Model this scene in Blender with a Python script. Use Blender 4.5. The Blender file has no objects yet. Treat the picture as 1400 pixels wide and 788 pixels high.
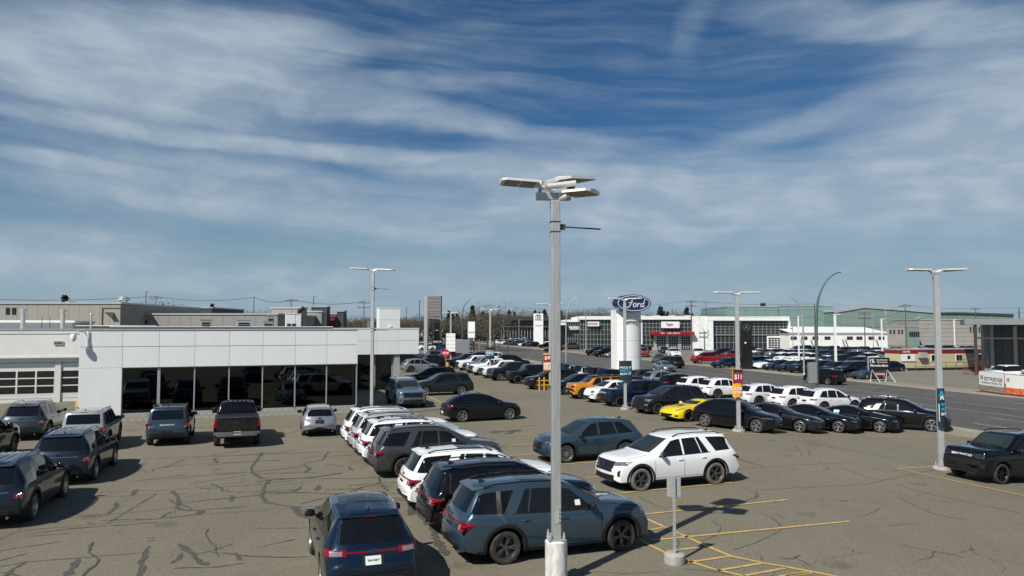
import bpy, bmesh, math, random
from mathutils import Vector, Matrix
from mathutils.bvhtree import BVHTree
R = math.radians
rnd = random.Random(7)
sc = bpy.context.scene
COL = sc.collection

# ------------------------------------------------------------------ camera
F, CH = 1030.0, 5.5                     # focal length in photo pixels, eye height
PIT = math.atan(54 / F)
cam = bpy.data.cameras.new('camera')
cam.sensor_width = 36; cam.lens = F / 1400 * 36
cam.clip_start = .1; cam.clip_end = 12000
cam_o = bpy.data.objects.new('camera', cam); COL.objects.link(cam_o)
cam_o.location = (0, 0, CH); cam_o.rotation_euler = (R(90) + PIT, 0, 0)
sc.camera = cam_o
sc.view_settings.view_transform = 'Standard'; sc.view_settings.look = 'None'
sc.view_settings.exposure = 0.12; sc.view_settings.gamma = 1

# ------------------------------------------------------------------ sun and sky
SUN_EL, SUN_AZ = 45.0, 218.0            # the sun stands behind the camera, to the left
sd = bpy.data.lights.new('sun', 'SUN'); sd.energy = 4.9; sd.angle = R(.5); sd.color = (1, .955, .88)
so = bpy.data.objects.new('sun', sd); COL.objects.link(so)
sdir = Vector((math.sin(R(SUN_AZ)) * math.cos(R(SUN_EL)), math.cos(R(SUN_AZ)) * math.cos(R(SUN_EL)), math.sin(R(SUN_EL))))
so.rotation_euler = sdir.to_track_quat('Z', 'Y').to_euler(); so.location = (-30, -40, 60)
w = bpy.data.worlds.new('World'); sc.world = w; w.use_nodes = True
nt = w.node_tree; nt.nodes.clear()
class NG:
    "tiny helper for writing shader maths"
    def __init__(s, nt): s.nt = nt
    def n(s, t, **k):
        nd = s.nt.nodes.new(t)
        for a, b in k.items(): setattr(nd, a, b)
        return nd
    def put(s, sock, v):
        if isinstance(v, bpy.types.NodeSocket): s.nt.links.new(v, sock)
        elif v is not None: sock.default_value = v
    def m(s, op, a, b=None, c=None, clamp=False):
        nd = s.n('ShaderNodeMath', operation=op, use_clamp=clamp)
        s.put(nd.inputs[0], a); s.put(nd.inputs[1], b)
        if c is not None: s.put(nd.inputs[2], c)
        return nd.outputs[0]
    def ss(s, v, a, b, lo=0., hi=1.):
        nd = s.n('ShaderNodeMapRange', interpolation_type='SMOOTHSTEP')
        s.put(nd.inputs[0], v); nd.inputs[1].default_value = a; nd.inputs[2].default_value = b
        nd.inputs[3].default_value = lo; nd.inputs[4].default_value = hi
        return nd.outputs[0]
    def comb(s, x, y, z=0.):
        nd = s.n('ShaderNodeCombineXYZ'); s.put(nd.inputs[0], x); s.put(nd.inputs[1], y); s.put(nd.inputs[2], z)
        return nd.outputs[0]
    def noise(s, vec, scale, detail=5, rough=.55, dist=0.):
        nd = s.n('ShaderNodeTexNoise'); s.put(nd.inputs['Vector'], vec)
        nd.inputs['Scale'].default_value = scale; nd.inputs['Detail'].default_value = detail
        nd.inputs['Roughness'].default_value = rough; nd.inputs['Distortion'].default_value = dist
        return nd.outputs[0]
    def mix(s, f, a, b, mode='MIX'):
        nd = s.n('ShaderNodeMix', data_type='RGBA', blend_type=mode)
        s.put(nd.inputs[0], f)
        for i, v in ((6, a), (7, b)):
            if isinstance(v, tuple): nd.inputs[i].default_value = (*v[:3], 1)
            else: s.put(nd.inputs[i], v)
        return nd.outputs[2]
g = NG(nt)
tc = g.n('ShaderNodeTexCoord')
sep = g.n('ShaderNodeSeparateXYZ'); nt.links.new(tc.outputs['Generated'], sep.inputs[0])
X, Y, Z = sep.outputs
az = g.m('ARCTAN2', X, Y)                                   # 0 = north of the lot, + to the right
el = g.m('ARCSINE', Z)
sky = g.n('ShaderNodeTexSky', sky_type='NISHITA'); sky.sun_disc = False
sky.sun_elevation = R(SUN_EL); sky.sun_rotation = R(SUN_AZ); sky.altitude = 600
sky.air_density = 1.0; sky.dust_density = 1.2; sky.ozone_density = 2.0
wv1 = g.noise(g.comb(g.m('MULTIPLY', az, 1.6), g.m('MULTIPLY', el, 3.5), 1.3), 1.6, 4, .5)
wv2 = g.noise(g.comb(g.m('MULTIPLY', az, 2.5), g.m('MULTIPLY', el, 8), 5.1), 2.2, 5, .55)
azw = g.m('ADD', az, g.m('MULTIPLY', g.m('SUBTRACT', wv1, .5), .2))
elw = g.m('ADD', el, g.m('ADD', g.m('MULTIPLY', g.m('SUBTRACT', wv1, .5), .045), g.m('MULTIPLY', g.m('SUBTRACT', wv2, .5), .03)))
def band(a0, e0, ra, re, tilt, amt, pw=1.0):
    "soft oval bank of cirrus centred on azimuth a0 and elevation e0 (degrees)"
    ct, st = math.cos(R(tilt)), math.sin(R(tilt))
    da = g.m('SUBTRACT', azw, R(a0)); de = g.m('SUBTRACT', elw, R(e0))
    u = g.m('MULTIPLY', g.m('ADD', g.m('MULTIPLY', da, ct), g.m('MULTIPLY', de, st)), 1 / R(ra))
    v = g.m('MULTIPLY', g.m('SUBTRACT', g.m('MULTIPLY', de, ct), g.m('MULTIPLY', da, st)), 1 / R(re))
    d = g.m('SQRT', g.m('ADD', g.m('MULTIPLY', u, u), g.m('MULTIPLY', v, v)))
    return g.ss(d, 1.0, .15 if pw == 1 else .45, 0, amt)
def bk(px, py, rx, ry, tilt, amt):
    "the same bank given by where the photograph shows it"
    h = math.hypot(F, px - 700); a0 = math.atan2(px - 700, F); k = (448 - py) / F
    return (math.degrees(a0), math.degrees(math.atan2(448 - py, h)), math.degrees(rx / F) * math.cos(a0) ** 2, math.degrees(ry / h), tilt + math.degrees(math.atan(-k * math.sin(a0))), amt)
BANDS = [bk(*q) for q in ((150, 75, 370, 95, 0, 1.6), (330, 60, 210, 55, 0, .7), (420, 112, 430, 24, -3, .4), (300, 190, 430, 19, -5.5, 1.2), (720, 232, 320, 26, -5, .8), (620, 165, 340, 24, -8, .6), (60, 222, 150, 15, -6, .8),
         (860, 255, 340, 75, -3, .85), (700, 305, 460, 45, -2, .55), (1020, 300, 380, 65, 0, .4), (1350, 170, 260, 210, 0, 1.0), (1220, 250, 340, 90, 5, .6), (1210, 28, 260, 36, -4, .6), (1100, 168, 240, 26, 17, .35),
         (965, 30, 75, 34, 72, .14), (280, 140, 300, 50, -4, .55), (200, 200, 420, 100, -3, .22), (60, 345, 300, 50, 0, .7), (330, 385, 460, 28, 0, .35), (570, 50, 200, 26, 8, .14), (300, 262, 440, 60, -2, .6))]
BANDS += [(74, 18, 30, 12, 5, .7), (-80, 22, 30, 12, -5, .7), (130, 30, 50, 14, 0, .5), (-140, 26, 50, 14, 8, .5), (0, 50, 90, 12, 10, .4), (0, 2, 60, 5, 0, .2)]
dens = None
for b in BANDS:
    v = band(*b); dens = v if dens is None else g.m('ADD', dens, v)
fib = g.noise(g.comb(g.m('MULTIPLY', azw, 2.6), g.m('ADD', g.m('MULTIPLY', elw, 30), g.m('MULTIPLY', azw, 2.0)), 2.2), 1.4, 8, .6, .2)
fib2 = g.noise(g.comb(g.m('MULTIPLY', az, 3), g.m('MULTIPLY', el, 9), 8.2), 3, 6, .6, .6)
tex = g.m('ADD', g.ss(fib, .25, .75, .54, 1.1), g.ss(fib2, .3, .7, -.1, .1))
cov = g.m('MULTIPLY', dens, tex)
cov = g.m('ADD', cov, g.ss(fib, .35, .8, .0, .16))
cov = g.m('MULTIPLY', g.m('SUBTRACT', 1.0, g.m('POWER', 2.718, g.m('MULTIPLY', cov, -1.9))), .92, clamp=True)
cov = g.m('MULTIPLY', cov, g.ss(el, -.01, .05, .5, 1.))
fluff = g.ss(g.noise(g.comb(g.m('MULTIPLY', azw, 6), g.m('MULTIPLY', elw, 14), 4), 2.5, 5, .5), .35, .7, 0, 1)
ccol = g.mix(fluff, (5.3, 6.7, 8.1), (7.2, 8.4, 9.5))
hs = g.n('ShaderNodeHueSaturation'); hs.inputs['Saturation'].default_value = 1.0; hs.inputs['Value'].default_value = 1.0
nt.links.new(sky.outputs[0], hs.inputs['Color'])
skc = g.mix(g.ss(el, .0, .27, .85, 0), g.mix(1.0, hs.outputs[0], (.38, .72, .98), 'MULTIPLY'), (4.7, 6.3, 7.5))
colr = g.mix(cov, skc, ccol)
bg = g.n('ShaderNodeBackground'); bg.inputs[1].default_value = .06
out = g.n('ShaderNodeOutputWorld')
nt.links.new(colr, bg.inputs[0]); nt.links.new(bg.outputs[0], out.inputs[0])

# ------------------------------------------------------------------ lay of the land
RA = R(14)                                    # bearing of the road
RN = Vector((math.cos(RA), math.sin(RA)))     # across the road
RD = Vector((-math.sin(RA), math.cos(RA)))    # along the road
def zs_(s):
    t = min(1, max(0, (s - 20) / 11)); return -.5 * t * t * (3 - 2 * t)
_SB = [-4000, -20] + [20 + i * .5 for i in range(23)] + [60, 200, 6000]
def zg(x, y):
    s = x * RN.x + y * RN.y
    if s <= 20: return 0.
    if s >= 31: return -.5
    i = math.floor((s - 20) / .5); a = 20 + i * .5; t = (s - a) / .5
    return zs_(a) * (1 - t) + zs_(a + .5) * t
def ray(px, py):
    xc = (px - 700) / F; yc = (394 - py) / F
    return Vector((xc, math.cos(PIT) - yc * math.sin(PIT), math.sin(PIT) + yc * math.cos(PIT)))
def G(px, py):
    "ground point that the survey photograph shows at px, py"
    d = ray(px, py); z = 0.
    for _ in range(40):
        t = (z - CH) / d.z; z = zg(d.x * t, d.y * t)
    return Vector((d.x * t, d.y * t, z))
def XA(px, dist): return (px - 700) / F * dist      # metres sideways at a distance
def ZA(py, dist): return CH - (py - 448) / F * dist  # height at a distance

# ------------------------------------------------------------------ materials
def mat(name, col, rough=.6, metal=0., var=0., vscale=3., bump=0., bscale=40., coat=0., col2=None, spec=None, emis=0., stretch=None):
    m = bpy.data.materials.new(name); m.use_nodes = True
    n = m.node_tree; b = n.nodes['Principled BSDF']; q = NG(n)
    b.inputs['Base Color'].default_value = (*col, 1); b.inputs['Roughness'].default_value = rough
    b.inputs['Metallic'].default_value = metal; b.inputs['Coat Weight'].default_value = coat
    b.inputs['Coat Roughness'].default_value = .04
    if spec is not None: b.inputs['Specular IOR Level'].default_value = spec
    if emis: b.inputs['Emission Color'].default_value = (*col, 1); b.inputs['Emission Strength'].default_value = emis
    if var or bump:
        t = q.n('ShaderNodeTexCoord'); vec = t.outputs['Object']
        if stretch:
            mp = q.n('ShaderNodeMapping'); mp.inputs['Scale'].default_value = stretch
            n.links.new(vec, mp.inputs[0]); vec = mp.outputs[0]
    if var:
        f = q.ss(q.noise(vec, vscale, 6, .6), .3, .72)
        c2 = col2 or tuple(max(0, c * (1 - var)) for c in col)
        n.links.new(q.mix(f, col, c2), b.inputs['Base Color'])
        rr = q.ss(q.noise(vec, vscale * 2.3, 4, .6), .3, .7, max(.02, rough * .85), min(1, rough * 1.2))
        n.links.new(rr, b.inputs['Roughness'])
    if bump:
        bp = q.n('ShaderNodeBump'); bp.inputs['Strength'].default_value = bump; bp.inputs['Distance'].default_value = .02
        n.links.new(q.noise(vec, bscale, 4, .6), bp.inputs['Height']); n.links.new(bp.outputs[0], b.inputs['Normal'])
    return m
def paint(name, col, metal=.25, rough=.32):
    m = mat('paint ' + name, col, rough, metal, coat=.9, spec=.5 if max(col) > .3 else .12)
    n = m.node_tree; b = n.nodes['Principled BSDF']; q = NG(n)
    t = q.n('ShaderNodeTexCoord'); ob = q.n('ShaderNodeObjectInfo')
    sp = q.n('ShaderNodeSeparateXYZ'); n.links.new(t.outputs['Object'], sp.inputs[0])
    off = q.n('ShaderNodeVectorMath', operation='ADD'); n.links.new(t.outputs['Object'], off.inputs[0])
    n.links.new(ob.outputs['Location'], off.inputs[1])
    d = q.m('MULTIPLY', q.ss(sp.outputs[2], .75, .25), q.ss(q.noise(off.outputs[0], 3, 6, .65), .35, .75))
    dust = (.23, .2, .165)
    f = q.m('ADD', q.m('MULTIPLY', d, .025), .0)
    n.links.new(q.mix(f, col, dust), b.inputs['Base Color'])
    n.links.new(q.m('ADD', q.m('MULTIPLY', f, .6), rough), b.inputs['Roughness'])
    n.links.new(q.m('SUBTRACT', 1.0, q.m('MULTIPLY', d, .35)), b.inputs['Coat Weight'])
    return m
P = {k: paint(k, *v) for k, v in dict(
    white=((.78, .79, .78), 0., .35), pearl=((.72, .74, .75), .1, .3), stone=((.30, .315, .325), .1, .35), silver=((.42, .43, .44), .75, .3), palegrey=((.50, .53, .56), .35, .3), grey=((.060, .060, .062), .4, .32),
    slate=((.042, .072, .100), .45, .3), darkslate=((.014, .020, .031), .4, .3), teal=((.035, .045, .052), .4, .3), green=((.018, .026, .028), .5, .28), black=((.003, .003, .004), .0, .16),
    navy=((.006, .018, .05), .5, .28), darkblue=((.007, .017, .036), .5, .28), yellow=((.80, .56, .0), 0., .3), orange=((.72, .27, .025), .3, .3), red=((.30, .012, .018), .3, .3),
    maroon=((.10, .006, .018), .4, .3), blue=((.01, .05, .22), .5, .3), bronze=((.10, .085, .07), .5, .35), blueice=((.16, .22, .27), .5, .3), charcoal=((.011, .011, .012), .2, .25), tan=((.35, .3, .22), .2, .4)).items()}
M = {}
M['plastic'] = mat('black plastic trim', (.014, .014, .015), .6, bump=.15, bscale=300, spec=.25)
M['gloss'] = mat('gloss black trim', (.008, .008, .009), .15, coat=.5)
M['tyre'] = mat('tyre rubber', (.018, .017, .016), .8, var=.5, vscale=6, col2=(.05, .045, .038))
M['dustytyre'] = mat('dusty tyre rubber', (.17, .155, .13), .9, var=.4, vscale=8)
M['glass'] = mat('car glass', (.006, .007, .008), .03, spec=.4)
M['glassc'] = mat('clear car glass', (.020, .028, .028), .03, spec=.6)
M['rimdark'] = mat('dark alloy', (.12, .12, .125), .3, .7)
M['rimsilver'] = mat('silver alloy', (.5, .5, .5), .3, .9)
M['rimblack'] = mat('black wheel', (.010, .010, .011), .35, .4)
M['chrome'] = mat('chrome', (.65, .65, .66), .15, 1.)
M['satin'] = mat('satin metal', (.32, .32, .33), .35, .8)
M['headlamp'] = mat('headlamp lens', (.28, .30, .32), .08, .6, coat=1)
M['lampdark'] = mat('dark headlamp lens', (.06, .065, .07), .06, .3, coat=1)
M['redlamp'] = mat('red lamp lens', (.20, .003, .007), .15, coat=.8, spec=.2)
M['reddark'] = mat('dark red lamp lens', (.12, .004, .008), .1, coat=1)
M['whitelamp'] = mat('clear lamp lens', (.26, .24, .25), .12, .2, coat=1)
M['plate'] = mat('number plate', (.66, .70, .66), .4)
M['sticker'] = mat('window sticker', (.45, .72, .62), .5)
M['stickerw'] = mat('white window sticker', (.7, .7, .7), .5)
M['badge'] = mat('blue badge', (.012, .022, .06), .2, coat=1)
M['yellowpaint'] = mat('yellow paint', (.72, .36, .02), .55, var=.25, vscale=5)
M['text_dark'] = mat('dark lettering', (.02, .02, .02), .5)
M['text_white'] = mat('white lettering', (.8, .8, .8), .5)
M['text_red'] = mat('red lettering', (.38, .01, .018), .45)
M['galv'] = mat('galvanised steel', (.50, .51, .50), .45, .55, var=.18, vscale=3, stretch=(6, 6, .6))
M['polegrey'] = mat('grey painted pole', (.42, .43, .43), .5, .15, var=.12, vscale=2)
M['polewhite'] = mat('white painted pole', (.78, .78, .77), .5)
M['poledark'] = mat('dark steel pole', (.035, .032, .03), .6)
M['polegreen'] = mat('green grey steel pole', (.10, .15, .14), .5, .3, var=.15)
M['wood'] = mat('weathered pole wood', (.13, .10, .075), .9, var=.35, vscale=2, stretch=(8, 8, .5))
M['concrete'] = mat('concrete', (.42, .40, .36), .85, var=.3, vscale=4, bump=.4, bscale=60)
M['whiteconc'] = mat('whitewashed concrete', (.78, .77, .74), .8, var=.5, vscale=3.5, col2=(.50, .48, .44), bump=.5, bscale=30, stretch=(2.5, 2.5, 1))
M['acm'] = mat('white facade panel', (.80, .815, .80), .45, var=.07, vscale=.7, stretch=(1, 1, .35))
M['acm2'] = mat('cream facade panel', (.80, .80, .76), .5, var=.06, vscale=.8)
M['gap'] = mat('dark joint', (.10, .105, .11), .8, spec=.1)
M['seam'] = mat('shut line shadow gap', (.004, .004, .004), .9, spec=.05)
M['flash'] = mat('metal flashing', (.50, .52, .53), .4, .4, var=.1)
M['mull'] = mat('grey mullion', (.38, .39, .40), .45, .3)
M['roofing'] = mat('roof membrane', (.09, .088, .085), .9, var=.4, vscale=.5, bump=.3)
M['black'] = mat('matt black', (.01, .01, .01), .8)
M['intwall'] = mat('showroom wall', (.50, .52, .52), .8)
M['intfloor'] = mat('showroom floor', (.22, .22, .21), .3)
M['block'] = mat('concrete block', (.40, .38, .33), .9, var=.25, vscale=2.5, bump=.5, bscale=30)
M['doorwhite'] = mat('white door panel', (.72, .73, .70), .5, var=.08)
M['lampunder'] = mat('lamp lens underside', (.17, .16, .14), .5, .1)
M['lamphead'] = mat('lamp housing', (.60, .59, .56), .4, .2)
M['ledsign'] = mat('red sign panel', (.30, .008, .014), .4)

def pane_mat(name, tint, rough=.0, fres=1.55):
    m = bpy.data.materials.new(name); m.use_nodes = True
    n = m.node_tree; n.nodes.clear(); q = NG(n)
    t = q.n('ShaderNodeBsdfTransparent'); t.inputs[0].default_value = (*tint, 1)
    gl = q.n('ShaderNodeBsdfGlossy'); gl.inputs[0].default_value = (.92, .95, .95, 1); gl.inputs['Roughness'].default_value = rough
    fr = q.n('ShaderNodeFresnel'); fr.inputs[0].default_value = fres
    mx = q.n('ShaderNodeMixShader'); o = q.n('ShaderNodeOutputMaterial')
    n.links.new(fr.outputs[0], mx.inputs[0]); n.links.new(t.outputs[0], mx.inputs[1]); n.links.new(gl.outputs[0], mx.inputs[2])
    n.links.new(mx.outputs[0], o.inputs[0]); return m
M['pane'] = pane_mat('tinted window pane', (.28, .37, .38))
M['farpane'] = mat('dark green window', (.014, .024, .024), .05, var=.6, vscale=.25, col2=(.035, .05, .047), spec=.7)
M['farpane2'] = mat('dark window', (.015, .017, .019), .06, spec=.6)

def asphalt(name, base, light, dark, fine=1., wear=1.):
    m = bpy.data.materials.new(name); m.use_nodes = True
    n = m.node_tree; b = n.nodes['Principled BSDF']; q = NG(n)
    t = q.n('ShaderNodeTexCoord'); v = t.outputs['Object']
    c = q.mix(q.ss(q.noise(v, .07, 5, .6), .3, .7), base, light)
    mp = q.n('ShaderNodeMapping'); mp.inputs['Rotation'].default_value = (0, 0, -RA - R(4)); mp.inputs['Scale'].default_value = (1, .12, 1)
    n.links.new(v, mp.inputs[0])
    c = q.mix(q.m('MULTIPLY', q.ss(q.noise(mp.outputs[0], .35, 5, .6), .45, .75), .35 * wear), c, dark)
    c = q.mix(q.m('MULTIPLY', q.ss(q.noise(v, .9, 7, .7), .5, .8), .45), c, dark)
    c = q.mix(q.m('MULTIPLY', q.ss(q.noise(v, .35, 6, .7), .62, .72), .35), c, tuple(k * .62 for k in dark))
    c = q.mix(q.m('MULTIPLY', q.ss(q.noise(v, 2.6, 6, .7), .58, .75), .3), c, tuple(min(1, k * 1.22) for k in light))
    vo = q.n('ShaderNodeTexVoronoi'); n.links.new(v, vo.inputs[0]); vo.inputs['Scale'].default_value = 55 * fine
    hsv = q.n('ShaderNodeSeparateColor'); n.links.new(vo.outputs['Color'], hsv.inputs[0])
    c = q.mix(q.ss(hsv.outputs[0], .0, 1., 0, .5), c, tuple(k * .6 for k in dark))
    c = q.mix(q.ss(hsv.outputs[1], .86, 1., 0, .5), c, (.36, .34, .30))
    # oil drips and old stains
    vs = q.n('ShaderNodeTexVoronoi'); n.links.new(v, vs.inputs[0]); vs.inputs['Scale'].default_value = .35
    c = q.mix(q.m('MULTIPLY', q.ss(q.m('ADD', vs.outputs['Distance'], q.m('MULTIPLY', q.noise(v, 5, 4), .25)), .3, .17), .4), c, tuple(k * .45 for k in dark))
    # fine hairline cracking, broken up
    wv = q.n('ShaderNodeVectorMath', operation='MULTIPLY_ADD')
    nn = q.n('ShaderNodeTexNoise'); n.links.new(v, nn.inputs[0]); nn.inputs['Scale'].default_value = .8; nn.inputs['Detail'].default_value = 5
    n.links.new(nn.outputs['Color'], wv.inputs[0]); wv.inputs[1].default_value = (1.5, 1.5, 0); n.links.new(v, wv.inputs[2])
    ve = q.n('ShaderNodeTexVoronoi', feature='DISTANCE_TO_EDGE'); n.links.new(wv.outputs[0], ve.inputs[0]); ve.inputs['Scale'].default_value = .28
    brk = q.ss(q.noise(v, .25, 3), .5, .6)
    c = q.mix(q.m('MULTIPLY', q.m('MULTIPLY', q.ss(ve.outputs['Distance'], .0055, .002), brk), .7), c, (.045, .042, .038))
    n.links.new(c, b.inputs['Base Color']); b.inputs['Roughness'].default_value = .9
    b.inputs['Specular IOR Level'].default_value = .25
    bp = q.n('ShaderNodeBump'); bp.inputs['Strength'].default_value = .5; bp.inputs['Distance'].default_value = .012
    n.links.new(q.noise(v, 45, 4, .7), bp.inputs['Height']); n.links.new(bp.outputs[0], b.inputs['Normal'])
    return m
M['lot'] = asphalt('worn lot asphalt', (.182, .160, .114), (.226, .200, .148), (.132, .116, .084))
M['road'] = asphalt('road asphalt', (.094, .090, .085), (.112, .108, .100), (.068, .066, .063), wear=2.2)
M['gravel'] = asphalt('tan verge', (.27, .235, .175), (.31, .275, .21), (.21, .185, .14))
M['farlot'] = asphalt('far lot paving', (.20, .18, .145), (.23, .21, .17), (.16, .145, .12))
M['prairie'] = mat('dry prairie ground', (.22, .19, .12), .95, var=.4, vscale=.01)
M['tar'] = mat('crack sealing tar', (.056, .049, .036), .75, var=.5, vscale=8, col2=(.10, .092, .078))
M['linepaint'] = mat('worn yellow line paint', (.62, .40, .085), .8, var=.9, vscale=4, col2=(.33, .26, .13))
M['lanepaint'] = mat('worn white lane paint', (.45, .44, .42), .8, var=.8, vscale=2, col2=(.2, .19, .18))
M['curb'] = mat('kerb concrete', (.36, .33, .28), .9, var=.25, vscale=.7)

# ------------------------------------------------------------------ mesh builder
def tag(o, label=None, cat=None, group=None, kind=None):
    if label: o['label'] = label
    if cat: o['category'] = cat
    if group: o['group'] = group
    if kind: o['kind'] = kind
    return o
def empty(name, loc=(0, 0, 0), rz=0., label=None, cat=None, group=None):
    o = bpy.data.objects.new(name, None); COL.objects.link(o); o.location = loc; o.rotation_euler = (0, 0, rz)
    o.empty_display_size = .2
    return tag(o, label, cat, group)
class MB:
    def __init__(s): s.v = []; s.f = []; s.mi = []; s.k = 0
    def add(s, vs, fs, mi=None):
        n = len(s.v); s.v += [tuple(p) for p in vs]; s.f += [tuple(i + n for i in q) for q in fs]
        s.mi += [s.k if mi is None else mi] * len(fs); return s
    def box(s, x0, x1, y0, y1, z0, z1, mi=None):
        return s.add([(x0, y0, z0), (x1, y0, z0), (x1, y1, z0), (x0, y1, z0), (x0, y0, z1), (x1, y0, z1), (x1, y1, z1), (x0, y1, z1)],
                     [(0, 3, 2, 1), (4, 5, 6, 7), (0, 1, 5, 4), (1, 2, 6, 5), (2, 3, 7, 6), (3, 0, 4, 7)], mi)
    def cbox(s, c, d, mi=None, rot=None):
        x, y, z = d[0] / 2, d[1] / 2, d[2] / 2
        vs = [Vector(p) for p in ((-x, -y, -z), (x, -y, -z), (x, y, -z), (-x, y, -z), (-x, -y, z), (x, -y, z), (x, y, z), (-x, y, z))]
        if rot: vs = [rot @ p for p in vs]
        return s.add([p + Vector(c) for p in vs], [(0, 3, 2, 1), (4, 5, 6, 7), (0, 1, 5, 4), (1, 2, 6, 5), (2, 3, 7, 6), (3, 0, 4, 7)], mi)
    def tube(s, pts, r, n=8, mi=None, caps=True):
        pts = [Vector(p) for p in pts]; rs = r if isinstance(r, (list, tuple)) else [r] * len(pts)
        rings = []; pu = None
        for i, p in enumerate(pts):
            d = (pts[min(i + 1, len(pts) - 1)] - pts[max(i - 1, 0)]).normalized()
            ref = Vector((0, 0, 1)) if abs(d.z) < .95 else Vector((1, 0, 0))
            u = d.cross(ref).normalized() if pu is None else (pu - d * pu.dot(d)).normalized()
            pu = u; w_ = d.cross(u)
            rings.append([p + (u * math.cos(t) + w_ * math.sin(t)) * rs[i] for t in [2 * math.pi * k / n for k in range(n)]])
        vs = [q for rg in rings for q in rg]
        fs = [(a * n + k, a * n + (k + 1) % n, (a + 1) * n + (k + 1) % n, (a + 1) * n + k) for a in range(len(pts) - 1) for k in range(n)]
        if caps: fs += [tuple(range(n - 1, -1, -1)), tuple((len(pts) - 1) * n + k for k in range(n))]
        return s.add(vs, fs, mi)
    def lathe(s, prof, n=24, axis='z', c=(0, 0, 0), mi=None, closed=False):
        vs = []
        for r_, h in prof:
            for k in range(n):
                t = 2 * math.pi * k / n; a, b = r_ * math.cos(t), r_ * math.sin(t)
                p = (a, b, h) if axis == 'z' else (a, h, b)
                vs.append((p[0] + c[0], p[1] + c[1], p[2] + c[2]))
        m = len(prof)
        fs = [(a * n + k, a * n + (k + 1) % n, ((a + 1) % m) * n + (k + 1) % n, ((a + 1) % m) * n + k) for a in range(m if closed else m - 1) for k in range(n)]
        return s.add(vs, fs, mi)
    def prism(s, poly, z0, z1, mi=None):
        n = len(poly); vs = [(p[0], p[1], z0) for p in poly] + [(p[0], p[1], z1) for p in poly]
        return s.add(vs, [tuple(range(n - 1, -1, -1)), tuple(range(n, 2 * n))] + [(i, (i + 1) % n, n + (i + 1) % n, n + i) for i in range(n)], mi)
    def mesh(s, name, mats, smooth=None, recalc=True, bevel=0.):
        me = bpy.data.meshes.new(name); me.from_pydata(s.v, [], s.f)
        for m in (mats if isinstance(mats, (list, tuple)) else [mats]): me.materials.append(m)
        me.polygons.foreach_set('material_index', s.mi)
        if recalc or bevel:
            bm = bmesh.new(); bm.from_mesh(me)
            if bevel:
                bmesh.ops.bevel(bm, geom=[e for e in bm.edges if len(e.link_faces) == 2 and e.calc_face_angle() > .6], offset=bevel, segments=2, profile=.6, affect='EDGES')
            bmesh.ops.recalc_face_normals(bm, faces=bm.faces); bm.to_mesh(me); bm.free()
        if smooth is not None:
            me.polygons.foreach_set('use_smooth', [True] * len(me.polygons)); me.set_sharp_from_angle(angle=R(smooth))
        me.update(); return me
    def build(s, name, mats, parent=None, loc=(0, 0, 0), rz=0., smooth=None, bevel=0.):
        o = bpy.data.objects.new(name, s.mesh(name, mats, smooth, bevel=bevel)); COL.objects.link(o)
        o.location = loc; o.rotation_euler = (0, 0, rz)
        if parent: o.parent = parent
        return o
def inst(name, me, parent, loc=(0, 0, 0), rot=(0, 0, 0), scale=None):
    o = bpy.data.objects.new(name, me); COL.objects.link(o); o.parent = parent; o.location = loc; o.rotation_euler = rot
    if scale: o.scale = scale
    return o
_tc = {}
def text_mesh(body, wdt, hgt, m, depth=.01, shear=0., bold=0.):
    key = (body, wdt, hgt, m.name, depth, shear, bold)
    if key in _tc: return _tc[key]
    cu = bpy.data.curves.new('lettering', 'FONT'); cu.body = body; cu.size = 1; cu.align_x = 'CENTER'; cu.align_y = 'CENTER'
    cu.shear = shear; cu.offset = bold; cu.extrude = .01; cu.resolution_u = 3; cu.space_line = .85
    o = bpy.data.objects.new('tmp', cu); COL.objects.link(o); bpy.context.view_layer.update()
    me = bpy.data.meshes.new_from_object(o.evaluated_get(bpy.context.evaluated_depsgraph_get())); bpy.data.objects.remove(o)
    xs = [v.co.x for v in me.vertices]; ys = [v.co.y for v in me.vertices]
    cx, cy = (min(xs) + max(xs)) / 2, (min(ys) + max(ys)) / 2; sx, sy = wdt / (max(xs) - min(xs)), hgt / (max(ys) - min(ys))
    for v in me.vertices:      # letters stand in the xz plane and face -y
        x, y, z = v.co; v.co = ((x - cx) * sx, -(z + .01) * depth / .02, (y - cy) * sy)
    me.materials.clear(); me.materials.append(m); me.name = 'lettering'; _tc[key] = me
    return me
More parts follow.
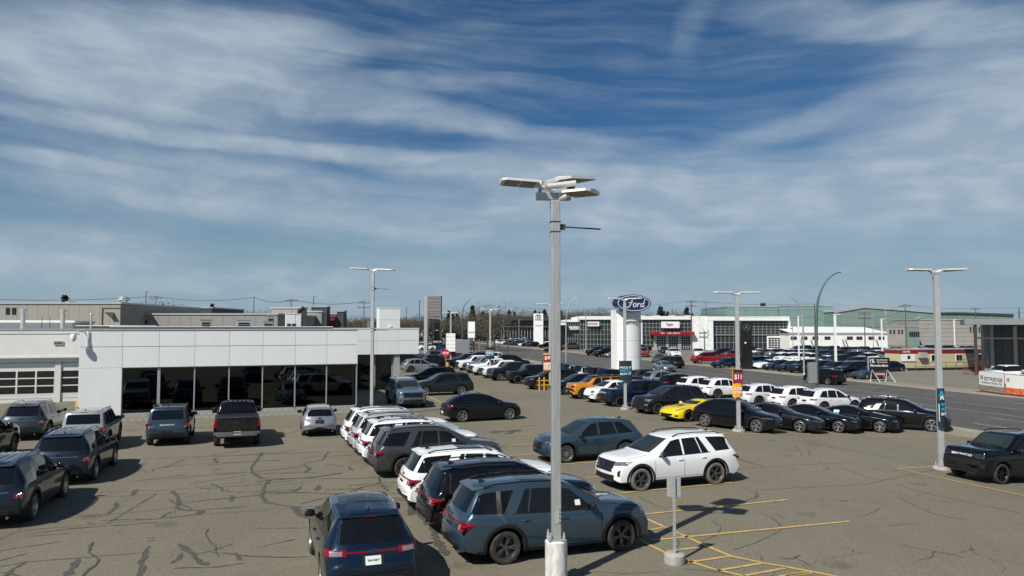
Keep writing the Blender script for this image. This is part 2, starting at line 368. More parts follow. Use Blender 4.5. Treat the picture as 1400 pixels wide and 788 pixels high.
# ------------------------------------------------------------------ vehicles
def lerp(a, b, t): return a + (b - a) * t
def pl(keys, x):
    if x <= keys[0][0]: return keys[0][1]
    for (a, va), (b, vb) in zip(keys, keys[1:]):
        if x <= b: return lerp(va, vb, (x - a) / (b - a))
    return keys[-1][1]
def smooth(keys, x, r=.07): return sum(pl(keys, x + r * k) for k in (-1, -.5, 0, .5, 1)) / 5
class Shell:
    "lofted body of one vehicle type; s runs from the front bumper backwards"
    def __init__(b, S, coarse=False):
        b.S = S; b.L, b.W, b.R = S['L'], S['W'], S['R']; b.wb = S['wb']
        b.xF = b.wb / 2 + S['fo']; b.xR = b.xF - b.L; b.W2 = b.W / 2; b.gc = S.get('gc', .24)
        b.Ra = b.R + S.get('arch', .075)
        b.axl = (b.wb / 2, -b.wb / 2)
        ks = set(round(k, 3) for k, _ in S['top']) | set(round(k, 3) for k, _ in S['belt'])
        st = set(b.xF - k for k in ks if 0 <= k <= b.L)
        step = .4 if coarse else .13
        n = int(b.L / step); st |= set(b.xR + b.L * i / n for i in range(n + 1))
        na = 6 if coarse else 18
        for xa in b.axl:
            st |= set(xa - b.Ra * math.cos(math.pi * i / na) for i in range(na + 1)); st |= {xa - b.Ra - .004, xa + b.Ra + .004}
        st = sorted(x for x in st if b.xR - 1e-6 <= x <= b.xF + 1e-6)
        xs = [st[0]]
        for x in st[1:]:
            if x - xs[-1] > (.05 if coarse else .0035): xs.append(x)
        xs[-1] = b.xF
        b.v = []; b.f = []; b.mi = []; b.rings = []
        low = b.mat_low = coarse
        for x in xs: b.rings.append(b.ring(x))
        # rounded caps
        fr, rr = b.ring(b.xF), b.ring(b.xR)
        def cap(r0, sgn, bul):
            zc = (r0[0][2] + r0[12][2]) / 2; res = []
            for s_, dx in ((.97, .018), (.86, .036), (.45, .05), (.02, .055)):
                res.append([(p[0] + sgn * (dx + bul * (1 - s_ ** 2) * min(1, abs(p[1]) / b.W2) ** 2.2), p[1] * s_, zc + (p[2] - zc) * s_) for p in r0])
            return res
        rings = list(reversed(cap(rr, -1, S.get('bulR', .12)))) + b.rings + cap(fr, 1, S.get('bulF', .2))
        N = len(rings[0]); b.v = [p for r_ in rings for p in r_]
        clad = S.get('clad', 0)
        for i in range(len(rings) - 1):
            for k in range(N):
                k2 = (k + 1) % N
                q = (i * N + k, i * N + k2, (i + 1) * N + k2, (i + 1) * N + k)
                kk = k if k < 12 else 23 - k           # segment index in the half section
                cz = sum(b.v[j][2] for j in q) / 4; cx = sum(b.v[j][0] for j in q) / 4
                m = 0
                if kk <= 1: m = 1
                elif cz < clad and kk <= 5: m = 1
                if kk >= 9 and S.get('tworoof') and cz > S['tworoof']: m = 2
                if S.get('bed') and kk >= 9 and b.xF - cx > S['bed'] and b.xF - cx < b.L - .12: m = 1
                if coarse:
                    zt_, zb_ = smooth(S['top'], b.xF - cx), smooth(S['belt'], b.xF - cx)
                    s_ = b.xF - cx
                    if 7 <= kk <= 8 and zt_ - zb_ > .22: m = 3
                    if kk >= 9:
                        sl = abs(smooth(S['top'], s_ + .1) - smooth(S['top'], s_ - .1)) / .2
                        if sl > .3 and zt_ - zb_ > .12 and .6 < s_ < b.L - .12: m = 3
                b.f.append(q); b.mi.append(m)
        b.f.append(tuple(range(N))); b.mi.append(0); b.f.append(tuple((len(rings) - 1) * N + k for k in range(N))); b.mi.append(0)
        b.bvh = BVHTree.FromPolygons([Vector(p) for p in b.v], b.f)
    def zb(b, x):
        for xa in b.axl:
            d = abs(x - xa)
            if d < b.Ra: return max(b.gc, b.R + math.sqrt(max(0, b.Ra ** 2 - d * d)) * 1.0)
        s = b.xF - x; z = b.gc
        if s < .5: z += (1 - s / .5) ** 2 * b.S.get('liftF', .07)
        if b.L - s < .6: z += (1 - (b.L - s) / .6) * b.S.get('liftR', .14)
        return z
    def ring(b, x):
        S = b.S; s = b.xF - x
        zt = smooth(S['top'], s, .05); zs = min(smooth(S['belt'], s, .05), zt - .015)
        df, dr = s, b.L - s
        plan = 1 - S.get('planF', .10) * max(0, 1 - df / .8) ** 2 - S.get('planR', .07) * max(0, 1 - dr / .7) ** 2
        hw = b.W2 * plan; wt = b.W2 * smooth(S['wt'], s, .06); wt = min(wt, hw * .93)
        zb = b.zb(x); z0 = b.gc
        tdef = (.0, .12, .45, .75, .93, 1.0); wd = ((0, .93), (.12, .975), (.45, 1.0), (.75, .985), (.93, .962), (1., .93))
        if S.get('waist'):
            wd = ((0, .93), (.12, .965), (.3, .972), (.5, .985), (.72, 1.0), (.9, .975), (1., .935))
        g_ = min(1, max(0, (zt - zs) / .35))
        pts = [(0, zb + .01), (hw * .78, zb)]
        for i, t in enumerate(tdef):
            z = max(z0 + (zs - z0) * t, zb + .010 * (i + 1)); z = min(z, zs - .004 * (5 - i))
            tt = max(0, (z - z0) / max(.01, zs - z0))
            fl = 0
            for xa in b.axl:                        # slight flare over the wheels
                d = abs(x - xa); fl = max(fl, max(0, 1 - d / (b.Ra * 1.35)) * .018 * (1 - tt))
            pts.append((hw * pl(wd, tt) + fl, z))
        zr = max(zt - .02 - .055 * g_, zs + .006)
        a = pts[-1]
        pts.append((lerp(a[0], wt, .5) + .012 * g_, lerp(a[1], zr, .5)))
        pts.append((wt, zr))
        pts.append((wt - .045 - .03 * g_, max(zt - .006 - .012 * g_, zr + .003)))
        cr = S.get('crown', .022)
        pts.append((wt * .55, zt + cr * .7)); pts.append((0, zt + cr))
        # 0..12 (13 points)
        def X_(y):
            r_ = min(1.1, abs(y) / b.W2); o = 0
            kf = max(0, 1 - df / .55) ** 1.3; kr = max(0, 1 - dr / .55) ** 1.3
            return x - kf * S.get('bulF', .2) * r_ ** 2.6 + kr * S.get('bulR', .12) * r_ ** 2.6
        half = [(X_(y), y, z) for y, z in pts]
        return half + [(p[0], -p[1], p[2]) for p in reversed(half[1:12])]
    def mesh(b, name):
        me = bpy.data.meshes.new(name); me.from_pydata(b.v, [], b.f)
        return me
    def hit(b, kind, a, c, sgn=1):
        if kind == 'side': o, d = Vector((a, sgn * 3, c)), Vector((0, -sgn, 0))
        elif kind == 'front': o, d = Vector((b.xF + 2, a, c)), Vector((-1, 0, 0))
        elif kind == 'rear': o, d = Vector((b.xR - 2, a, c)), Vector((1, 0, 0))
        else: o, d = Vector((a, c, 4)), Vector((0, 0, -1))
        h, n, _, _ = b.bvh.ray_cast(o, d)
        if h is None: return None, None
        if n.dot(d) > 0: n = -n
        if kind == 'side' and h.y * sgn < b.W2 * (.76 if c < 1.0 else .4):
            return Vector((a, sgn * b.W2 * .965, c)), Vector((0, sgn, 0))
        return h, n
    def patch(b, mb, kind, fn, nu, nv, off=.006, th=.02, sgn=1, mi=0):
        "skin a region of the body with a thin panel that follows it"
        g_ = []; last = None
        for j in range(nv + 1):
            for i in range(nu + 1):
                a, c = fn(i / nu, j / nv); h, n = b.hit(kind, a, c, sgn)
                if h is None:
                    h, n = last if last else (None, None)
                    if h is None: return
                last = (h, n); g_.append((h + n * off, h - n * th))
        W_ = nu + 1; vs = [p[0] for p in g_]; fs = []
        for j in range(nv):
            for i in range(nu):
                q = (j * W_ + i, j * W_ + i + 1, (j + 1) * W_ + i + 1, (j + 1) * W_ + i); fs.append(q)
        bd = [i for i in range(W_)] + [j * W_ + nu for j in range(1, nv + 1)] + [nv * W_ + i for i in range(nu - 1, -1, -1)] + [j * W_ for j in range(nv - 1, 0, -1)]
        base = len(vs); vs += [g_[i][1] for i in bd]; m_ = len(bd)
        for i in range(m_): fs.append((bd[i], base + i, base + (i + 1) % m_, bd[(i + 1) % m_]))
        mb.add(vs, fs, mi)

def wheel_meshes(R_, tw, spokes, rr, style):
    t = MB(); h = tw / 2; ri = R_ * rr
    t.lathe([(ri, -h * .85), (ri + .02, -h), (R_ - .035, -h), (R_ - .01, -h * .8), (R_, -h * .45), (R_, h * .45), (R_ - .01, h * .8), (R_ - .035, h), (ri + .02, h), (ri, h * .85)], 28, 'y', closed=False)
    tm = t.mesh('tyre', M['tyre'], 40)
    r = MB()      # slot 0 alloy, slot 1 dark inside
    r.lathe([(ri, h * .9), (ri - .012, h * .93), (ri - .03, h * .7), (ri - .035, 0)], 28, 'y', mi=0)
    r.lathe([(ri - .03, 0), (ri * .3, -.01), (.001, -.01)], 28, 'y', mi=1)
    r.lathe([(ri * .20, h * .55), (ri * .19, h * .62), (.001, h * .64)], 12, 'y', mi=0)
    for k in range(spokes):
        a = 2 * math.pi * k / spokes + .2
        for da, wd in (((-.13, .028), (.13, .028)) if style == 'twin' else ((0, .05 if style == 'fat' else .026),)):
            a1 = a + da; a0 = a + da * .2
            p0 = Vector((math.cos(a0), 0, math.sin(a0))) * ri * .12; p1 = Vector((math.cos(a1), 0, math.sin(a1))) * (ri - .015)
            d = (p1 - p0).normalized(); q = Vector((-d.z, 0, d.x)) * wd / 2 * (R_ / .38)
            y0, y1 = h * .60, h * .82
            q2 = q * 1.5
            vs = [p0 - q2 + Vector((0, y0, 0)), p0 + q2 + Vector((0, y0, 0)), p1 + q + Vector((0, y1, 0)), p1 - q + Vector((0, y1, 0)),
                  p0 - q2 + Vector((0, 0, 0)), p0 + q2 + Vector((0, 0, 0)), p1 + q + Vector((0, .01, 0)), p1 - q + Vector((0, .01, 0))]
            r.add(vs, [(0, 1, 2, 3), (0, 4, 5, 1), (1, 5, 6, 2), (2, 6, 7, 3), (3, 7, 4, 0)], 0)
    rm = r.mesh('wheel', [M['rimdark'], M['gloss']], 35)
    return rm, tm
def blob(c, d, n1=10, n2=6, pw=.5):
    m = MB(); f_ = lambda t: math.copysign(abs(t) ** pw, t)
    prof = []
    vs = []
    for j in range(n2 + 1):
        ph = -math.pi / 2 + math.pi * j / n2
        for i in range(n1):
            th = 2 * math.pi * i / n1
            vs.append((c[0] + d[0] / 2 * f_(math.cos(ph)) * f_(math.cos(th)), c[1] + d[1] / 2 * f_(math.cos(ph)) * f_(math.sin(th)), c[2] + d[2] / 2 * f_(math.sin(ph))))
    fs = [(j * n1 + i, j * n1 + (i + 1) % n1, (j + 1) * n1 + (i + 1) % n1, (j + 1) * n1 + i) for j in range(n2) for i in range(n1)]
    return m.add(vs, fs)

def template(S):
    "list of parts of one vehicle type: [name, mesh, loc, rot, parent index, slot roles]"
    b = Shell(S); T = []; W2 = b.W2; xF, xR, L = b.xF, b.xR, b.L; sx = lambda s: xF - s
    def put(name, me, roles=None, loc=(0, 0, 0), rot=(0, 0, 0), par=None):
        T.append([name, me, loc, rot, par, roles or {}]); return len(T) - 1
    def pput(name, mb, mats, roles=None, smooth=40, **k):
        if mb.v: return put(name, mb.mesh(name, mats, smooth), roles, **k)
    me = b.mesh('body')
    for m in (P['white'], M['plastic'], P['white']): me.materials.append(m)
    me.polygons.foreach_set('material_index', b.mi)
    bm = bmesh.new(); bm.from_mesh(me); bmesh.ops.recalc_face_normals(bm, faces=bm.faces); bm.to_mesh(me); bm.free()
    me.polygons.foreach_set('use_smooth', [True] * len(me.polygons)); me.set_sharp_from_angle(angle=R(38))
    put('body', me, {0: 'paint', 2: 'roof'})
    u = MB().box(xR + .35, xF - .35, -W2 * .70, W2 * .70, b.gc + .03, b.R * 2 + .02); pput('underbody', u, M['black'], smooth=None)
    belt = lambda s: smooth(S['belt'], s, .05); top = lambda s: smooth(S['top'], s, .05)
    def edge(s): return top(s) - .02 - .055 * min(1, max(0, (top(s) - belt(s)) / .35))
    # windscreen and rear window, following the shell
    if S.get('screen'):
        s0, s1 = S['screen']; z0, z1 = top(s0) + .02, top(s1) - .01
        w0, w1 = smooth(S['wt'], s0) * W2 - .06, smooth(S['wt'], s1) * W2 - .09
        m = MB(); b.patch(m, 'front', lambda u_, v_: ((u_ * 2 - 1) * lerp(w0, w1, v_), lerp(z0, z1, v_)), 10, 5, .006)
        wi = pput('windscreen', m, M['glassc'])
        wp = MB()
        for s_ in (-1, 1): wp.tube([b.hit('front', s_ * w0 * .75, z0 + .01)[0] + Vector((.03, 0, .02)), b.hit('front', s_ * w0 * .05, z0 + .05)[0] + Vector((.03, 0, .02))], .009, 5)
        pput('wiper', wp, M['plastic'], par=wi)
    if S.get('backlight'):
        s0, s1, w0, w1 = S['backlight']; z0, z1 = top(s0), top(s1) - .01
        m = MB(); b.patch(m, 'rear', lambda u_, v_: ((u_ * 2 - 1) * lerp(w0, w1, v_) * W2, lerp(z0, z1, v_)), 10, 4, .006)
        pput('rear_window', m, M['glass'])
    for sg in (1, -1):
        for i, q in enumerate(S['side']):
            a0, a1, c0, c1 = q        # bottom from a0 to a1, top from c0 to c1
            def fn(u_, v_):
                sb, st_ = lerp(a0, a1, u_), lerp(c0, c1, u_)
                zl, zh = belt(sb) + .025, edge(st_) - .035
                return sx(lerp(sb, st_, v_)), lerp(zl, max(zh, zl + .004), v_)
            m = MB(); b.patch(m, 'side', fn, 8, 4, .005, sgn=sg); pput('side_window', m, M['glass'])
    # door shut lines
    for sg in (1, -1):
        m = MB()
        for s_ in S['doors']:
            b.patch(m, 'side', lambda u_, v_, s_=s_: (sx(s_) + (u_ - .5) * .013, lerp(b.gc + .14, belt(s_) - .01, v_)), 1, 7, .0012, .0, sg)
        b.patch(m, 'side', lambda u_, v_: (sx(lerp(S['doors'][0], S['doors'][-1], u_)), b.gc + .14 + .012 * v_), 10, 1, .0012, 0, sg)
        pput('door_gap', m, M['seam'])
    m = MB()
    if S.get('hoodgap', True):
        for sg in (-1, 1):
            b.patch(m, 'top', lambda u_, v_: (sx(lerp(.12, S['screen'][0] - .06, u_)), sg * (W2 * smooth(S['wt'], lerp(.12, S['screen'][0] - .06, u_)) - .02 + .012 * v_)), 8, 1, .0012, 0)
        pput('bonnet_gap', m, M['seam'])
    # belt trim
    m = MB()
    if S.get('belttrim'):
        a, c = S['belttrim']
        for sg in (1, -1): b.patch(m, 'side', lambda u_, v_: (sx(lerp(a, c, u_)), belt(lerp(a, c, u_)) + .004 + .018 * v_), 12, 1, .008, .0, sg)
        pput('window_trim', m, M[S.get('trimmat', 'gloss')])
    # wheel arch cladding and sills
    if S.get('archtrim'):
        for sg in (1, -1):
            for xa in b.axl:
                m = MB(); a0, a1 = R(-8), R(188)
                b.patch(m, 'side', lambda u_, v_: (xa + (b.Ra + .015 + S['archtrim'] * v_) * math.cos(lerp(a0, a1, u_)), max(b.gc + .05, b.R + (b.Ra + .015 + S['archtrim'] * v_) * math.sin(lerp(a0, a1, u_)))), 18, 2, .014, .04, sg)
                pput('wheel_arch', m, M['plastic'], {0: 'arch'})
    # handles
    for sg in (1, -1):
        for s_ in S['handles']:
            h, n = b.hit('side', sx(s_), belt(s_) - .13, sg)
            if h: put('door_handle', _handle(), {0: 'handle'}, loc=tuple(h + Vector((0, sg * .018, 0))))
    # mirrors
    for sg in (1, -1):
        ms = S['mirror']; z = belt(ms) + .10
        h, n = b.hit('side', sx(ms), belt(ms) + .02, sg)
        y = abs(h.y) + .12
        m = blob((0, 0, 0), S.get('mirsize', (.13, .24, .17)))
        m.cbox((.0, -sg * .12, -.05), (.07, .12, .04))
        pput('wing_mirror', m, [M['gloss']], {0: 'mirror'}, loc=(sx(ms), sg * y, z), smooth=50)
    # nose
    if S.get('grille'):
        yh, z0, z1, style = S['grille']
        tz = S.get('grtaper', .93)
        m = MB(); b.patch(m, 'front', lambda u_, v_: ((u_ * 2 - 1) * yh * lerp(tz, 1, v_), lerp(z0, z1, v_)), 12, 4, .008, .03)
        gi = pput('grille', m, M['gloss'])
        m = MB(); nb = {'bars': 4, 'mesh': 6, 'thin': 2, 'one': 1}[style]
        for k in range(nb):
            zc = lerp(z0, z1, (k + .5) / nb); t_ = (z1 - z0) / nb * (.16 if style != 'one' else .3)
            b.patch(m, 'front', lambda u_, v_: ((u_ * 2 - 1) * yh * .96, zc + (v_ - .5) * t_ * 2), 12, 1, .022, .01)
        pput('grille_bar', m, M['plastic'], {0: 'grille'}, par=gi)
        if S.get('grframe'):
            m = MB()
            for za, zb_ in ((z0 - .012, z0 + .012), (z1 - .012, z1 + .012)):
                b.patch(m, 'front', lambda u_, v_: ((u_ * 2 - 1) * yh * lerp(tz, 1, (lerp(za, zb_, v_) - z0) / (z1 - z0)), lerp(za, zb_, v_)), 12, 1, .02, .02)
            pput('grille_frame', m, M['satin'], {0: 'grille'}, par=gi)
        if S.get('badge', True) and S['grille'][3] != 'one':
            m = MB(); zc = (z0 + z1) / 2
            h, n = b.hit('front', 0, zc)
            m.lathe([(.001, 0), (.085, 0), (.1, -.012)], 16, 'y'); me = m.mesh('badge', M['badge'])
            put('badge', me, None, loc=(h.x + .03, 0, zc), rot=(0, 0, R(-90)), par=gi)
    for q in S.get('intake', []):
        yh, z0, z1 = q; m = MB(); b.patch(m, 'front', lambda u_, v_: ((u_ * 2 - 1) * yh, lerp(z0, z1, v_)), 10, 2, .006, .02); pput('lower_intake', m, M['plastic'])
    for q in S.get('skid', []):
        yh, z0, z1 = q; m = MB(); b.patch(m, 'front', lambda u_, v_: ((u_ * 2 - 1) * yh, lerp(z0, z1, v_)), 10, 1, .016, .02); pput('skid_plate', m, M['satin'])
    for sg in (1, -1):
        y0, y1, z0, z1 = S['head'][:4]; z2 = S['head'][4] if len(S['head']) > 4 else z0
        m = MB(); b.patch(m, 'front', lambda u_, v_: (sg * lerp(y0, y1, u_), lerp(lerp(z0, z2, u_), lerp(z1, z1 + (z2 - z0) * .6, u_), v_)), 8, 2, .010, .02)
        hi = pput('headlight', m, M['lampdark'], {0: 'head'})
        m = MB(); b.patch(m, 'front', lambda u_, v_: (sg * lerp(y0 + .03, y1 - .05, u_), lerp(lerp(z0, z2, u_) + .35 * (z1 - z0), lerp(z0, z2, u_) + .75 * (z1 - z0), v_)), 6, 1, .014, .0)
        pput('lamp_reflector', m, M['headlamp'], par=hi)
        for q in S.get('fog', []):
            fy0, fy1, fz0, fz1 = q; m = MB(); b.patch(m, 'front', lambda u_, v_: (sg * lerp(fy0, fy1, u_), lerp(fz0, fz1, v_)), 3, 3, .008, .02); pput('fog_light', m, M['plastic'], {0: 'fog'})
    # tail
    for sg in (1, -1):
        tr = S['tail']; m = MB(); y0, y1, z0, z1 = tr['r']
        b.patch(m, 'rear', lambda u_, v_: (sg * lerp(y0, y1, u_), lerp(lerp(z0 + tr.get('in', 0), z0, min(1, u_ * 2)), z1, v_)), 8, 2, .012, .02)
        if 's' in tr:
            s0, s1, za, zb_ = tr['s']          # reaches forward from the rear end along the side
            b.patch(m, 'side', lambda u_, v_: (xR + lerp(s0, s1, u_), lerp(lerp(za, zb_ - .03, u_ ** 1.3), zb_, v_)), 6, 2, .012, .02, sg)
        ti = pput('taillight', m, M['redlamp'], {0: 'tail'})
        if 'w' in tr:
            y0, y1, z0, z1 = tr['w']; m = MB(); b.patch(m, 'rear', lambda u_, v_: (sg * lerp(y0, y1, u_), lerp(z0, z1, v_)), 3, 2, .017, .0); pput('reversing_light', m, M['whitelamp'], par=ti)
    if S.get('tailbar'):
        y, z0, z1, mt = S['tailbar']; m = MB(); b.patch(m, 'rear', lambda u_, v_: ((u_ * 2 - 1) * y, lerp(z0, z1, v_)), 12, 1, .010, .01); pput('tailgate_trim', m, M[mt])
    if S.get('rearplate'):
        z, has = S['rearplate']; h, n = b.hit('rear', 0, z)
        m = MB(); b.patch(m, 'rear', lambda u_, v_: ((u_ - .5) * .42, z + (v_ - .5) * .2), 3, 1, .004, .0); pi_ = pput('plate_recess', m, M['plastic'])
        if has:
            m = MB(); b.patch(m, 'rear', lambda u_, v_: ((u_ - .5) * .31, z + (v_ - .5) * .155), 3, 1, .014, .0); pn_ = pput('number_plate', m, M['plate'], par=pi_)
            if S.get('platetext'): put('lettering', text_mesh(S['platetext'], .24, .065, M['text_dark'], .004), None, loc=(h.x - .03, 0, z), rot=(0, 0, R(-90)), par=pi_)
    if S.get('rearbadge'):
        z = S['rearbadge']; h, n = b.hit('rear', 0, z); m = MB(); m.lathe([(.001, -.006), (.085, -.006), (.1, .012)], 16, 'y')
        me = m.mesh('badge', M['badge'])
        for v in me.vertices: v.co.z *= .42
        put('badge', me, None, loc=(h.x - .012, 0, z), rot=(0, 0, R(-90)))
    for q in S.get('rearbump', []):
        yh, z0, z1, mt = q; m = MB(); b.patch(m, 'rear', lambda u_, v_: ((u_ * 2 - 1) * yh, lerp(z0, z1, v_)), 12, 2, .014, .02); pput('rear_bumper', m, M[mt])
    if S.get('tailgap', True):
        m = MB(); zt_ = S.get('tailgapz', .62)
        b.patch(m, 'rear', lambda u_, v_: ((u_ * 2 - 1) * W2 * .68, zt_ + .012 * v_), 10, 1, .0015, 0)
        pput('tailgate_gap', m, M['seam'])
    if S.get('spoiler'):
        s_, l_, wd = S['spoiler']; z = top(s_)
        m = MB(); y = wd * W2
        m.add([(sx(s_) + .1, -y, z + .015), (sx(s_) + .1, y, z + .015), (sx(s_) - l_, y * .93, z - .03), (sx(s_) - l_, -y * .93, z - .03),
               (sx(s_) + .1, -y, z - .03), (sx(s_) + .1, y, z - .03), (sx(s_) - l_, y * .93, z - .055), (sx(s_) - l_, -y * .93, z - .055)],
              [(0, 1, 2, 3), (7, 6, 5, 4), (0, 3, 7, 4), (1, 5, 6, 2), (3, 2, 6, 7), (0, 4, 5, 1)])
        pput('spoiler', m, P['white'], {0: 'roof'}, smooth=None)
        pput('brake_light', MB().cbox((sx(s_) - l_ - .004, 0, z - .043), (.012, .3, .018)), M['reddark'], smooth=None)
    if S.get('rails'):
        s0, s1 = S['rails']
        for sg in (1, -1):
            y = lambda s_: W2 * smooth(S['wt'], s_) - .06
            n_ = 9; pts = []
            for i in range(n_ + 1):
                s_ = lerp(s0, s1, i / n_); pts.append((sx(s_), sg * y(s_), top(s_) + (.045 if 0 < i < n_ else .0)))
            pput('roof_rail', MB().tube(pts, .02, 6), M['gloss'], {0: 'rail'}, smooth=60)
    if S.get('ribs'):
        s0, s1 = S['ribs']
        for k in range(5):
            y = (k - 2) * .2; m = MB(); b.patch(m, 'top', lambda u_, v_: (sx(lerp(s0, s1, u_)), y + (v_ - .5) * .07), 8, 1, .012, .0); pput('roof_rib', m, P['white'], {0: 'roof'})
    if S.get('sunroof'):
        s0, s1, yy = S['sunroof']
        m = MB(); b.patch(m, 'top', lambda u_, v_: (sx(lerp(s0, s1, u_)), (v_ * 2 - 1) * yy), 6, 6, .004, .0); pput('sunroof', m, M['glass'], {0: 'sunroof'})
    if S.get('fin'):
        s_ = S['fin']; z = top(s_) + .02
        m = MB().add([(-.1, -.03, 0), (-.1, .03, 0), (.1, .02, 0), (.1, -.02, 0), (-.09, 0, .06), (-.05, 0, .065)], [(0, 1, 4), (0, 4, 5, 3), (1, 2, 5, 4), (2, 3, 5)])
        put('aerial', m.mesh('aerial', M['gloss']), {0: 'fin'}, loc=(sx(s_), 0, z))
    if S.get('noseword'):
        t, z, w_ = S['noseword']; h, n = b.hit('front', 0, z); put('lettering', text_mesh(t, w_, .075, M['text_white'], .01, 0, .02), None, loc=(h.x + .03, 0, z), rot=(0, 0, R(90)))
    if S.get('tailword'):
        t, z, w_ = S['tailword']; h, n = b.hit('rear', 0, z); put('lettering', text_mesh(t, w_, .06, M['text_white'], .01, 0, .02), None, loc=(h.x - .02, 0, z), rot=(0, 0, R(-90)))
    for i in range(len(S.get('exhaust', []))):
        y = S['exhaust'][i]
        put('exhaust', MB().tube([(0, 0, 0), (.16, 0, 0)], .04, 8).mesh('exhaust', M['satin'], 60), None, loc=(xR + .04, y, b.gc + .08))
    for name, fn_ in S.get('extra', {}).items():
        m, mats, roles = fn_(b, sx); pput(name, m, mats, roles)
    # wheels
    rm, tm = wheel_meshes(b.R, S.get('tw', .25), S.get('spokes', 5), S.get('rimr', .70), S.get('rimstyle', 'twin'))
    for xa in b.axl:
        for sg in (1, -1):
            wi = put('wheel', rm, {0: 'rim'}, loc=(xa, sg * (W2 - S.get('tw', .25) / 2 - .015), b.R), rot=(0, xa * .3, 0 if sg > 0 else math.pi))
            put('tyre', tm, {0: 'tyre'}, par=wi)
    if S.get('spare'):
        put('spare_wheel', tm, None, loc=(xR - .13, 0, .98), rot=(0, 0, R(90)))
    return T, b
_h = []
def _handle():
    if not _h: _h.append(blob((0, 0, 0), (.21, .045, .035), 8, 4).mesh('door_handle', P['white'], 60))
    return _h[0]

def low_template(S):
    "small far-off vehicle: one mesh, materials by face"
    b = Shell(S, True); me = MB(); me.v = [tuple(p) for p in b.v]; me.f = list(b.f); me.mi = list(b.mi)
    for xa in b.axl:
        for sg in (1, -1):
            y1 = sg * (b.W2 - .01); y0 = sg * (b.W2 - .24)
            me.tube([(xa, y0, b.R), (xa, y1, b.R)], b.R, 10, 1); me.tube([(xa, y1 - sg * .02, b.R), (xa, y1 + sg * .008, b.R)], b.R * .66, 10, 4)
    me.box(b.xR + .4, b.xF - .4, -b.W2 * .7, b.W2 * .7, b.gc, b.R * 2, 1)
    y0, y1, z0, z1 = S['head'][:4]
    for sg in (1, -1):
        b.patch(me, 'front', lambda u, v: (sg * lerp(y0, y1, u), lerp(z0, z1, v)), 2, 1, .012, 0, 1, 5)
        q = S['tail']['r']; b.patch(me, 'rear', lambda u, v: (sg * lerp(q[0], q[1], u), lerp(q[2], q[3], v)), 2, 1, .012, 0, 1, 6)
    if S.get('grille'):
        yh, z0, z1, _ = S['grille']; b.patch(me, 'front', lambda u, v: ((u * 2 - 1) * yh, lerp(z0, z1, v)), 4, 1, .008, 0, 1, 1)
    bl = S.get('backlight')
    if bl:
        zz0, zz1 = smooth(S['top'], bl[0]), smooth(S['top'], bl[1]); b.patch(me, 'rear', lambda u, v: ((u * 2 - 1) * bl[2] * b.W2, lerp(zz0, zz1, v)), 2, 1, .012, 0, 1, 3)
    return me.mesh('vehicle', [P['white'], M['plastic'], P['white'], M['glass'], M['rimsilver'], M['headlamp'], M['redlamp']], 35), b

SPEC = {}
SPEC['explorer'] = dict(L=5.05, W=2.0, R=.385, wb=3.03, fo=.90, gc=.25, clad=.33, archtrim=.07, waist=True,
    top=[(0, .66), (.03, .88), (.12, 1.0), (.35, 1.08), (1.05, 1.165), (1.25, 1.20), (2.15, 1.665), (2.5, 1.735), (3.3, 1.765), (4.35, 1.725), (4.52, 1.70), (4.86, 1.20), (4.95, 1.10), (5.02, .95), (5.05, .7)],
    belt=[(0, .64), (.05, .84), (.3, .96), (1.2, 1.06), (3.6, 1.12), (4.75, 1.17), (4.95, 1.04), (5.05, .66)],
    wt=[(0, .70), (.3, .80), (1.2, .80), (2.15, .685), (3.4, .70), (4.4, .66), (4.86, .76), (5.05, .80)],
    screen=(1.27, 2.14), backlight=(4.86, 4.55, .70, .60), side=[(1.62, 2.58, 2.22, 2.58), (2.66, 3.34, 2.66, 3.20), (3.38, 3.66, 3.24, 3.36), (3.96, 4.76, 3.66, 4.52)],
    doors=[1.45, 2.62, 3.62], handles=[2.45, 3.42], mirror=1.72, belttrim=(1.6, 3.74), spoiler=(4.46, .16, .62), rails=(2.35, 4.35), fin=4.2, sunroof=(2.25, 3.35, .50),
    grille=(.56, .66, .96, 'bars'), grframe=True, head=(.56, .93, .84, .97, .88), fog=[(.78, .87, .52, .72)], intake=[(.62, .36, .54)], skid=[(.5, .28, .33)],
    tail=dict(r=(.60, .95, .82, 1.0), s=(.02, .40, .84, 1.0), w=(.66, .76, .83, .95)), tailbar=(.60, .955, .995, 'reddark'), rearplate=(.78, False), rearbadge=1.06,
    rearbump=[(.92, .34, .52, 'plastic'), (.4, .30, .36, 'satin')], tailgapz=.60, exhaust=[-.62, .62], spokes=5)
E_ = SPEC['explorer']
def var(base, **k): d = dict(SPEC[base]); d.update(k); return d
SPEC['explorer_old'] = var('explorer', ribs=(2.35, 4.3), sunroof=None, spokes=10, rimstyle='thin', tail=dict(r=(.74, .95, .82, .96), s=(.02, .16, .82, .96), w=(.80, .88, .84, .92)), tailbar=(.62, .985, 1.005, 'chrome'),
    grille=(.56, .62, .96, 'mesh'), head=(.58, .93, .84, .95, .86), fog=[(.62, .86, .55, .66)])
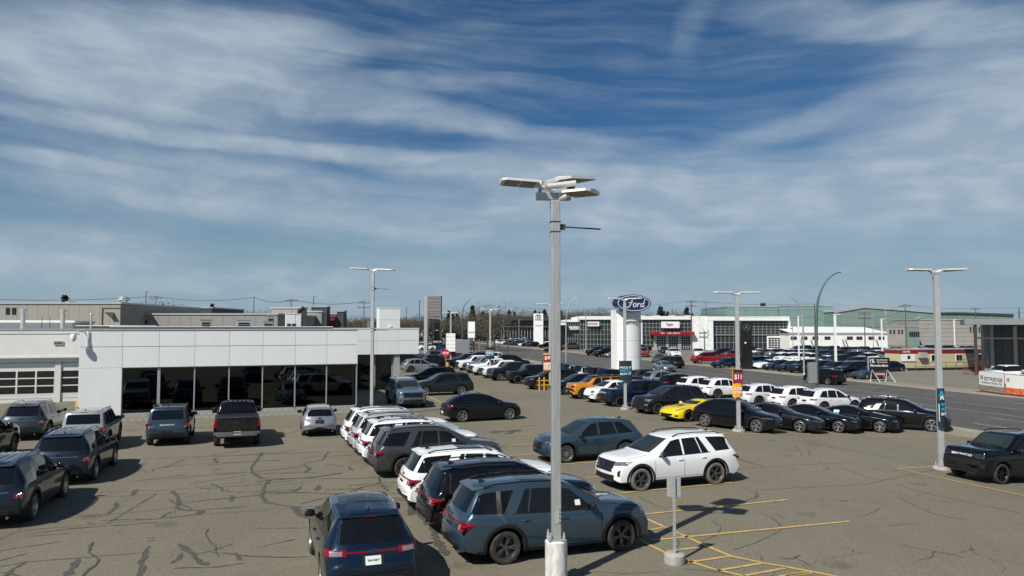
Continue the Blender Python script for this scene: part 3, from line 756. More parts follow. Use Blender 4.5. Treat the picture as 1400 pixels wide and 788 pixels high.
SPEC['edge'] = var('explorer', L=4.8, W=1.93, wb=2.85, fo=.95, tworoof=None,
    top=[(0, .66), (.03, .86), (.12, .96), (.35, 1.03), (1.0, 1.12), (1.15, 1.16), (2.1, 1.64), (2.5, 1.71), (3.2, 1.725), (4.05, 1.665), (4.2, 1.64), (4.62, 1.16), (4.72, 1.06), (4.78, .9), (4.8, .7)],
    belt=[(0, .64), (.05, .82), (.3, .92), (1.2, 1.04), (3.4, 1.10), (4.4, 1.15), (4.7, 1.0), (4.8, .66)], wt=[(0, .70), (.3, .8), (1.15, .8), (2.1, .70), (3.3, .71), (4.1, .66), (4.62, .76), (4.8, .8)],
    screen=(1.17, 2.08), backlight=(4.62, 4.24, .73, .62), side=[(1.5, 2.45, 2.2, 2.45), (2.53, 3.35, 2.53, 3.2), (3.45, 4.2, 3.32, 3.85)], doors=[1.4, 2.49, 3.4], handles=[2.3, 3.2], mirror=1.62,
    belttrim=(1.5, 4.15), trimmat='chrome', spoiler=(4.15, .14, .64), rails=None, fin=3.95, sunroof=(2.15, 3.5, .52), rearplate=(.86, True), platetext='768 MFC', rearbadge=1.015,
    tail=dict(r=(.52, .92, .95, 1.07), s=(.02, .30, .96, 1.07), w=(.60, .84, .965, 1.045)), tailbar=(.55, 1.0, 1.03, 'redlamp'), rearbump=[(.9, .32, .46, 'plastic'), (.6, .50, .515, 'reddark')], tailgapz=.60, spokes=10, rimstyle='thin', clad=.30, archtrim=None)
SPEC['escape'] = var('explorer', L=4.6, W=1.88, wb=2.71, fo=.90, R=.36, gc=.22, clad=.32, archtrim=.05,
    top=[(0, .62), (.03, .80), (.12, .90), (.35, .98), (.95, 1.07), (1.1, 1.11), (2.0, 1.58), (2.4, 1.655), (3.0, 1.665), (3.8, 1.59), (4.0, 1.555), (4.40, 1.14), (4.5, 1.05), (4.57, .92), (4.6, .66)],
    belt=[(0, .60), (.05, .76), (.3, .87), (1.1, .99), (3.3, 1.07), (4.2, 1.13), (4.5, 1.0), (4.6, .62)], wt=[(0, .68), (.3, .78), (1.1, .80), (2.0, .685), (3.1, .70), (3.9, .64), (4.4, .74), (4.6, .78)],
    screen=(1.12, 1.98), backlight=(4.42, 4.04, .70, .58), side=[(1.45, 2.35, 2.1, 2.35), (2.43, 3.2, 2.43, 3.08), (3.26, 3.95, 3.16, 3.5)], doors=[1.33, 2.39, 3.25], handles=[2.2, 3.05], mirror=1.5,
    belttrim=(1.45, 3.9), trimmat='gloss', spoiler=(3.95, .14, .6), rails=None, fin=3.75, sunroof=None, rearplate=(.80, False), rearbadge=None, grille=(.42, .56, .78, 'mesh'), head=(.50, .88, .76, .86, .80), fog=[(.66, .82, .42, .50)], intake=[(.6, .32, .44)],
    tail=dict(r=(.50, .90, .90, 1.0), s=(.02, .32, .92, 1.02), w=(.52, .6, .91, .98)), tailbar=None, rearbump=[(.88, .30, .50, 'plastic')], tailgapz=.56, spokes=10, rimstyle='thin')
SPEC['broncosport'] = var('explorer', L=4.4, W=1.89, wb=2.67, fo=.86, R=.37, gc=.27, clad=.40, archtrim=.08, waist=False, tworoof=1.6, bulF=.1, bulR=.05,
    top=[(0, .76), (.02, 1.06), (.08, 1.14), (.3, 1.18), (1.1, 1.21), (1.25, 1.23), (1.82, 1.70), (2.1, 1.76), (3.2, 1.79), (4.12, 1.79), (4.2, 1.77), (4.34, 1.20), (4.37, 1.12), (4.4, .8)],
    belt=[(0, .72), (.04, 1.02), (.3, 1.09), (1.2, 1.11), (3.0, 1.12), (4.3, 1.13), (4.38, 1.0), (4.4, .75)], wt=[(0, .82), (.3, .87), (1.2, .85), (1.82, .77), (3.2, .775), (4.15, .76), (4.33, .84), (4.4, .86)],
    screen=(1.27, 1.81), backlight=(4.33, 4.22, .72, .68), side=[(1.5, 2.35, 1.98, 2.35), (2.43, 3.12, 2.43, 3.12), (3.25, 4.1, 3.25, 4.02)], doors=[1.35, 2.39, 3.17], handles=[2.2, 3.02], mirror=1.62,
    belttrim=None, spoiler=(4.08, .12, .66), rails=(1.95, 3.95), fin=3.9, sunroof=None, rearplate=(.66, False), rearbadge=None, grille=(.80, .86, 1.02, 'one'), grframe=False, head=(.52, .80, .87, 1.01), fog=[(.7, .84, .55, .68)], intake=[(.72, .62, .80), (.6, .36, .5)],
    noseword=('BRONCO', .94, .82), tailword=('BRONCO', 1.0, .62), tail=dict(r=(.70, .88, .86, 1.07), s=(.0, .10, .86, 1.07), w=(.73, .82, .87, .93)), tailbar=None, rearbump=[(.9, .42, .62, 'plastic')], tailgapz=.63, exhaust=[], spokes=6, rimstyle='fat')
SPEC['bronco'] = var('broncosport', L=4.5, W=1.93, wb=2.75, fo=.75, R=.42, gc=.33, clad=.42, crown=.01, tworoof=1.2,
    top=[(0, .8), (.02, 1.12), (.06, 1.18), (1.3, 1.24), (1.45, 1.28), (1.75, 1.80), (2.0, 1.85), (4.2, 1.86), (4.32, 1.83), (4.44, 1.30), (4.47, 1.2), (4.5, .8)],
    belt=[(0, .78), (.04, 1.08), (.3, 1.15), (4.4, 1.20), (4.5, .75)], wt=[(0, .85), (.3, .86), (1.4, .86), (1.75, .80), (4.2, .79), (4.4, .86), (4.5, .88)],
    screen=(1.47, 1.74), backlight=(4.43, 4.34, .72, .68), side=[(1.6, 2.4, 1.8, 2.4), (2.48, 3.2, 2.48, 3.2), (3.3, 4.25, 3.3, 4.22)], doors=[1.5, 2.44, 3.25], handles=[2.25, 3.05], mirror=1.7, rails=None, ribs=None,
    noseword=None, tailword=None, tail=dict(r=(.76, .90, .90, 1.12)), tailbar=None, spoiler=None, grille=(.82, .86, 1.08, 'one'), head=(.58, .78, .88, 1.06), rearplate=(.75, True), spare=True, fin=None)
SPEC['wagon'] = var('explorer', L=5.35, W=2.05, wb=3.12, fo=.95, R=.41, gc=.28, clad=.36, bulF=.12,
    top=[(0, .76), (.02, 1.05), (.1, 1.16), (.35, 1.22), (1.2, 1.29), (1.4, 1.33), (2.1, 1.80), (2.4, 1.88), (3.4, 1.93), (4.7, 1.90), (4.85, 1.87), (5.15, 1.30), (5.25, 1.2), (5.32, 1.0), (5.35, .75)],
    belt=[(0, .74), (.05, 1.0), (.3, 1.1), (1.3, 1.17), (4.9, 1.22), (5.25, 1.1), (5.35, .7)], wt=[(0, .80), (.3, .85), (1.4, .84), (2.1, .73), (3.4, .74), (4.8, .71), (5.15, .8), (5.35, .84)],
    screen=(1.42, 2.08), backlight=(5.15, 4.9, .72, .64), side=[(1.75, 2.65, 2.2, 2.65), (2.73, 3.6, 2.73, 3.55), (3.7, 5.0, 3.7, 4.8)], doors=[1.55, 2.69, 3.65], handles=[2.5, 3.45], mirror=1.85, belttrim=(1.7, 5.0), spoiler=(4.8, .14, .64), rails=(2.4, 4.7), fin=4.6, sunroof=None,
    grille=(.68, .78, 1.06, 'bars'), head=(.70, .95, .86, 1.06), intake=[(.7, .42, .6)], skid=[(.72, .33, .41), (.8, .66, .72)], fog=[(.80, .9, .5, .62)])
SPEC['pickup'] = dict(L=6.0, W=2.04, R=.41, wb=3.75, fo=.95, gc=.36, clad=.40, archtrim=.05, bulF=.10, bulR=.03, planR=.02, planF=.06, liftR=.12, crown=.015, bed=3.98, arch=.09,
    top=[(0, .82), (.02, 1.12), (.08, 1.22), (.3, 1.27), (1.15, 1.33), (1.35, 1.37), (2.0, 1.82), (2.3, 1.90), (3.5, 1.92), (3.68, 1.88), (3.86, 1.42), (3.9, 1.38), (5.9, 1.40), (6.0, 1.38)],
    belt=[(0, .80), (.05, 1.08), (.3, 1.17), (1.3, 1.24), (3.8, 1.28), (3.9, 1.34), (5.9, 1.37), (6.0, 1.34)], wt=[(0, .82), (.3, .86), (1.3, .84), (2.0, .74), (3.5, .73), (3.86, .84), (3.95, .90), (6.0, .92)],
    screen=(1.37, 1.98), backlight=(3.83, 3.71, .68, .64), side=[(1.62, 2.5, 2.08, 2.5), (2.58, 3.6, 2.58, 3.5)], doors=[1.5, 2.54, 3.68, 3.9], handles=[2.35, 3.5], mirror=1.75, mirsize=(.15, .24, .28), belttrim=(1.6, 3.6),
    grille=(.62, .72, 1.1, 'bars'), grframe=True, grtaper=1., head=(.64, .92, .80, 1.08), intake=[(.55, .45, .6)], skid=[(.9, .60, .70)], fog=[(.68, .84, .47, .57)],
    tail=dict(r=(.86, .965, .98, 1.30), s=(.0, .10, .98, 1.30)), rearplate=(.72, True), rearbadge=1.18, rearbump=[(.98, .58, .78, 'satin')], tailgapz=.86, spokes=6, rimstyle='fat', tw=.28, rimr=.64)
SPEC['bigpickup'] = var('pickup', tailbar=(.84, .86, 1.33, 'gloss'), R=.43, gc=.42)
SPEC['mach'] = var('explorer', L=4.73, W=1.88, wb=2.98, fo=.85, R=.365, gc=.20, clad=.30, archtrim=.05,
    top=[(0, .60), (.03, .76), (.12, .85), (.4, .95), (1.0, 1.04), (1.15, 1.07), (2.1, 1.50), (2.55, 1.59), (3.0, 1.60), (3.5, 1.55), (4.0, 1.42), (4.5, 1.13), (4.62, 1.06), (4.70, .9), (4.73, .66)],
    belt=[(0, .58), (.05, .72), (.3, .82), (1.1, .95), (3.0, 1.02), (4.2, 1.10), (4.6, 1.0), (4.73, .60)], wt=[(0, .66), (.3, .76), (1.15, .80), (2.1, .68), (3.1, .67), (4.0, .60), (4.5, .70), (4.73, .78)],
    screen=(1.17, 2.08), backlight=(4.48, 3.95, .62, .52), side=[(1.5, 2.45, 2.2, 2.45), (2.52, 3.4, 2.52, 3.25), (3.44, 3.85, 3.3, 3.45)], doors=[1.4, 2.48, 3.4], handles=[], mirror=1.6, belttrim=None, spoiler=None, rails=None, fin=3.7, sunroof=(2.15, 3.4, .52),
    grille=(.40, .58, .72, 'thin'), grframe=False, badge=False, head=(.55, .88, .72, .81, .77), fog=[(.68, .8, .38, .48)], intake=[(.6, .28, .38)], skid=[], tail=dict(r=(.45, .88, .90, .99)), tailbar=None, rearplate=(.55, True), rearbadge=None, rearbump=[(.86, .28, .46, 'plastic')], tailgapz=.62, exhaust=[], spokes=5)
SPEC['mustang'] = var('mach', L=4.80, W=1.915, wb=2.72, fo=.93, R=.345, gc=.17, clad=.22, archtrim=None, waist=False,
    top=[(0, .55), (.03, .68), (.12, .76), (.4, .87), (1.3, 1.00), (1.5, 1.02), (2.35, 1.31), (2.7, 1.375), (3.1, 1.37), (3.7, 1.24), (4.25, 1.03), (4.6, 1.02), (4.74, .96), (4.80, .7)],
    belt=[(0, .53), (.05, .65), (.3, .76), (1.4, .90), (2.8, .94), (3.6, .99), (4.2, .98), (4.7, .90), (4.8, .6)], wt=[(0, .70), (.3, .78), (1.5, .78), (2.35, .63), (3.1, .62), (3.9, .62), (4.25, .74), (4.8, .80)],
    screen=(1.52, 2.34), backlight=(4.20, 3.55, .58, .54), side=[(1.95, 3.05, 2.45, 3.02), (3.10, 3.65, 3.06, 3.3)], doors=[1.75, 3.08], handles=[2.9], mirror=2.0, fin=3.6, sunroof=None, grille=(.52, .46, .64, 'mesh'), badge=False, head=(.56, .86, .62, .70, .66), intake=[(.7, .22, .32)], fog=[(.7, .84, .34, .44)],
    tail=dict(r=(.42, .86, .78, .90)), rearplate=(.55, True), rearbump=[(.86, .22, .38, 'plastic')], spokes=5, rimstyle='fat', tailgap=False, spoiler=(4.66, .08, .7))
SPEC['sports'] = var('mustang', L=4.5, W=1.90, wb=2.71, fo=.95, R=.34, gc=.15, planF=.16, bulF=.34, waist=False,
    top=[(0, .48), (.03, .58), (.12, .64), (.5, .78), (1.3, .90), (1.7, .95), (2.35, 1.16), (2.65, 1.23), (2.95, 1.22), (3.5, 1.13), (4.1, 1.00), (4.4, .96), (4.47, .9), (4.5, .66)],
    belt=[(0, .46), (.05, .55), (.4, .72), (1.0, .82), (1.8, .84), (2.8, .86), (3.5, .93), (4.2, .94), (4.5, .6)], wt=[(0, .62), (.4, .70), (1.6, .72), (2.35, .60), (3.0, .58), (3.8, .56), (4.3, .74), (4.5, .78)],
    screen=(1.72, 2.33), backlight=(3.98, 3.15, .50, .50), side=[(2.0, 3.05, 2.4, 3.0)], doors=[1.85, 3.1], handles=[], mirror=2.05, fin=None, grille=(.50, .34, .46, 'mesh'), head=(.60, .84, .60, .68, .74), intake=[(.66, .18, .24)], fog=[(.64, .80, .30, .40)],
    tail=dict(r=(.40, .80, .74, .86)), rearplate=(.5, True), rearbump=[(.84, .2, .36, 'plastic')], spoiler=(4.36, .08, .7), spokes=5, hoodgap=False)
SPEC['hatch'] = var('escape', L=4.41, W=1.74, wb=2.62, fo=.90, R=.32, gc=.19, clad=.2, archtrim=None,
    top=[(0, .58), (.03, .72), (.12, .80), (.35, .88), (1.0, .97), (1.15, 1.0), (1.95, 1.40), (2.3, 1.465), (3.0, 1.475), (3.8, 1.42), (3.95, 1.39), (4.25, 1.02), (4.32, .95), (4.38, .8), (4.41, .6)],
    belt=[(0, .56), (.05, .68), (.3, .79), (1.1, .91), (3.2, .96), (4.1, 1.0), (4.3, .88), (4.41, .56)], wt=[(0, .68), (.3, .78), (1.1, .80), (1.95, .70), (3.0, .71), (3.9, .66), (4.25, .76), (4.41, .8)],
    screen=(1.17, 1.93), backlight=(4.25, 3.98, .70, .62), side=[(1.45, 2.3, 2.05, 2.3), (2.38, 3.1, 2.38, 3.05), (3.16, 3.85, 3.12, 3.55)], doors=[1.3, 2.34, 3.13], handles=[2.15, 2.95], mirror=1.5, belttrim=None, spoiler=(3.92, .14, .62), fin=None, rearplate=(.76, False), rearbadge=.93,
    grille=(.35, .5, .66, 'bars'), head=(.46, .82, .62, .76, .7), intake=[(.5, .28, .4)], tail=dict(r=(.55, .84, .84, .99), s=(.0, .15, .86, .98)), rearbump=[(.5, .25, .34, 'plastic')], tailgapz=.5, spokes=5)
SPEC['bubble'] = var('escape', L=4.26, W=1.80, wb=2.57, fo=.86, R=.345, gc=.22, clad=.30, planF=.16, bulF=.3,
    top=[(0, .60), (.04, .80), (.14, .92), (.35, 1.01), (.9, 1.09), (1.0, 1.12), (1.75, 1.54), (2.1, 1.60), (2.7, 1.61), (3.5, 1.55), (3.7, 1.50), (4.05, 1.12), (4.15, 1.02), (4.23, .85), (4.26, .6)],
    belt=[(0, .58), (.05, .74), (.3, .88), (1.1, 1.0), (3.1, 1.05), (3.9, 1.09), (4.15, .95), (4.26, .58)], wt=[(0, .60), (.3, .74), (1.0, .79), (1.75, .71), (2.8, .71), (3.6, .66), (4.05, .74), (4.26, .78)],
    screen=(1.02, 1.73), backlight=(4.05, 3.74, .66, .58), side=[(1.3, 2.15, 1.85, 2.15), (2.23, 2.9, 2.23, 2.85), (2.97, 3.6, 2.92, 3.3)], doors=[1.25, 2.19, 2.93], handles=[2.02, 2.77], mirror=1.4, belttrim=None, spoiler=(3.65, .12, .6), fin=None,
    grille=(.55, .42, .52, 'one'), grframe=False, badge=False, head=(.52, .76, .72, .88), fog=[(.60, .76, .56, .64)], intake=[(.5, .30, .37)], tail=dict(r=(.55, .85, .82, .98)), rearplate=(.66, True), spokes=10, rimstyle='thin')
SPEC['sedan'] = var('escape', L=4.8, W=1.84, wb=2.8, fo=.92, R=.33, gc=.18, clad=.2, archtrim=None,
    top=[(0, .55), (.03, .68), (.12, .76), (.4, .86), (1.1, .96), (1.3, .99), (2.15, 1.36), (2.5, 1.43), (3.1, 1.44), (3.6, 1.38), (4.2, 1.08), (4.65, 1.06), (4.75, .98), (4.80, .7)],
    belt=[(0, .53), (.05, .65), (.3, .76), (1.2, .89), (3.2, .96), (4.2, 1.02), (4.7, .92), (4.8, .6)], wt=[(0, .68), (.3, .78), (1.3, .80), (2.15, .68), (3.2, .68), (3.8, .66), (4.2, .76), (4.8, .8)],
    screen=(1.32, 2.13), backlight=(4.15, 3.65, .64, .56), side=[(1.6, 2.55, 2.25, 2.55), (2.63, 3.5, 2.63, 3.4)], doors=[1.45, 2.59, 3.5], handles=[2.4, 3.3], mirror=1.7, belttrim=(1.6, 3.8), spoiler=None, fin=3.6, sunroof=None, rearplate=(.7, True), rearbadge=None,
    grille=(.40, .48, .66, 'bars'), head=(.50, .86, .64, .75, .70), intake=[(.6, .25, .36)], tail=dict(r=(.5, .88, .84, .96)), rearbump=[(.5, .22, .32, 'plastic')], tailgap=False, spokes=5)
# extras: bonnet vent of the sports car, price sticker on side windows
def _vent(b, sx):
    m = MB(); b.patch(m, 'top', lambda u, v: (sx(lerp(.95, 1.35, u)), (v * 2 - 1) * .22), 4, 4, .006, 0)
    return m, M['gloss'], None
def _gill(b, sx):
    m = MB()
    for sg in (1, -1): b.patch(m, 'side', lambda u, v: (sx(lerp(1.55, 1.75, u) + .12 * v), lerp(.42, .70, v)), 2, 4, .005, 0, sg)
    return m, M['gloss'], None
SPEC['sports']['extra'] = dict(bonnet_vent=_vent, side_vent=_gill)
def _stick(b, sx):
    m = MB(); b.patch(m, 'side', lambda u, v: (sx(lerp(3.12, 3.42, u)), lerp(.99, 1.12, v)), 2, 2, .012, 0, -1)
    return m, M['sticker'], None
SPEC['mustang_s'] = var('mustang', extra=dict(price_sticker=_stick))
def _rearst(b, sx):
    m = MB(); b.patch(m, 'side', lambda u, v: (sx(lerp(1.98, 2.12, u)), lerp(1.2, 1.32, v)), 2, 2, .012, 0, -1)
    return m, M['stickerw'], None
SPEC['explorer_st'] = var('explorer', extra=dict(window_sticker=_rearst))
def _clamps(b, sx):
    m = MB()
    for k in range(5): m.cbox((sx(3.55), (k - 2) * .2, 1.945), (.05, .08, .03))
    return m, M['gloss'], None
SPEC['bigpickup']['extra'] = dict(roof_light=_clamps)
TPL = {}; LOW = {}
ROLES = dict(arch='plastic', handle=None, mirror='gloss', grille='plastic', head='lampdark', fog='plastic', tail='redlamp', rail='gloss', sunroof='glass', fin='gloss', rim='rimdark', tyre='tyre')
COUNT = {}
def car(spec, name, col, px=None, py=None, yaw=0., ref='c', label='', cat='car', group=None, at=None, **ro):
    "stand a vehicle so that the chosen wheel (fl fr rl rr), bumper (fc rc) or centre is over the ground point"
    if spec not in TPL: TPL[spec] = template(SPEC[spec])
    T, b = TPL[spec]
    p = G(px, py) if at is None else Vector((at[0], at[1], 0))
    yw = b.W2 - .12
    lx, ly = {'fl': (b.wb / 2, yw), 'fr': (b.wb / 2, -yw), 'rl': (-b.wb / 2, yw), 'rr': (-b.wb / 2, -yw), 'fc': (b.xF, 0), 'rc': (b.xR, 0), 'c': (0, 0)}[ref]
    a = R(yaw); c, s = math.cos(a), math.sin(a)
    cx, cy = p.x - (c * lx - s * ly), p.y - (s * lx + c * ly)
    zz = [zg(cx + c * qx - s * qy, cy + s * qx + c * qy) for qx, qy in ((b.wb / 2, yw), (b.wb / 2, -yw), (-b.wb / 2, yw), (-b.wb / 2, -yw))]
    z = sum(zz) / 4
    e = empty(name, (cx, cy, z), a, label, cat, group)
    pitch = -math.atan2((zz[0] + zz[1] - zz[2] - zz[3]) / 2, b.wb); roll = math.atan2((zz[0] + zz[2] - zz[1] - zz[3]) / 2, 2 * yw)
    e.rotation_euler = (roll, pitch, a)
    pm = P[col]; objs = []
    for nm, me, loc, rot, par, roles in T:
        o = bpy.data.objects.new(nm, me); COL.objects.link(o); o.location = loc; o.rotation_euler = rot
        o.parent = e if par is None else objs[par]
        for i, r_ in roles.items():
            if r_ == 'paint': m = pm
            elif r_ == 'roof': m = ro.get('roof') and (P.get(ro['roof']) or M[ro['roof']]) or pm
            else:
                k = ro.get(r_, ROLES[r_]); m = pm if k is None or k == 'paint' else (M.get(k) or P.get(k))
            o.material_slots[i].link = 'OBJECT'; o.material_slots[i].material = m
        objs.append(o)
    return e
LOWL = {}
def far(spec, name, col, px=None, py=None, yaw=0., label='', cat='car', group=None, ref='c', at=None, rim='rimdark'):
    if spec not in LOW: LOW[spec] = low_template(SPEC[spec])
    me, b = LOW[spec]
    p = G(px, py) if at is None else Vector((at[0], at[1], zg(*at)))
    yw = b.W2 - .12
    lx, ly = {'fl': (b.wb / 2, yw), 'fr': (b.wb / 2, -yw), 'rl': (-b.wb / 2, yw), 'rr': (-b.wb / 2, -yw), 'fc': (b.xF, 0), 'rc': (b.xR, 0), 'c': (0, 0)}[ref]
    a = R(yaw); c, s = math.cos(a), math.sin(a)
    o = bpy.data.objects.new(name, me); COL.objects.link(o); o.location = (p.x - (c * lx - s * ly), p.y - (s * lx + c * ly), p.z); o.rotation_euler = (0, 0, a)
    for i in (0, 2): o.material_slots[i].link = 'OBJECT'; o.material_slots[i].material = P[col]
    o.material_slots[4].link = 'OBJECT'; o.material_slots[4].material = M[rim]
    return tag(o, label, cat, group)
# ------------------------------------------------------------------ ground, road, kerbs, markings
def W(s, r): p = RN * s + RD * r; return p.x, p.y
def strip(name, s0, s1, r0, r1, dz, m, n=1):
    ss = sorted({s0, s1} | {x for x in _SB if s0 < x < s1}); mb = MB()
    for i in range(n + 1):
        r = lerp(r0, r1, i / n)
        for s in ss: x, y = W(s, r); mb.v.append((x, y, zg(x, y) + dz))
    k = len(ss)
    for i in range(n):
        for j in range(k - 1): a = i * k + j; mb.f.append((a, a + 1, a + k + 1, a + k)); mb.mi.append(0)
    return mb.build(name, m)
tag(strip('ground', -4000, 6000, -4000, 8000, -.008, M['prairie'], 4), kind='structure')
tag(strip('parking_lot', -110, 34.2, -60, 210, 0, M['lot'], 4), kind='structure')
tag(strip('road', 36.4, 57.2, -200, 900, .004, M['road'], 10), kind='structure')
tag(strip('verge', 34.2, 36.25, -60, 320, .0, M['gravel'], 4), kind='structure')
tag(strip('verge', 57.35, 61.5, -200, 420, .0, M['gravel'], 4), kind='structure')
tag(strip('far_parking_lot', 61.5, 330, -150, 420, .0, M['farlot'], 4), kind='structure')
def kerb(s0, s1, r0, r1):
    mb = MB(); n = 24
    for i in range(n):
        a, b = lerp(r0, r1, i / n), lerp(r0, r1, (i + 1) / n) - .02
        q = [W(s0, a), W(s1, a), W(s1, b), W(s0, b)]
        mb.add([(x, y, zg(x, y) - .05) for x, y in q] + [(x, y, zg(x, y) + .13) for x, y in q], [(4, 5, 6, 7), (0, 1, 5, 4), (1, 2, 6, 5), (2, 3, 7, 6), (3, 0, 4, 7)])
    tag(mb.build('kerb', M['curb']), kind='structure')
kerb(57.2, 57.4, -120, 96); kerb(57.2, 57.4, 112, 400); kerb(36.2, 36.4, 12, 200)
def ribbon(pts, wd, dz, mb, jit=0., step=.4):
    "flat strip following ground points"
    P_ = [Vector(p[:2]) for p in pts]; out = []
    for a, b in zip(P_, P_[1:]):
        n = max(1, int((b - a).length / step))
        for i in range(n): out.append(a.lerp(b, i / n))
    out.append(P_[-1]); vs = []
    for i, p in enumerate(out):
        d = (out[min(i + 1, len(out) - 1)] - out[max(i - 1, 0)]).normalized(); q = Vector((-d.y, d.x))
        j = rnd.uniform(-jit, jit) if 0 < i < len(out) - 1 else 0
        w_ = wd / 2 * (1 + (rnd.uniform(-.45, .6) if jit else 0)) * (.35 if jit and i in (0, len(out) - 1) else 1)
        for s_ in (-1, 1): v = p + q * (s_ * w_ + j); vs.append((v.x, v.y, zg(v.x, v.y) + dz))
    mb.add(vs, [(2 * i, 2 * i + 2, 2 * i + 3, 2 * i + 1) for i in range(len(out) - 1)])
def yl(*pts, wd=.11, m='linepaint', dz=.015):
    mb = MB(); ribbon([G(*p) for p in pts], wd, dz, mb, 0, .45); return tag(mb.build('painted_line', M[m]), kind='structure')
def z7(*p): return [(700 + x / 2.735, 500 + y / 2.735) for x, y in p]
def z8(*p): return [(1000 + x / 2.735, 500 + y / 2.735) for x, y in p]
for L_ in ([(0, 262), (75, 258)], [(0, 298), (80, 294)], [(-10, 339), (95, 331)], [(180, 370), (310, 362)], [(280, 421), (330, 417)], [(395, 479), (825, 438)], [(485, 558), (1030, 503)], [(520, 655), (1262, 584)],
           [(480, 655), (585, 708), (750, 762), (880, 792), (1000, 815)], [(515, 616), (562, 608)], [(578, 697), (700, 681)], [(655, 738), (812, 715)], [(770, 768), (935, 741)], [(865, 788), (1020, 760)], [(1000, 790), (1108, 774)],
           [(690, 232), (825, 258)]): yl(*z7(*L_))
yl(*z7((485, 567), (600, 618), (720, 673), (820, 715), (950, 742), (1094, 767)), (1143, 789), (1200, 802))
for L_ in ([(4, 258), (430, 262), (915, 268)], [(620, 386), (1150, 500)], [(622, 386), (772, 379)]): yl(*z8(*L_))
yl((583, 541), (606, 552)); yl((640, 575), (700, 573)); yl((685, 583), (728, 581)); yl((1075, 788.5), (1110, 784))
def dash(s, r0, r1, wd=.14): 
    mb = MB(); ribbon([W(s, r0), W(s, r1)], wd, .012, mb, 0, 5); tag(mb.build('painted_line', M['lanepaint']), kind='structure')
for k in range(-6, 40): dash(39.6, k * 9, k * 9 + 3.2); dash(43.1, k * 9 + 2, k * 9 + 5.5); dash(53.4, k * 9 + 1, k * 9 + 4)
dash(45.4, -60, 330, .12); dash(49.4, -60, 330, .12)
# tar seals, traced run by run
def z3(*p): return [(x / 3.333, 600 + y / 3.333) for x, y in p]
def z4(*p): return [(280 + x / 5, 560 + y / 5) for x, y in p]
TAR = [(z3((-40, 490), (0, 460), (60, 430), (150, 415), (320, 400), (500, 385), (740, 362), (1000, 340), (1330, 315), (1560, 300)), .05), (z3((270, 365), (430, 352), (620, 335), (800, 312)), .05), (z3((290, 340), (350, 345), (430, 352)), .07),
    (z3((490, 385), (560, 345), (640, 295), (715, 252)), .08), (z3((430, 268), (540, 263), (715, 252), (860, 250)), .05), (z3((400, 250), (560, 240), (780, 235), (960, 215), (1130, 195)), .05), (z3((605, 258), (618, 232)), .2),
    (z3((785, 238), (810, 265), (815, 295), (810, 318), (850, 328), (925, 325)), .15), (z3((905, 345), (925, 325)), .25), (z3((730, 362), (765, 340), (800, 330)), .1), (z3((490, 345), (530, 312), (530, 290)), .14),
    (z3((690, 155), (700, 140), (770, 125), (845, 92)), .07), (z3((1195, 62), (1175, 95), (1145, 130), (1150, 155), (1190, 180), (1235, 185)), .15), (z3((1235, 185), (1205, 215), (1205, 245), (1190, 265), (1215, 290), (1290, 305), (1340, 310)), .14),
    (z3((960, 205), (1010, 225), (1015, 238), (1120, 247)), .09), (z3((1050, 288), (1062, 258)), .22), (z3((830, 292), (1060, 268), (1190, 258)), .05), (z3((975, 90), (990, 110)), .16), (z3((965, 148), (1010, 133)), .07), (z3((860, 205), (1000, 185), (1135, 162)), .05),
    (z3((130, 446), (320, 432)), .05), (z3((-40, 518), (100, 495), (285, 470)), .06), (z3((-20, 560), (120, 525)), .07), (z3((-20, 588), (120, 562), (350, 545), (650, 520)), .05), (z3((10, 640), (60, 595), (120, 560)), .12), (z3((300, 640), (335, 580), (360, 548)), .2),
    (z3((625, 640), (655, 590), (640, 565), (660, 540), (665, 515), (680, 492)), .15), (z3((815, 480), (850, 510), (890, 535), (910, 565), (950, 577)), .2), (z3((900, 527), (980, 508), (1060, 480)), .05), (z3((780, 570), (810, 550), (828, 522)), .12),
    (z3((1075, 520), (1095, 555)), .14), (z3((668, 468), (705, 464)), .1), (z3((670, 455), (705, 451)), .1), (z3((1335, 310), (1360, 335), (1400, 362)), .3), (z3((530, 98), (700, 90), (960, 80), (1400, 62)), .04), (z3((620, 150), (760, 130), (900, 115), (1280, 98)), .04), (z3((750, 184), (880, 178)), .04),
    (z4((0, 383), (330, 355), (520, 348)), .05), (z4((40, 325), (270, 315), (640, 300), (1080, 282)), .04), (z4((40, 440), (320, 430), (680, 390)), .05), (z4((360, 440), (690, 432), (760, 438)), .05), (z4((455, 475), (660, 470), (1000, 475), (1210, 463)), .05),
    (z4((-40, 545), (400, 510), (620, 485)), .05), (z4((670, 372), (715, 405), (690, 432)), .12), (z4((680, 370), (810, 345), (825, 310), (855, 290)), .08), (z4((820, 375), (950, 388)), .05), (z4((985, 392), (1005, 415)), .14), (z4((480, 578), (600, 565), (640, 545), (660, 525)), .09),
    (z4((760, 555), (785, 520)), .2), (z4((1195, 463), (1195, 500), (1250, 560)), .11), (z4((985, 570), (1080, 530), (1190, 513)), .08), (z4((600, 568), (760, 572), (1000, 580), (1400, 575)), .04), (z4((-60, 630), (390, 585)), .05), (z4((650, 648), (850, 600)), .05), (z4((600, 665), (650, 705)), .14),
    (z4((0, 685), (300, 665)), .05), (z4((1350, 560), (1400, 640), (1420, 720)), .2), (z4((520, 170), (600, 160), (640, 140)), .06), (z4((-100, 125), (300, 118), (620, 122)), .08), (z4((640, 330), (900, 318), (1180, 306)), .04),
    ([(565, 690), (575, 705), (590, 720), (600, 745), (610, 760)], .22), ([(552, 668), (566, 690), (560, 705)], .16), ([(668, 591), (700, 590), (708, 588)], .5), ([(690, 594), (702, 591)], .3)]
cr_ = random.Random(5)
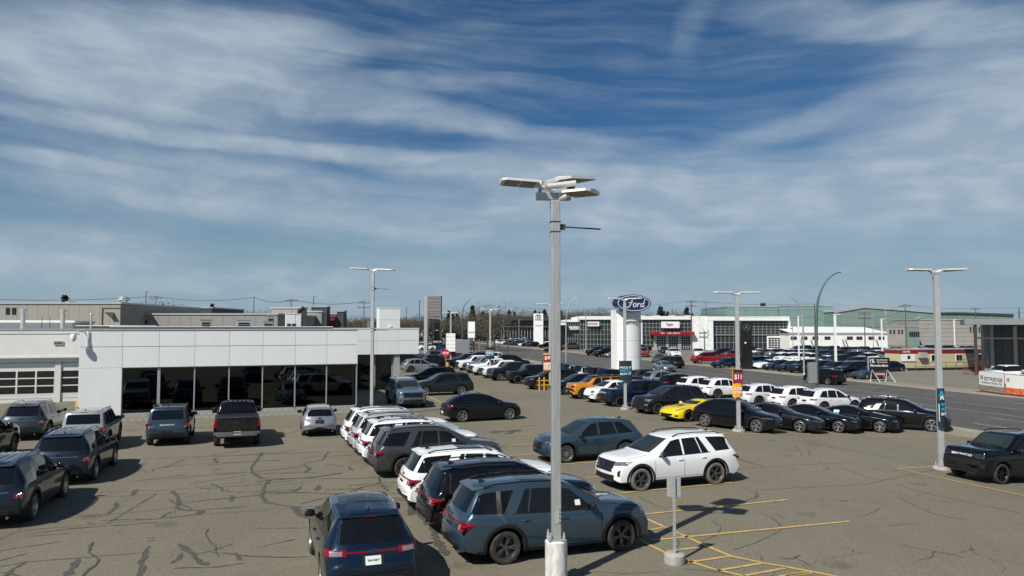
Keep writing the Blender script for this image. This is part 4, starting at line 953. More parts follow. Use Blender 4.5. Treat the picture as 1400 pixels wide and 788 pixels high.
for k in range(46):
    x, y = cr_.uniform(-14, 2), cr_.uniform(15, 38); a = cr_.choice((.3, .35, .4, 1.9, .28)) + cr_.uniform(-.15, .15); q = [Vector((x, y))]
    for j in range(cr_.randrange(3, 9)): a += cr_.uniform(-.35, .35); q.append(q[-1] + Vector((math.cos(a), math.sin(a))) * cr_.uniform(.25, .6))
    TAR.append((q, cr_.choice((.035, .04, .05, .07))))
mb = MB()
for i_, (p_, wd) in enumerate(TAR): ribbon([q if isinstance(q, Vector) else G(*q) for q in p_], wd * .8, .003 + .00014 * i_, mb, wd * .2, .12)
tag(mb.build('crack_seal', M['tar']), kind='stuff')
mb = MB()
for p_ in ([(215, 275), (400, 310), (650, 355), (740, 370)], [(0, 390), (200, 375), (480, 362)], [(100, 465), (300, 455), (500, 445), (590, 425), (690, 405), (780, 385)], [(610, 440), (700, 470), (1090, 555)], [(610, 487), (660, 512), (770, 560), (880, 577)],
           [(490, 565), (540, 545), (555, 532)], [(110, 550), (160, 575), (185, 605), (180, 620), (100, 660), (0, 690)], [(95, 465), (100, 490), (50, 505)], [(630, 672), (760, 695), (880, 720)], [(760, 695), (757, 715), (690, 730)], [(180, 727), (240, 720), (260, 708)],
           [(240, 720), (310, 755)], [(400, 380), (430, 390), (520, 420), (560, 430)], [(240, 300), (265, 335)], [(290, 315), (295, 340)], [(590, 600), (700, 590)], [(160, 555), (205, 575)], [(0, 340), (120, 380)]):
    ribbon([G(*q) for q in z8(*p_)], .035, .004, mb, .03, .18)
for p_ in ([(860, 455), (915, 480), (905, 500), (870, 505)], [(735, 575), (780, 600), (770, 635), (700, 660)], [(620, 640), (625, 660), (600, 700)], [(470, 490), (560, 530), (590, 545)], [(840, 350), (900, 365), (940, 375)], [(930, 710), (938, 735)], [(1000, 715), (1050, 725), (1080, 708)], [(640, 760), (780, 775), (880, 788)], [(300, 770), (420, 778), (560, 772)]):
    ribbon([G(*q) for q in z7(*p_)], .03, .004, mb, .03, .18)
tag(mb.build('crack', M['tar']), kind='stuff')

# ------------------------------------------------------------------ showroom building on the left
SA = G(165, 577); SR = R(21)
show = empty('showroom_building', (SA.x, SA.y, 0), SR, 'long low white panelled showroom with dark glass front, left of the lot', 'building')
SU = Vector((math.cos(SR), math.sin(SR))); SV = Vector((-math.sin(SR), math.cos(SR)))
def SL(px, ly):      # local x on the plane ly that lines up with a photo column
    t = (px - 700) / F; a = SA.x + SV.x * ly; b_ = SA.y + SV.y * ly
    return (t * b_ - a) / (SU.x - t * SU.y)
def sb(name, x0, x1, y0, y1, z0, z1, m, par=show, bev=0.): return MB().box(x0, x1, y0, y1, z0, z1).build(name, M[m] if isinstance(m, str) else m, par, bevel=bev)
FX0, FX1, ZF, ZT = SL(110, 0), 13.7, 3.15, 5.40
NB = 7; BX = [i * FX1 / NB for i in range(NB + 1)]
# shell
sb('wall', FX0 + .05, FX1 - .05, .12, .5, ZF, ZT - .1, 'gap'); sb('wall', FX0 + .05, -.05, .12, 15.5, 0, ZF, 'gap')
sb('ceiling', .0, FX1 - .1, .55, 16, 3.3, 3.4, 'intwall'); sb('floor', -.05, FX1 - .1, .4, 16, .02, .3, 'intfloor'); sb('back_wall', -.05, FX1 - .1, 9.5, 9.7, .3, 3.3, 'intwall')
sb('roof', FX0 + .1, FX1 - .1, .5, 17, 4.75, 4.85, 'roofing')
sb('parapet', FX0, FX1, .14, .48, ZT - .098, ZT, 'flash'); 
for a, b_ in ((FX0, FX0 + .3), (FX1 - .3, FX1)): sb('parapet', a, b_, .5, 17, 4.7, ZT - .01, 'acm')
sb('flashing', FX0 - .03, FX1 + .03, -.03, .14, ZT - .07, ZT + .035, 'flash')
rows = [(ZF, 4.37), (4.385, ZT - .08)]
pm_ = {}
def panel(x0, x1, z0, z1, y=0., m='acm', par=show, th=.11):
    k = (round(x1 - x0, 3), round(z1 - z0, 3), m, th)
    if k not in pm_: pm_[k] = MB().box(0, k[0] - .014, 0, th, 0, k[1] - .012).mesh('facade_panel', M[m], bevel=.006)
    return inst('facade_panel', pm_[k], par, (x0 + .007, y, z0))
for z0, z1 in rows:
    for a, b_ in zip(BX, BX[1:]): panel(a, b_, z0, z1)
    panel(FX0, 0, z0, z1)
panel(FX0, 0, .0, ZF)
for z0, z1 in [(.35, ZF)] + rows:                                      # end wall, seen from other places
    for k in range(6): inst('facade_panel', MB().box(-.1, 0, 0, 2.7, 0, z1 - z0 - .012).mesh('facade_panel', M['acm']), show, (FX1, .5 + k * 2.72, z0))
sb('soffit', 0, FX1 - .02, .13, .5, ZF - .05, ZF - .005, 'mull')
for i, x in enumerate(BX):
    wd = .16 if i in (1, NB) else .07
    sb('mullion', x - wd / 2 if i else 0.01, x + wd / 2 if i < NB else x - .01, .10, .26, .47, ZF - .052, 'mull')
for a, b_ in zip(BX, BX[1:]): 
    sb('window_pane', a + .04, b_ - .04, .17, .19, .47, ZF - .055, 'pane'); sb('sill', a + .041, b_ - .041, .08, .28, .40, .468, 'flash')
nb_ = 34; bl = None
for r_ in range(2):
    for i in range(nb_):
        wdt = FX1 / nb_; x = i * wdt + (wdt / 2 if r_ else 0)
        if bl is None: bl = MB().box(0, wdt - .012, 0, .3, 0, .19).mesh('block', M['block'], bevel=.008)
        if x + wdt < FX1 + .05: inst('block', bl, show, (x, .04, r_ * .2))
sb('plinth_core', .02, FX1 - .02, .1, .33, 0, .39, 'gap')
# slanting steel brace seen through the first windows, and cars on show
sb('brace', 0, 0, 0, 0, 0, 0, 'mull') if False else MB().tube([(.15, .9, 2.6), (1.85, .75, .55)], .09, 6).build('brace', M['polegrey'], show)
MB().tube([(.1, .9, .9), (.6, .9, .4)], .06, 6).build('brace', M['polegrey'], show)
for x in (4.0, 8.0, 12.0): sb('column', x - .1, x + .1, 4.9, 5.1, .3, 3.3, 'intwall')
for k, x in enumerate([10.9, 11.25, 11.6, 12.9, 13.2]): sb('curtain', x, x + .22, .5, .56, .4, 3.1, 'polegreen')
for k in range(6): MB().cbox((1.5 + k * 2.2, 3.5, 3.27), (1.2, .15, .04)).build('ceiling_light', M['lamphead'], show)
# down pipe and camera on the corner
MB().tube([(FX0 + .45, -.06, 5.3), (FX0 + .45, -.06, 4.05), (FX0 + .45, -.02, 3.98)], .035, 8).build('pipe', M['polewhite'], show)
ce = empty('security_camera', (SA.x, SA.y, 0), SR, 'white domed security camera on an arm at the corner of the showroom fascia', 'camera')
x = FX0 - .05
MB().tube([(x + .3, -.02, 5.25), (x + .05, -.35, 5.28), (x - .15, -.5, 5.2)], .035, 8).build('arm', M['polewhite'], ce)
MB().lathe([(.001, .12), (.12, .10), (.16, 0), (.15, -.2), (.1, -.3), (.001, -.33)], 14, 'z', (x - .18, -.52, 5.02)).build('dome', M['polewhite'], ce, smooth=40)
# right wing, set back
WY = 16.4; WX0, WXc, WX1 = FX1 - .3, SL(543, WY), SL(573, WY)
wj = [SL(p, WY) for p in (489, 516, 545, 573)]
sb('wing_wall', WX0, WX1, WY + .12, WY + .4, ZF, 5.38, 'gap'); sb('wing_flashing', WX0, WX1 + .02, WY - .03, WY + .45, 5.38, 5.46, 'acm')
for a, b_ in zip(wj, wj[1:]):
    for z0, z1 in ((ZF, 4.32), (4.33, 5.38)): panel(a, b_, z0, z1, WY)
sb('wing_roof', WX0, WX1 - .05, WY + .4, WY + 14, 4.9, 5.0, 'roofing'); sb('wing_soffit', WX0, WX1, WY + .1, WY + 14, ZF - .02, ZF + .1, 'acm')
for z0, z1 in ((ZF, 4.32), (4.33, 5.38)): sb('facade_panel', WX1 - .1, WX1, WY + .13, WY + 14, z0, z1 - .01, 'acm')
gx = [lerp(WX0, WXc - .3, i / 4) for i in range(5)]
for a, b_ in zip(gx, gx[1:]): sb('window_pane', a + .04, b_ - .04, WY + .6, WY + .62, .1, ZF - .04, 'pane'); sb('mullion', b_ - .04, b_ + .04, WY + .5, WY + .7, 0, ZF - .03, 'mull')
sb('wing_back_wall', WX0, WXc - .3, WY + 6, WY + 6.2, 0, ZF - .03, 'intwall'); sb('wing_end_wall', WXc - .3, WXc - .15, WY + .7, WY + 6, 0, ZF - .03, 'intwall')
sb('column', WXc - .2, WXc + .3, WY + .15, WY + .6, 0, ZF - .03, 'polegrey'); sb('column', WX1 - .4, WX1 - .15, WY + 10, WY + 10.3, 0, ZF - .03, 'polegrey')
# white box on the wing roof
bx0, bx1 = SL(533, 19.5), SL(549.5, 19.5)
rb = empty('rooftop_box', (SA.x, SA.y, 0), SR, 'tall white boxy enclosure standing on the roof of the set-back wing', 'roof unit')
def rbx(n, *a): return MB().box(*a).build(n, M['acm'], rb)
xx0, xx1 = SL(519, 19.5), SL(547, 19.5)
rbx('panel', xx0, xx1, 19.5, 20.9, 5.01, 6.2); rbx('panel', xx0, xx1, 19.49, 20.91, 6.215, 7.25)
MB().box(xx0 - .03, xx1 + .03, 19.46, 20.95, 7.25, 7.33).build('cap', M['acm2'], rb); MB().box(xx0 + .02, xx1 - .02, 19.53, 20.85, 6.15, 6.25).build('joint', M['gap'], rb)
MB().tube([(xx0 + .9, 19.4, 5.0), (xx0 + .9, 19.4, 5.6), (xx0 + 1.05, 19.4, 5.7), (xx0 + 1.15, 19.4, 5.55)], .05, 6).build('vent_pipe', M['polewhite'], rb)
# garage wing on the far left
GY = 14.6; GX0, GX1 = -30., FX0
gw = empty('garage_wing', (SA.x, SA.y, 0), SR, 'cream white service wing with glazed overhead garage doors at the far left', 'building')
def gb(name, x0, x1, y0, y1, z0, z1, m, bev=0.): return MB().box(x0, x1, y0, y1, z0, z1).build(name, M[m], gw, bevel=bev)
gb('fascia', GX0, GX1 - .01, GY - .3, GY + .1, 3.28, 5.30, 'acm2'); gb('fascia_trim', GX0, GX1 - .02, GY - .34, GY - .3, 5.05, 5.30, 'acm2'); gb('flashing', GX0, GX1 - .02, GY - .38, GY + .12, 5.30, 5.42, 'flash')
gb('fascia_trim', GX0, GX1 - .02, GY - .33, GY - .3, 3.28, 3.42, 'acm2')
gb('roof', GX0, GX1, GY + .12, GY + 18, 4.8, 4.95, 'acm2'); gb('header', GX0, GX1, GY, GY + .1, 2.95, 3.28, 'doorwhite')
gb('header_beam', GX0, GX1, GY + .102, GY + .3, 2.9, 3.3, 'gap')
dx = [SL(0, GY) - 1.25, SL(78, GY)]; dw = dx[1] - dx[0]
doors = [(dx[0] - 1.0 - dw, dx[0] - 1.0), (dx[0], dx[1]), (SL(86, GY), SL(86, GY) + dw)]
edges = [GX0] + [v for d in doors for v in d] + [GX1]
for a, b_ in zip(edges[::2], edges[1::2]):
    if b_ - a > .02: gb('wall', a, b_, GY - .05, GY + .25, 0, 2.94, 'doorwhite')
gb('inside_wall', GX0, GX1, GY + 6, GY + 6.2, 0, 3.2, 'gap'); 
for a, b_ in doors:
    d_ = empty('garage_door', parent_ := (0, 0, 0)); d_.parent = gw
    zr = [0.02, .62, 1.22, 1.78, 2.34, 2.93]; n = 4; wc = (b_ - a) / n
    for r_, (z0, z1) in enumerate(zip(zr, zr[1:])):
        if r_ in (0, 4):
            MB().box(a + .03, b_ - .03, GY + .05, GY + .1, z0, z1 - .02).build('door_panel', M['doorwhite'], d_, bevel=.006)
            if r_ == 0: MB().box(a + .03, b_ - .03, GY + .043, GY + .05, z0 + .28, z0 + .3).build('door_groove', M['gap'], d_)
        else:
            MB().box(a + .03, b_ - .03, GY + .04, GY + .1, z0 - .03, z0 + .05).build('door_rail', M['doorwhite'], d_)
            for k in range(n): MB().box(a + k * wc + .06, a + (k + 1) * wc - .06, GY + .06, GY + .08, z0 + .05, z1 - .03).build('window_pane', M['farpane2'], d_)
    for k in range(n + 1): x = a + k * wc; MB().box(max(a + .03, x - .055), min(b_ - .03, x + .055), GY + .035, GY + .095, .66, 2.31).build('door_stile', M['doorwhite'], d_)
    MB().box(a + .03, b_ - .03, GY + .04, GY + .1, 2.31, 2.36).build('door_rail', M['doorwhite'], d_)
sg = empty('small_wall_sign', (SA.x, SA.y, 0), SR, 'small beige lettered plate high on the cream fascia, left of the corner camera', 'sign')
x0, x1 = SL(75, GY - .34), SL(88, GY - .34)
MB().box(x0, x1, GY - .37, GY - .345, 4.22, 4.50).build('board', M['concrete'], sg); inst('lettering', text_mesh('RECEIVING', (x1 - x0) * .8, .13, M['text_dark']), sg, ((x0 + x1) / 2, GY - .372, 4.36))
sb('roof_edge', FX0 + .4, FX1 - .4, 9.0, 9.2, 4.86, 5.52, 'black'); sb('roof_edge_cap', FX0 + .4, FX1 - .4, 8.97, 9.25, 5.52, 5.58, 'acm2')
# rooftop plant and flues
def LW(lx, ly, z): p = Vector((SA.x, SA.y)) + SU * lx + SV * ly; return p.x, p.y, z
def hvac(px, pz0, pz1, wpx, ly, label, col='flash', dark=True, base=4.85):
    x0, x1 = SL(px, ly), SL(px + wpx, ly); dist = (Vector((SA.x, SA.y)) + SU * x0 + SV * ly).y
    zt = ZA(pz0, dist); e = empty('rooftop_unit', LW(x0, ly, base), SR, label, 'roof unit'); wd = x1 - x0; h = zt - base
    MB().box(0, wd, 0, wd * .9, .0, h).build('casing', M[col], e, bevel=.02)
    MB().box(-.03, wd + .03, -.03, wd * .9 + .03, h, h + .05).build('lid', M[col], e)
    if dark:
        MB().box(wd * .12, wd * .88, -.02, 0, h * .18, h * .85).build('grille', M['black'], e)
        for k in range(4): MB().box(wd * .12, wd * .88, -.04, -.02, h * (.25 + .15 * k), h * (.28 + .15 * k)).build('louvre', M['mull'], e)
    return e
hvac(275, 437.5, 446, 14, 9, 'small beige roof unit with dark grille, left of the other units on the showroom roof', 'concrete')
hvac(324, 438, 446, 20, 9.5, 'wide grey roof unit with black grille in the middle of the showroom roof', 'flash')
hvac(360, 440, 446, 14, 10, 'low grey roof unit with dark louvres left of the white box unit', 'flash')
u_ = hvac(366, 432, 446, 9, 13, 'dark two-step roof unit behind the low louvred one', 'mull')
u_ = hvac(391, 429.5, 446, 13, 10.5, 'bright white box unit with two blue labels on the showroom roof', 'acm', False)
for k in (0, 1): MB().box(.1 + k * .36, .38 + k * .36, -.02, -.001, .72, .95).build('label_plate', M['badge'], u_)
hvac(404.5, 430, 446, 7.5, 10.5, 'narrow white box unit standing right beside the one with blue labels', 'acm2', False)
def flue(px, pyt, ly, label, r=.17):
    x = SL(px, ly); p = LW(x, ly, 4.85); zt = ZA(pyt, p[1]); e = empty('roof_flue', p, SR, label, 'flue'); h = zt - 4.85
    MB().tube([(0, 0, 0), (0, 0, h - .3)], r, 12).build('pipe', M['galv'], e, smooth=50)
    MB().lathe([(r, h - .3), (r * 1.5, h - .22), (r * 1.5, h - .08), (r * .9, h)], 12).build('cap', M['galv'], e, smooth=40)
flue(32, 422.5, 22, 'leftmost capped metal flue on the garage roof'); flue(86.5, 423, 22, 'second capped metal flue on the garage roof, left of the corner camera'); flue(125, 428.5, 20, 'short thin vent pipe on the roof behind the corner camera', .07)
la = empty('roof_ladder', LW(SL(58, 20), 20, 4.8), SR, 'thin dark roof ladder rails standing between the two flues', 'ladder')
for k in (0, .52): MB().tube([(k * 1.05, 0, 0), (k * 1.05, 0, 1.55)], .025, 6).build('rail', M['poledark'], la)
MB().tube([(0, 0, .15), (.55, 0, .15)], .02, 6).build('rung', M['poledark'], la); MB().tube([(0, 0, .35), (.55, 0, .35)], .02, 6).build('rung', M['poledark'], la)
# low monitor roof seen over the garage parapet
e = empty('roof_monitor', LW(-30, 30, 0), SR, 'low white rimmed roof deck rising behind the garage parapet at far left', 'roof'); x1 = SL(100, 30) + 30
MB().box(0, x1, 0, 12, 4.6, 5.95).build('wall', M['mull'], e); MB().box(-.1, x1 + .2, -.3, 12, 5.95, 6.15).build('rim', M['acm2'], e)
e = empty('roof_deck', LW(SL(104, 24), 24, 0), SR, 'low black edged roof step behind the showroom parapet', 'roof'); x1 = SL(228, 24) - SL(104, 24)
MB().add([(0, 0, 4.9), (x1, 0, 4.9), (x1, 6, 4.9), (0, 6, 4.9), (0, 0, 5.62), (x1 - .8, 0, 5.62), (x1 - .8, 6, 5.62), (0, 6, 5.62)], [(0, 3, 2, 1), (4, 5, 6, 7), (0, 1, 5, 4), (1, 2, 6, 5), (2, 3, 7, 6), (3, 0, 4, 7)]).build('deck', M['roofing'], e)
MB().box(0, x1 - .8, -.05, 6, 5.62, 5.68).build('rim', M['acm2'], e)
# yellow bollard by the garage corner
def bollard(px, py, label, h=1.0):
    p = G(px, py); e = empty('bollard', p, 0, label, 'bollard')
    MB().lathe([(.11, 0), (.11, h - .06), (.08, h - .01), (.001, h)], 14).build('post', M['yellowpaint'], e, smooth=40); return e
bollard(105.5, 574, 'round yellow bollard beside the left corner of the white showroom', 1.15)

# ------------------------------------------------------------------ light columns of the dealership
def pole_lamp(px, py, h, label, heads, wd=.19, base=.12, conc=None, rz=0., bars=(), mark='concrete', grp=None):
    p = G(px, py); e = empty('light_pole', p, R(rz), label, 'light pole', grp); z0 = 0
    if conc:
        r_, hc = conc; MB().lathe([(r_, 0), (r_, hc - .04), (r_ - .04, hc), (.001, hc)], 32).build('concrete_base', M[mark], e, smooth=40); z0 = hc
    else:
        MB().lathe([(.34, 0), (.33, base - .02), (.30, base), (.001, base)], 20).build('concrete_base', M['concrete'], e, smooth=40); z0 = base
    MB().box(-wd * .95, wd * .95, -wd * .95, wd * .95, z0, z0 + .03).build('base_plate', M['galv'], e)
    b_ = MB().box(-wd / 2, wd / 2, -wd / 2, wd / 2, z0 + .03, h).build('pole', M['galv'] if conc else M['polegrey'], e, bevel=.02)
    for sx_ in (-1, 1):
        for sy in (-1, 1): MB().lathe([(.03, 0), (.03, .05), (.022, .09), (.012, .14), (.001, .15)], 8, 'z', (sx_ * wd * .75, sy * wd * .75, z0 + .03)).build('anchor_bolt', M['galv'], e)
    MB().box(-.05, .05, -wd / 2 - .012, -wd / 2 - .002, z0 + .35, z0 + .60).build('hand_hole_cover', M['flash'], e, bevel=.004)
    MB().box(-.05, .05, -.05, .05, h, h + .10).build('bracket', M['galv'], e)
    for hq in heads:
        (dx_, dy_, az_, tilt, L_, wdh) = hq[:6]; up = hq[6] if len(hq) > 6 else 0
        hd = empty('lamp_head', (dx_, dy_, h + .22 + up)); hd.parent = e; hd.rotation_euler = (0, R(-tilt), R(az_))
        k = L_
        prof = [(0, .10), (.06, .5), (.88, .5), (1., .36)]
        vs = []; n = len(prof)
        for x_, w_ in prof:
            for y_, zz in ((-w_, 0), (w_, 0), (w_ * .96, .055), (0, .085), (-w_ * .96, .055)): vs.append((x_ * k + .12, y_ * wdh, zz))
        fs = [(a * 5 + i, a * 5 + (i + 1) % 5, (a + 1) * 5 + (i + 1) % 5, (a + 1) * 5 + i) for a in range(n - 1) for i in range(5)] + [(4, 3, 2, 1, 0), tuple((n - 1) * 5 + i for i in range(5))]
        MB().add(vs, fs).build('housing', M['lamphead'], hd)
        for q in (0, 1): MB().box(.12 + k * (.12 + .42 * q), .12 + k * (.48 + .42 * q), -wdh * .42, wdh * .42, -.012, -.001).build('lens', M['lampunder'], hd)
        MB().tube([(-dx_ * 0 - .25, 0, -.10), (.2, 0, .0)], .05, 6).build('arm', M['lamphead'], hd)
    for z in bars:
        MB().tube([(wd / 2, 0, z), (wd / 2 + .16, 0, z), (wd / 2 + .9, -.1, z - .05)], .018, 6).build('banner_arm', M['poledark'], e)
        MB().cbox((wd / 2 + .06, 0, z), (.12, .09, .12)).build('arm_clamp', M['poledark'], e)
        for k in (-.11, .11): MB().box(-wd / 2 - .01, wd / 2 + .01, -wd / 2 - .01, wd / 2 + .01, z + k - .01, z + k + .01).build('strap', M['poledark'], e)
    return e
# nearest column: three tilted heads on a forked bracket
pn = pole_lamp(760.5, 797, 8.31, 'nearest tall light pole on a whitewashed round concrete base, three angled lamp heads', [(-.24, 0, 182, 3, .86, .74, .10), (-.04, .05, 38, 6, 1.02, .80, .24), (.14, -.10, -34, 0, .66, .74, -.13)], .2, conc=(.24, .93), mark='whiteconc', bars=(7.72,), rz=6)
for x0, x1, za, zb_ in ((-.42, .05, 8.3, 8.3), (.0, .34, 8.3, 8.3)): MB().box(x0, x1, -.1, .1, za + .02, zb_ + .17).build('fork_arm', M['galv'], pn)
for x_, s_ in ((-.36, -1), (.28, 1)): MB().tube([(x_, 0, 8.38), (x_ + .06 * s_ * -1, 0, 8.74)], .045, 6).build('fork_post', M['galv'], pn)
MB().tube([(-.2, -.2, 8.58), (.42, -.24, 8.66)], .065, 10).build('lamp_driver', M['lamphead'], pn); MB().cbox((.34, -.1, 8.52), (.14, .2, .22)).build('sensor_box', M['poledark'], pn)
for k in range(4): MB().cbox((.06, -.12, 1.35 + k * .09), (.05, .04, .05)).build('cable_tie', M['galv'], pn)
pole_lamp(508, 571, 8.85, 'light pole in front of the showroom glass with two flat heads and two banner arms', [(-.15, 0, 185, 3, 1.1, .5), (.15, .0, -10, -3, 1.1, .5), (.0, .2, 60, 3, .6, .5)], .19, bars=(7.9, 5.6 - .25))
pole_lamp(1010, 590, 7.15, 'light pole with the maroon and yellow price banner behind the white suv', [(-.1, 0, 184, 1, 1.05, .5), (.1, 0, -6, 1, 1.05, .5)], .19)
pole_lamp(1287.5, 642, 7.72, 'right hand light pole with blue arrow banner beside the black boxy suv', [(-.1, 0, 184, 1, .95, .5), (.1, 0, -6, 1, .95, .5), (.1, .2, 20, 1, .7, .5)], .2, rz=-4)
pole_lamp(855, 560, 7.2, 'light pole standing in front of the blue oval pylon sign with the teal banner', [(-.1, 0, 184, 1, .95, .5), (.1, 0, -6, 1, .95, .5)], .19)
pole_lamp(752, 533, 7.35, 'light pole inside the yellow pipe guard, partly hidden by the nearest pole', [(-.1, 0, 184, 1, .95, .5), (.1, 0, -6, 1, .95, .5)], .19)
pole_lamp(670, 517, 7.25, 'light pole rising from the row of white pickups with a teal banner', [(-.1, 0, 184, 1, .9, .5), (.1, 0, -6, 1, .9, .5)], .19)
pole_lamp(616, 503, 7.3, 'light pole carrying the white panelled sign near the stop sign', [(-.1, 0, 184, 1, .9, .5), (.1, 0, -6, 1, .9, .5)], .19)
# banners on the poles (curved sleeve panels with print)
def banner(px, py_t, py_b, gx, gy, wd, bg, blocks, label, cat='banner', yaw=0., words=()):
    p = G(gx, gy); d = p.y; z0, z1 = ZA(py_b, d), ZA(py_t, d)
    e = empty('pole_banner', (p.x + (px - gx) / F * d * .5, d - .15, 0), R(yaw), label, cat)
    mb = MB(); n = 8; r_ = wd / 2
    prof = [(r_ * math.sin(t), -.10 * math.cos(t) + .0) for t in [R(-90 + 180 * i / n) for i in range(n + 1)]]
    for i, (x, y) in enumerate(prof): mb.v += [(x, y, z0), (x, y, z1)]
    for i in range(n): mb.f.append((2 * i, 2 * i + 2, 2 * i + 3, 2 * i + 1)); mb.mi.append(0)
    o = mb.build('sleeve', bg, e); so_ = o.modifiers.new('thick', 'SOLIDIFY'); so_.thickness = .01
    H_ = z1 - z0
    for (u0, u1, v0, v1, m) in blocks: MB().box(-r_ + wd * u0, -r_ + wd * u1, -.115, -.108, z0 + H_ * v0, z0 + H_ * v1).build('print_block', m, e)
    for (t, u, v, w_, h_, m) in words: inst('lettering', text_mesh(t, wd * w_, H_ * h_, m, .008, 0, .02), e, (-r_ + wd * u, -.118, z0 + H_ * v))
    return e
mk = lambda n, c: mat(n, c, .5)
maroon, amber, tealb, cyan, brown = mk('maroon print', (.25, .01, .06)), mk('amber print', (.78, .36, .02)), mk('deep teal print', (.008, .032, .042)), mk('cyan print', (.03, .35, .62)), mk('dark brown print', (.05, .012, .015))
wt, rd = M['text_white'], M['text_red']
banner(1006, 505, 542, 1010, 590, .52, amber, [(0, 1, .52, .88, maroon), (0, 1, .90, 1, brown)], 'maroon and amber price banner reading $11 on the pole behind the white suv', words=[('$11', .5, .73, .72, .2, wt), ('BONUS', .5, .18, .7, .1, wt), ('133', .52, .31, .68, .12, wt)])
banner(748.5, 483, 506, 752, 533, .95, amber, [(0, 1, .50, .92, maroon), (.12, .95, .1, .42, wt)], 'maroon and amber price banner beside the nearest pole above the yellow guard', words=[('$99', .5, .72, .8, .24, wt), ('133', .5, .26, .6, .2, maroon)])
banner(855, 493, 520, 855, 560, .86, tealb, [(0, 1, .40, .72, tealb)], 'teal banner reading PRICE IT WE WILL BEAT IT below the oval sign', words=[('PRICE IT', .5, .66, .9, .10, wt), ("WE'LL", .5, .50, .94, .17, cyan), ('BEAT IT', .5, .34, .85, .10, wt)])
banner(669, 474.5, 491, 670, 517, 1.0, tealb, [(.02, .98, .42, .62, cyan)], 'teal banner above the white pickups at the back of the lot', words=[('PRICE IT', .5, .68, .85, .1, wt), ("WE'LL", .5, .52, .7, .12, wt), ('BEAT IT', .5, .34, .8, .1, wt)])
banner(1284.5, 530, 582, 1287.5, 642, .30, tealb, [(.0, .1, .15, .6, wt)], 'narrow dark banner with a blue arrow on the right hand pole', words=[("PRICE IT", .62, .58, .6, .08, cyan), ("WE'LL", .62, .46, .62, .09, cyan), ('BEAT IT', .62, .34, .6, .07, wt), ('^', .42, .86, .75, .16, cyan), ('^', .45, .76, .6, .1, wt)])
# yellow pipe guard at the foot of the pole
p = G(749, 534); e = empty('pipe_guard', p, R(10), 'yellow steel pipe guard around the foot of the pole beside the black suvs', 'barrier')
for x, y in ((-.75, 0), (-.3, .1), (.75, .1)): MB().tube([(x, y, 0), (x, y, 1.15)], .07, 8).build('post', M['yellowpaint'], e, smooth=50)
for z in (.45, .85): MB().tube([(-.95, .05, z), (.95, .15, z)], .05, 8).build('rail', M['yellowpaint'], e, smooth=50)
# low sign on a square post with a round foot
p = G(922.5, 770); e = empty('parking_sign', p, R(-8), 'small blank-backed metal sign on a square post with round concrete foot', 'sign')
MB().lathe([(.24, 0), (.25, .05), (.24, .2), (.2, .23), (.001, .23)], 28).build('concrete_foot', M['concrete'], e, smooth=40)
sp = MB().box(-.035, .035, -.035, .035, .23, 2.0).build('post', M['galv'], e, bevel=.005)
for k in range(14): MB().cbox((0, -.037, .4 + k * .11), (.014, .006, .014)).build('post_hole', M['black'], e)
MB().box(-.16, .16, .040, .046, 1.52, 1.98).build('plate', M['galv'], e, bevel=.0)
MB().box(-.15, .15, .048, .05, 1.53, 1.97).build('plate_face', M['acm'], e)
# ------------------------------------------------------------------ pylon with the blue oval
p = G(860, 517); PY = p.y
e = empty('pylon_sign', (XA(862, PY), PY, zg(p.x, p.y)), R(12), 'tall white curved pylon sign topped by a blue oval reading Ford, with BENNETT-DUNLOP lettering', 'sign')
def zz(py): return ZA(py, PY) + .5
hs_ = [0] + [zz(q) for q in (509, 488, 466, 444.5, 433)] + [zz(425)]
n = 14; wdp = 1.5
arc = [(wdp * math.sin(R(-62 + 124 * i / n)) / math.sin(R(62)), 1.05 - 1.25 * math.cos(R(-62 + 124 * i / n))) for i in range(n + 1)]
for z0, z1 in zip(hs_, hs_[1:]):
    MB().prism(arc + [(wdp, 1.2), (-wdp, 1.2)], z0 + .012, z1 - .012).build('panel', M['acm'], e, smooth=30)
MB().prism([(x * .985, y + .03) for x, y in arc] + [(wdp * .98, 1.18), (-wdp * .98, 1.18)], .0, hs_[-1] - .03).build('core', M['gap'], e)
MB().box(-1.95, -1.53, .6, 1.5, 0, zz(424)).build('side_slab', M['acm2'], e)
MB().box(-1.2, 1.2, .1, 1.0, zz(426), zz(422)).build('neck', M['flash'], e)
def ell(a, b_, y0, y1, n=48, x=0, z=0):
    m = MB(); vs = [(x + a * math.cos(2 * math.pi * i / n), y0, z + b_ * math.sin(2 * math.pi * i / n)) for i in range(n)] + [(x + a * math.cos(2 * math.pi * i / n), y1, z + b_ * math.sin(2 * math.pi * i / n)) for i in range(n)]
    return m.add(vs, [tuple(range(n)), tuple(range(2 * n - 1, n - 1, -1))] + [(i, i + n, (i + 1) % n + n, (i + 1) % n) for i in range(n)])
def ring_(a, b_, w_, y0, y1, n=48, x=0, z=0):
    m = MB(); vs = []
    for (aa, bb, y) in ((a, b_, y0), (a - w_, b_ - w_, y0), (a - w_, b_ - w_, y1), (a, b_, y1)): vs += [(x + aa * math.cos(2 * math.pi * i / n), y, z + bb * math.sin(2 * math.pi * i / n)) for i in range(n)]
    return m.add(vs, [(k * n + i, k * n + (i + 1) % n, ((k + 1) % 4) * n + (i + 1) % n, ((k + 1) % 4) * n + i) for k in range(4) for i in range(n)])
oz = zz(415); ov = empty('oval', (0.05, 0, oz)); ov.parent = e; ov.rotation_euler = (0, 0, R(8))
MB_ = ell(2.32, 1.03, -.72, .35); MB_.build('drum', mat('deep blue sign face', (.006, .022, .105), .25, coat=.6), ov, smooth=40)
ring_(2.14, .93, .075, -.75, -.71).build('ring', M['text_white'], ov)
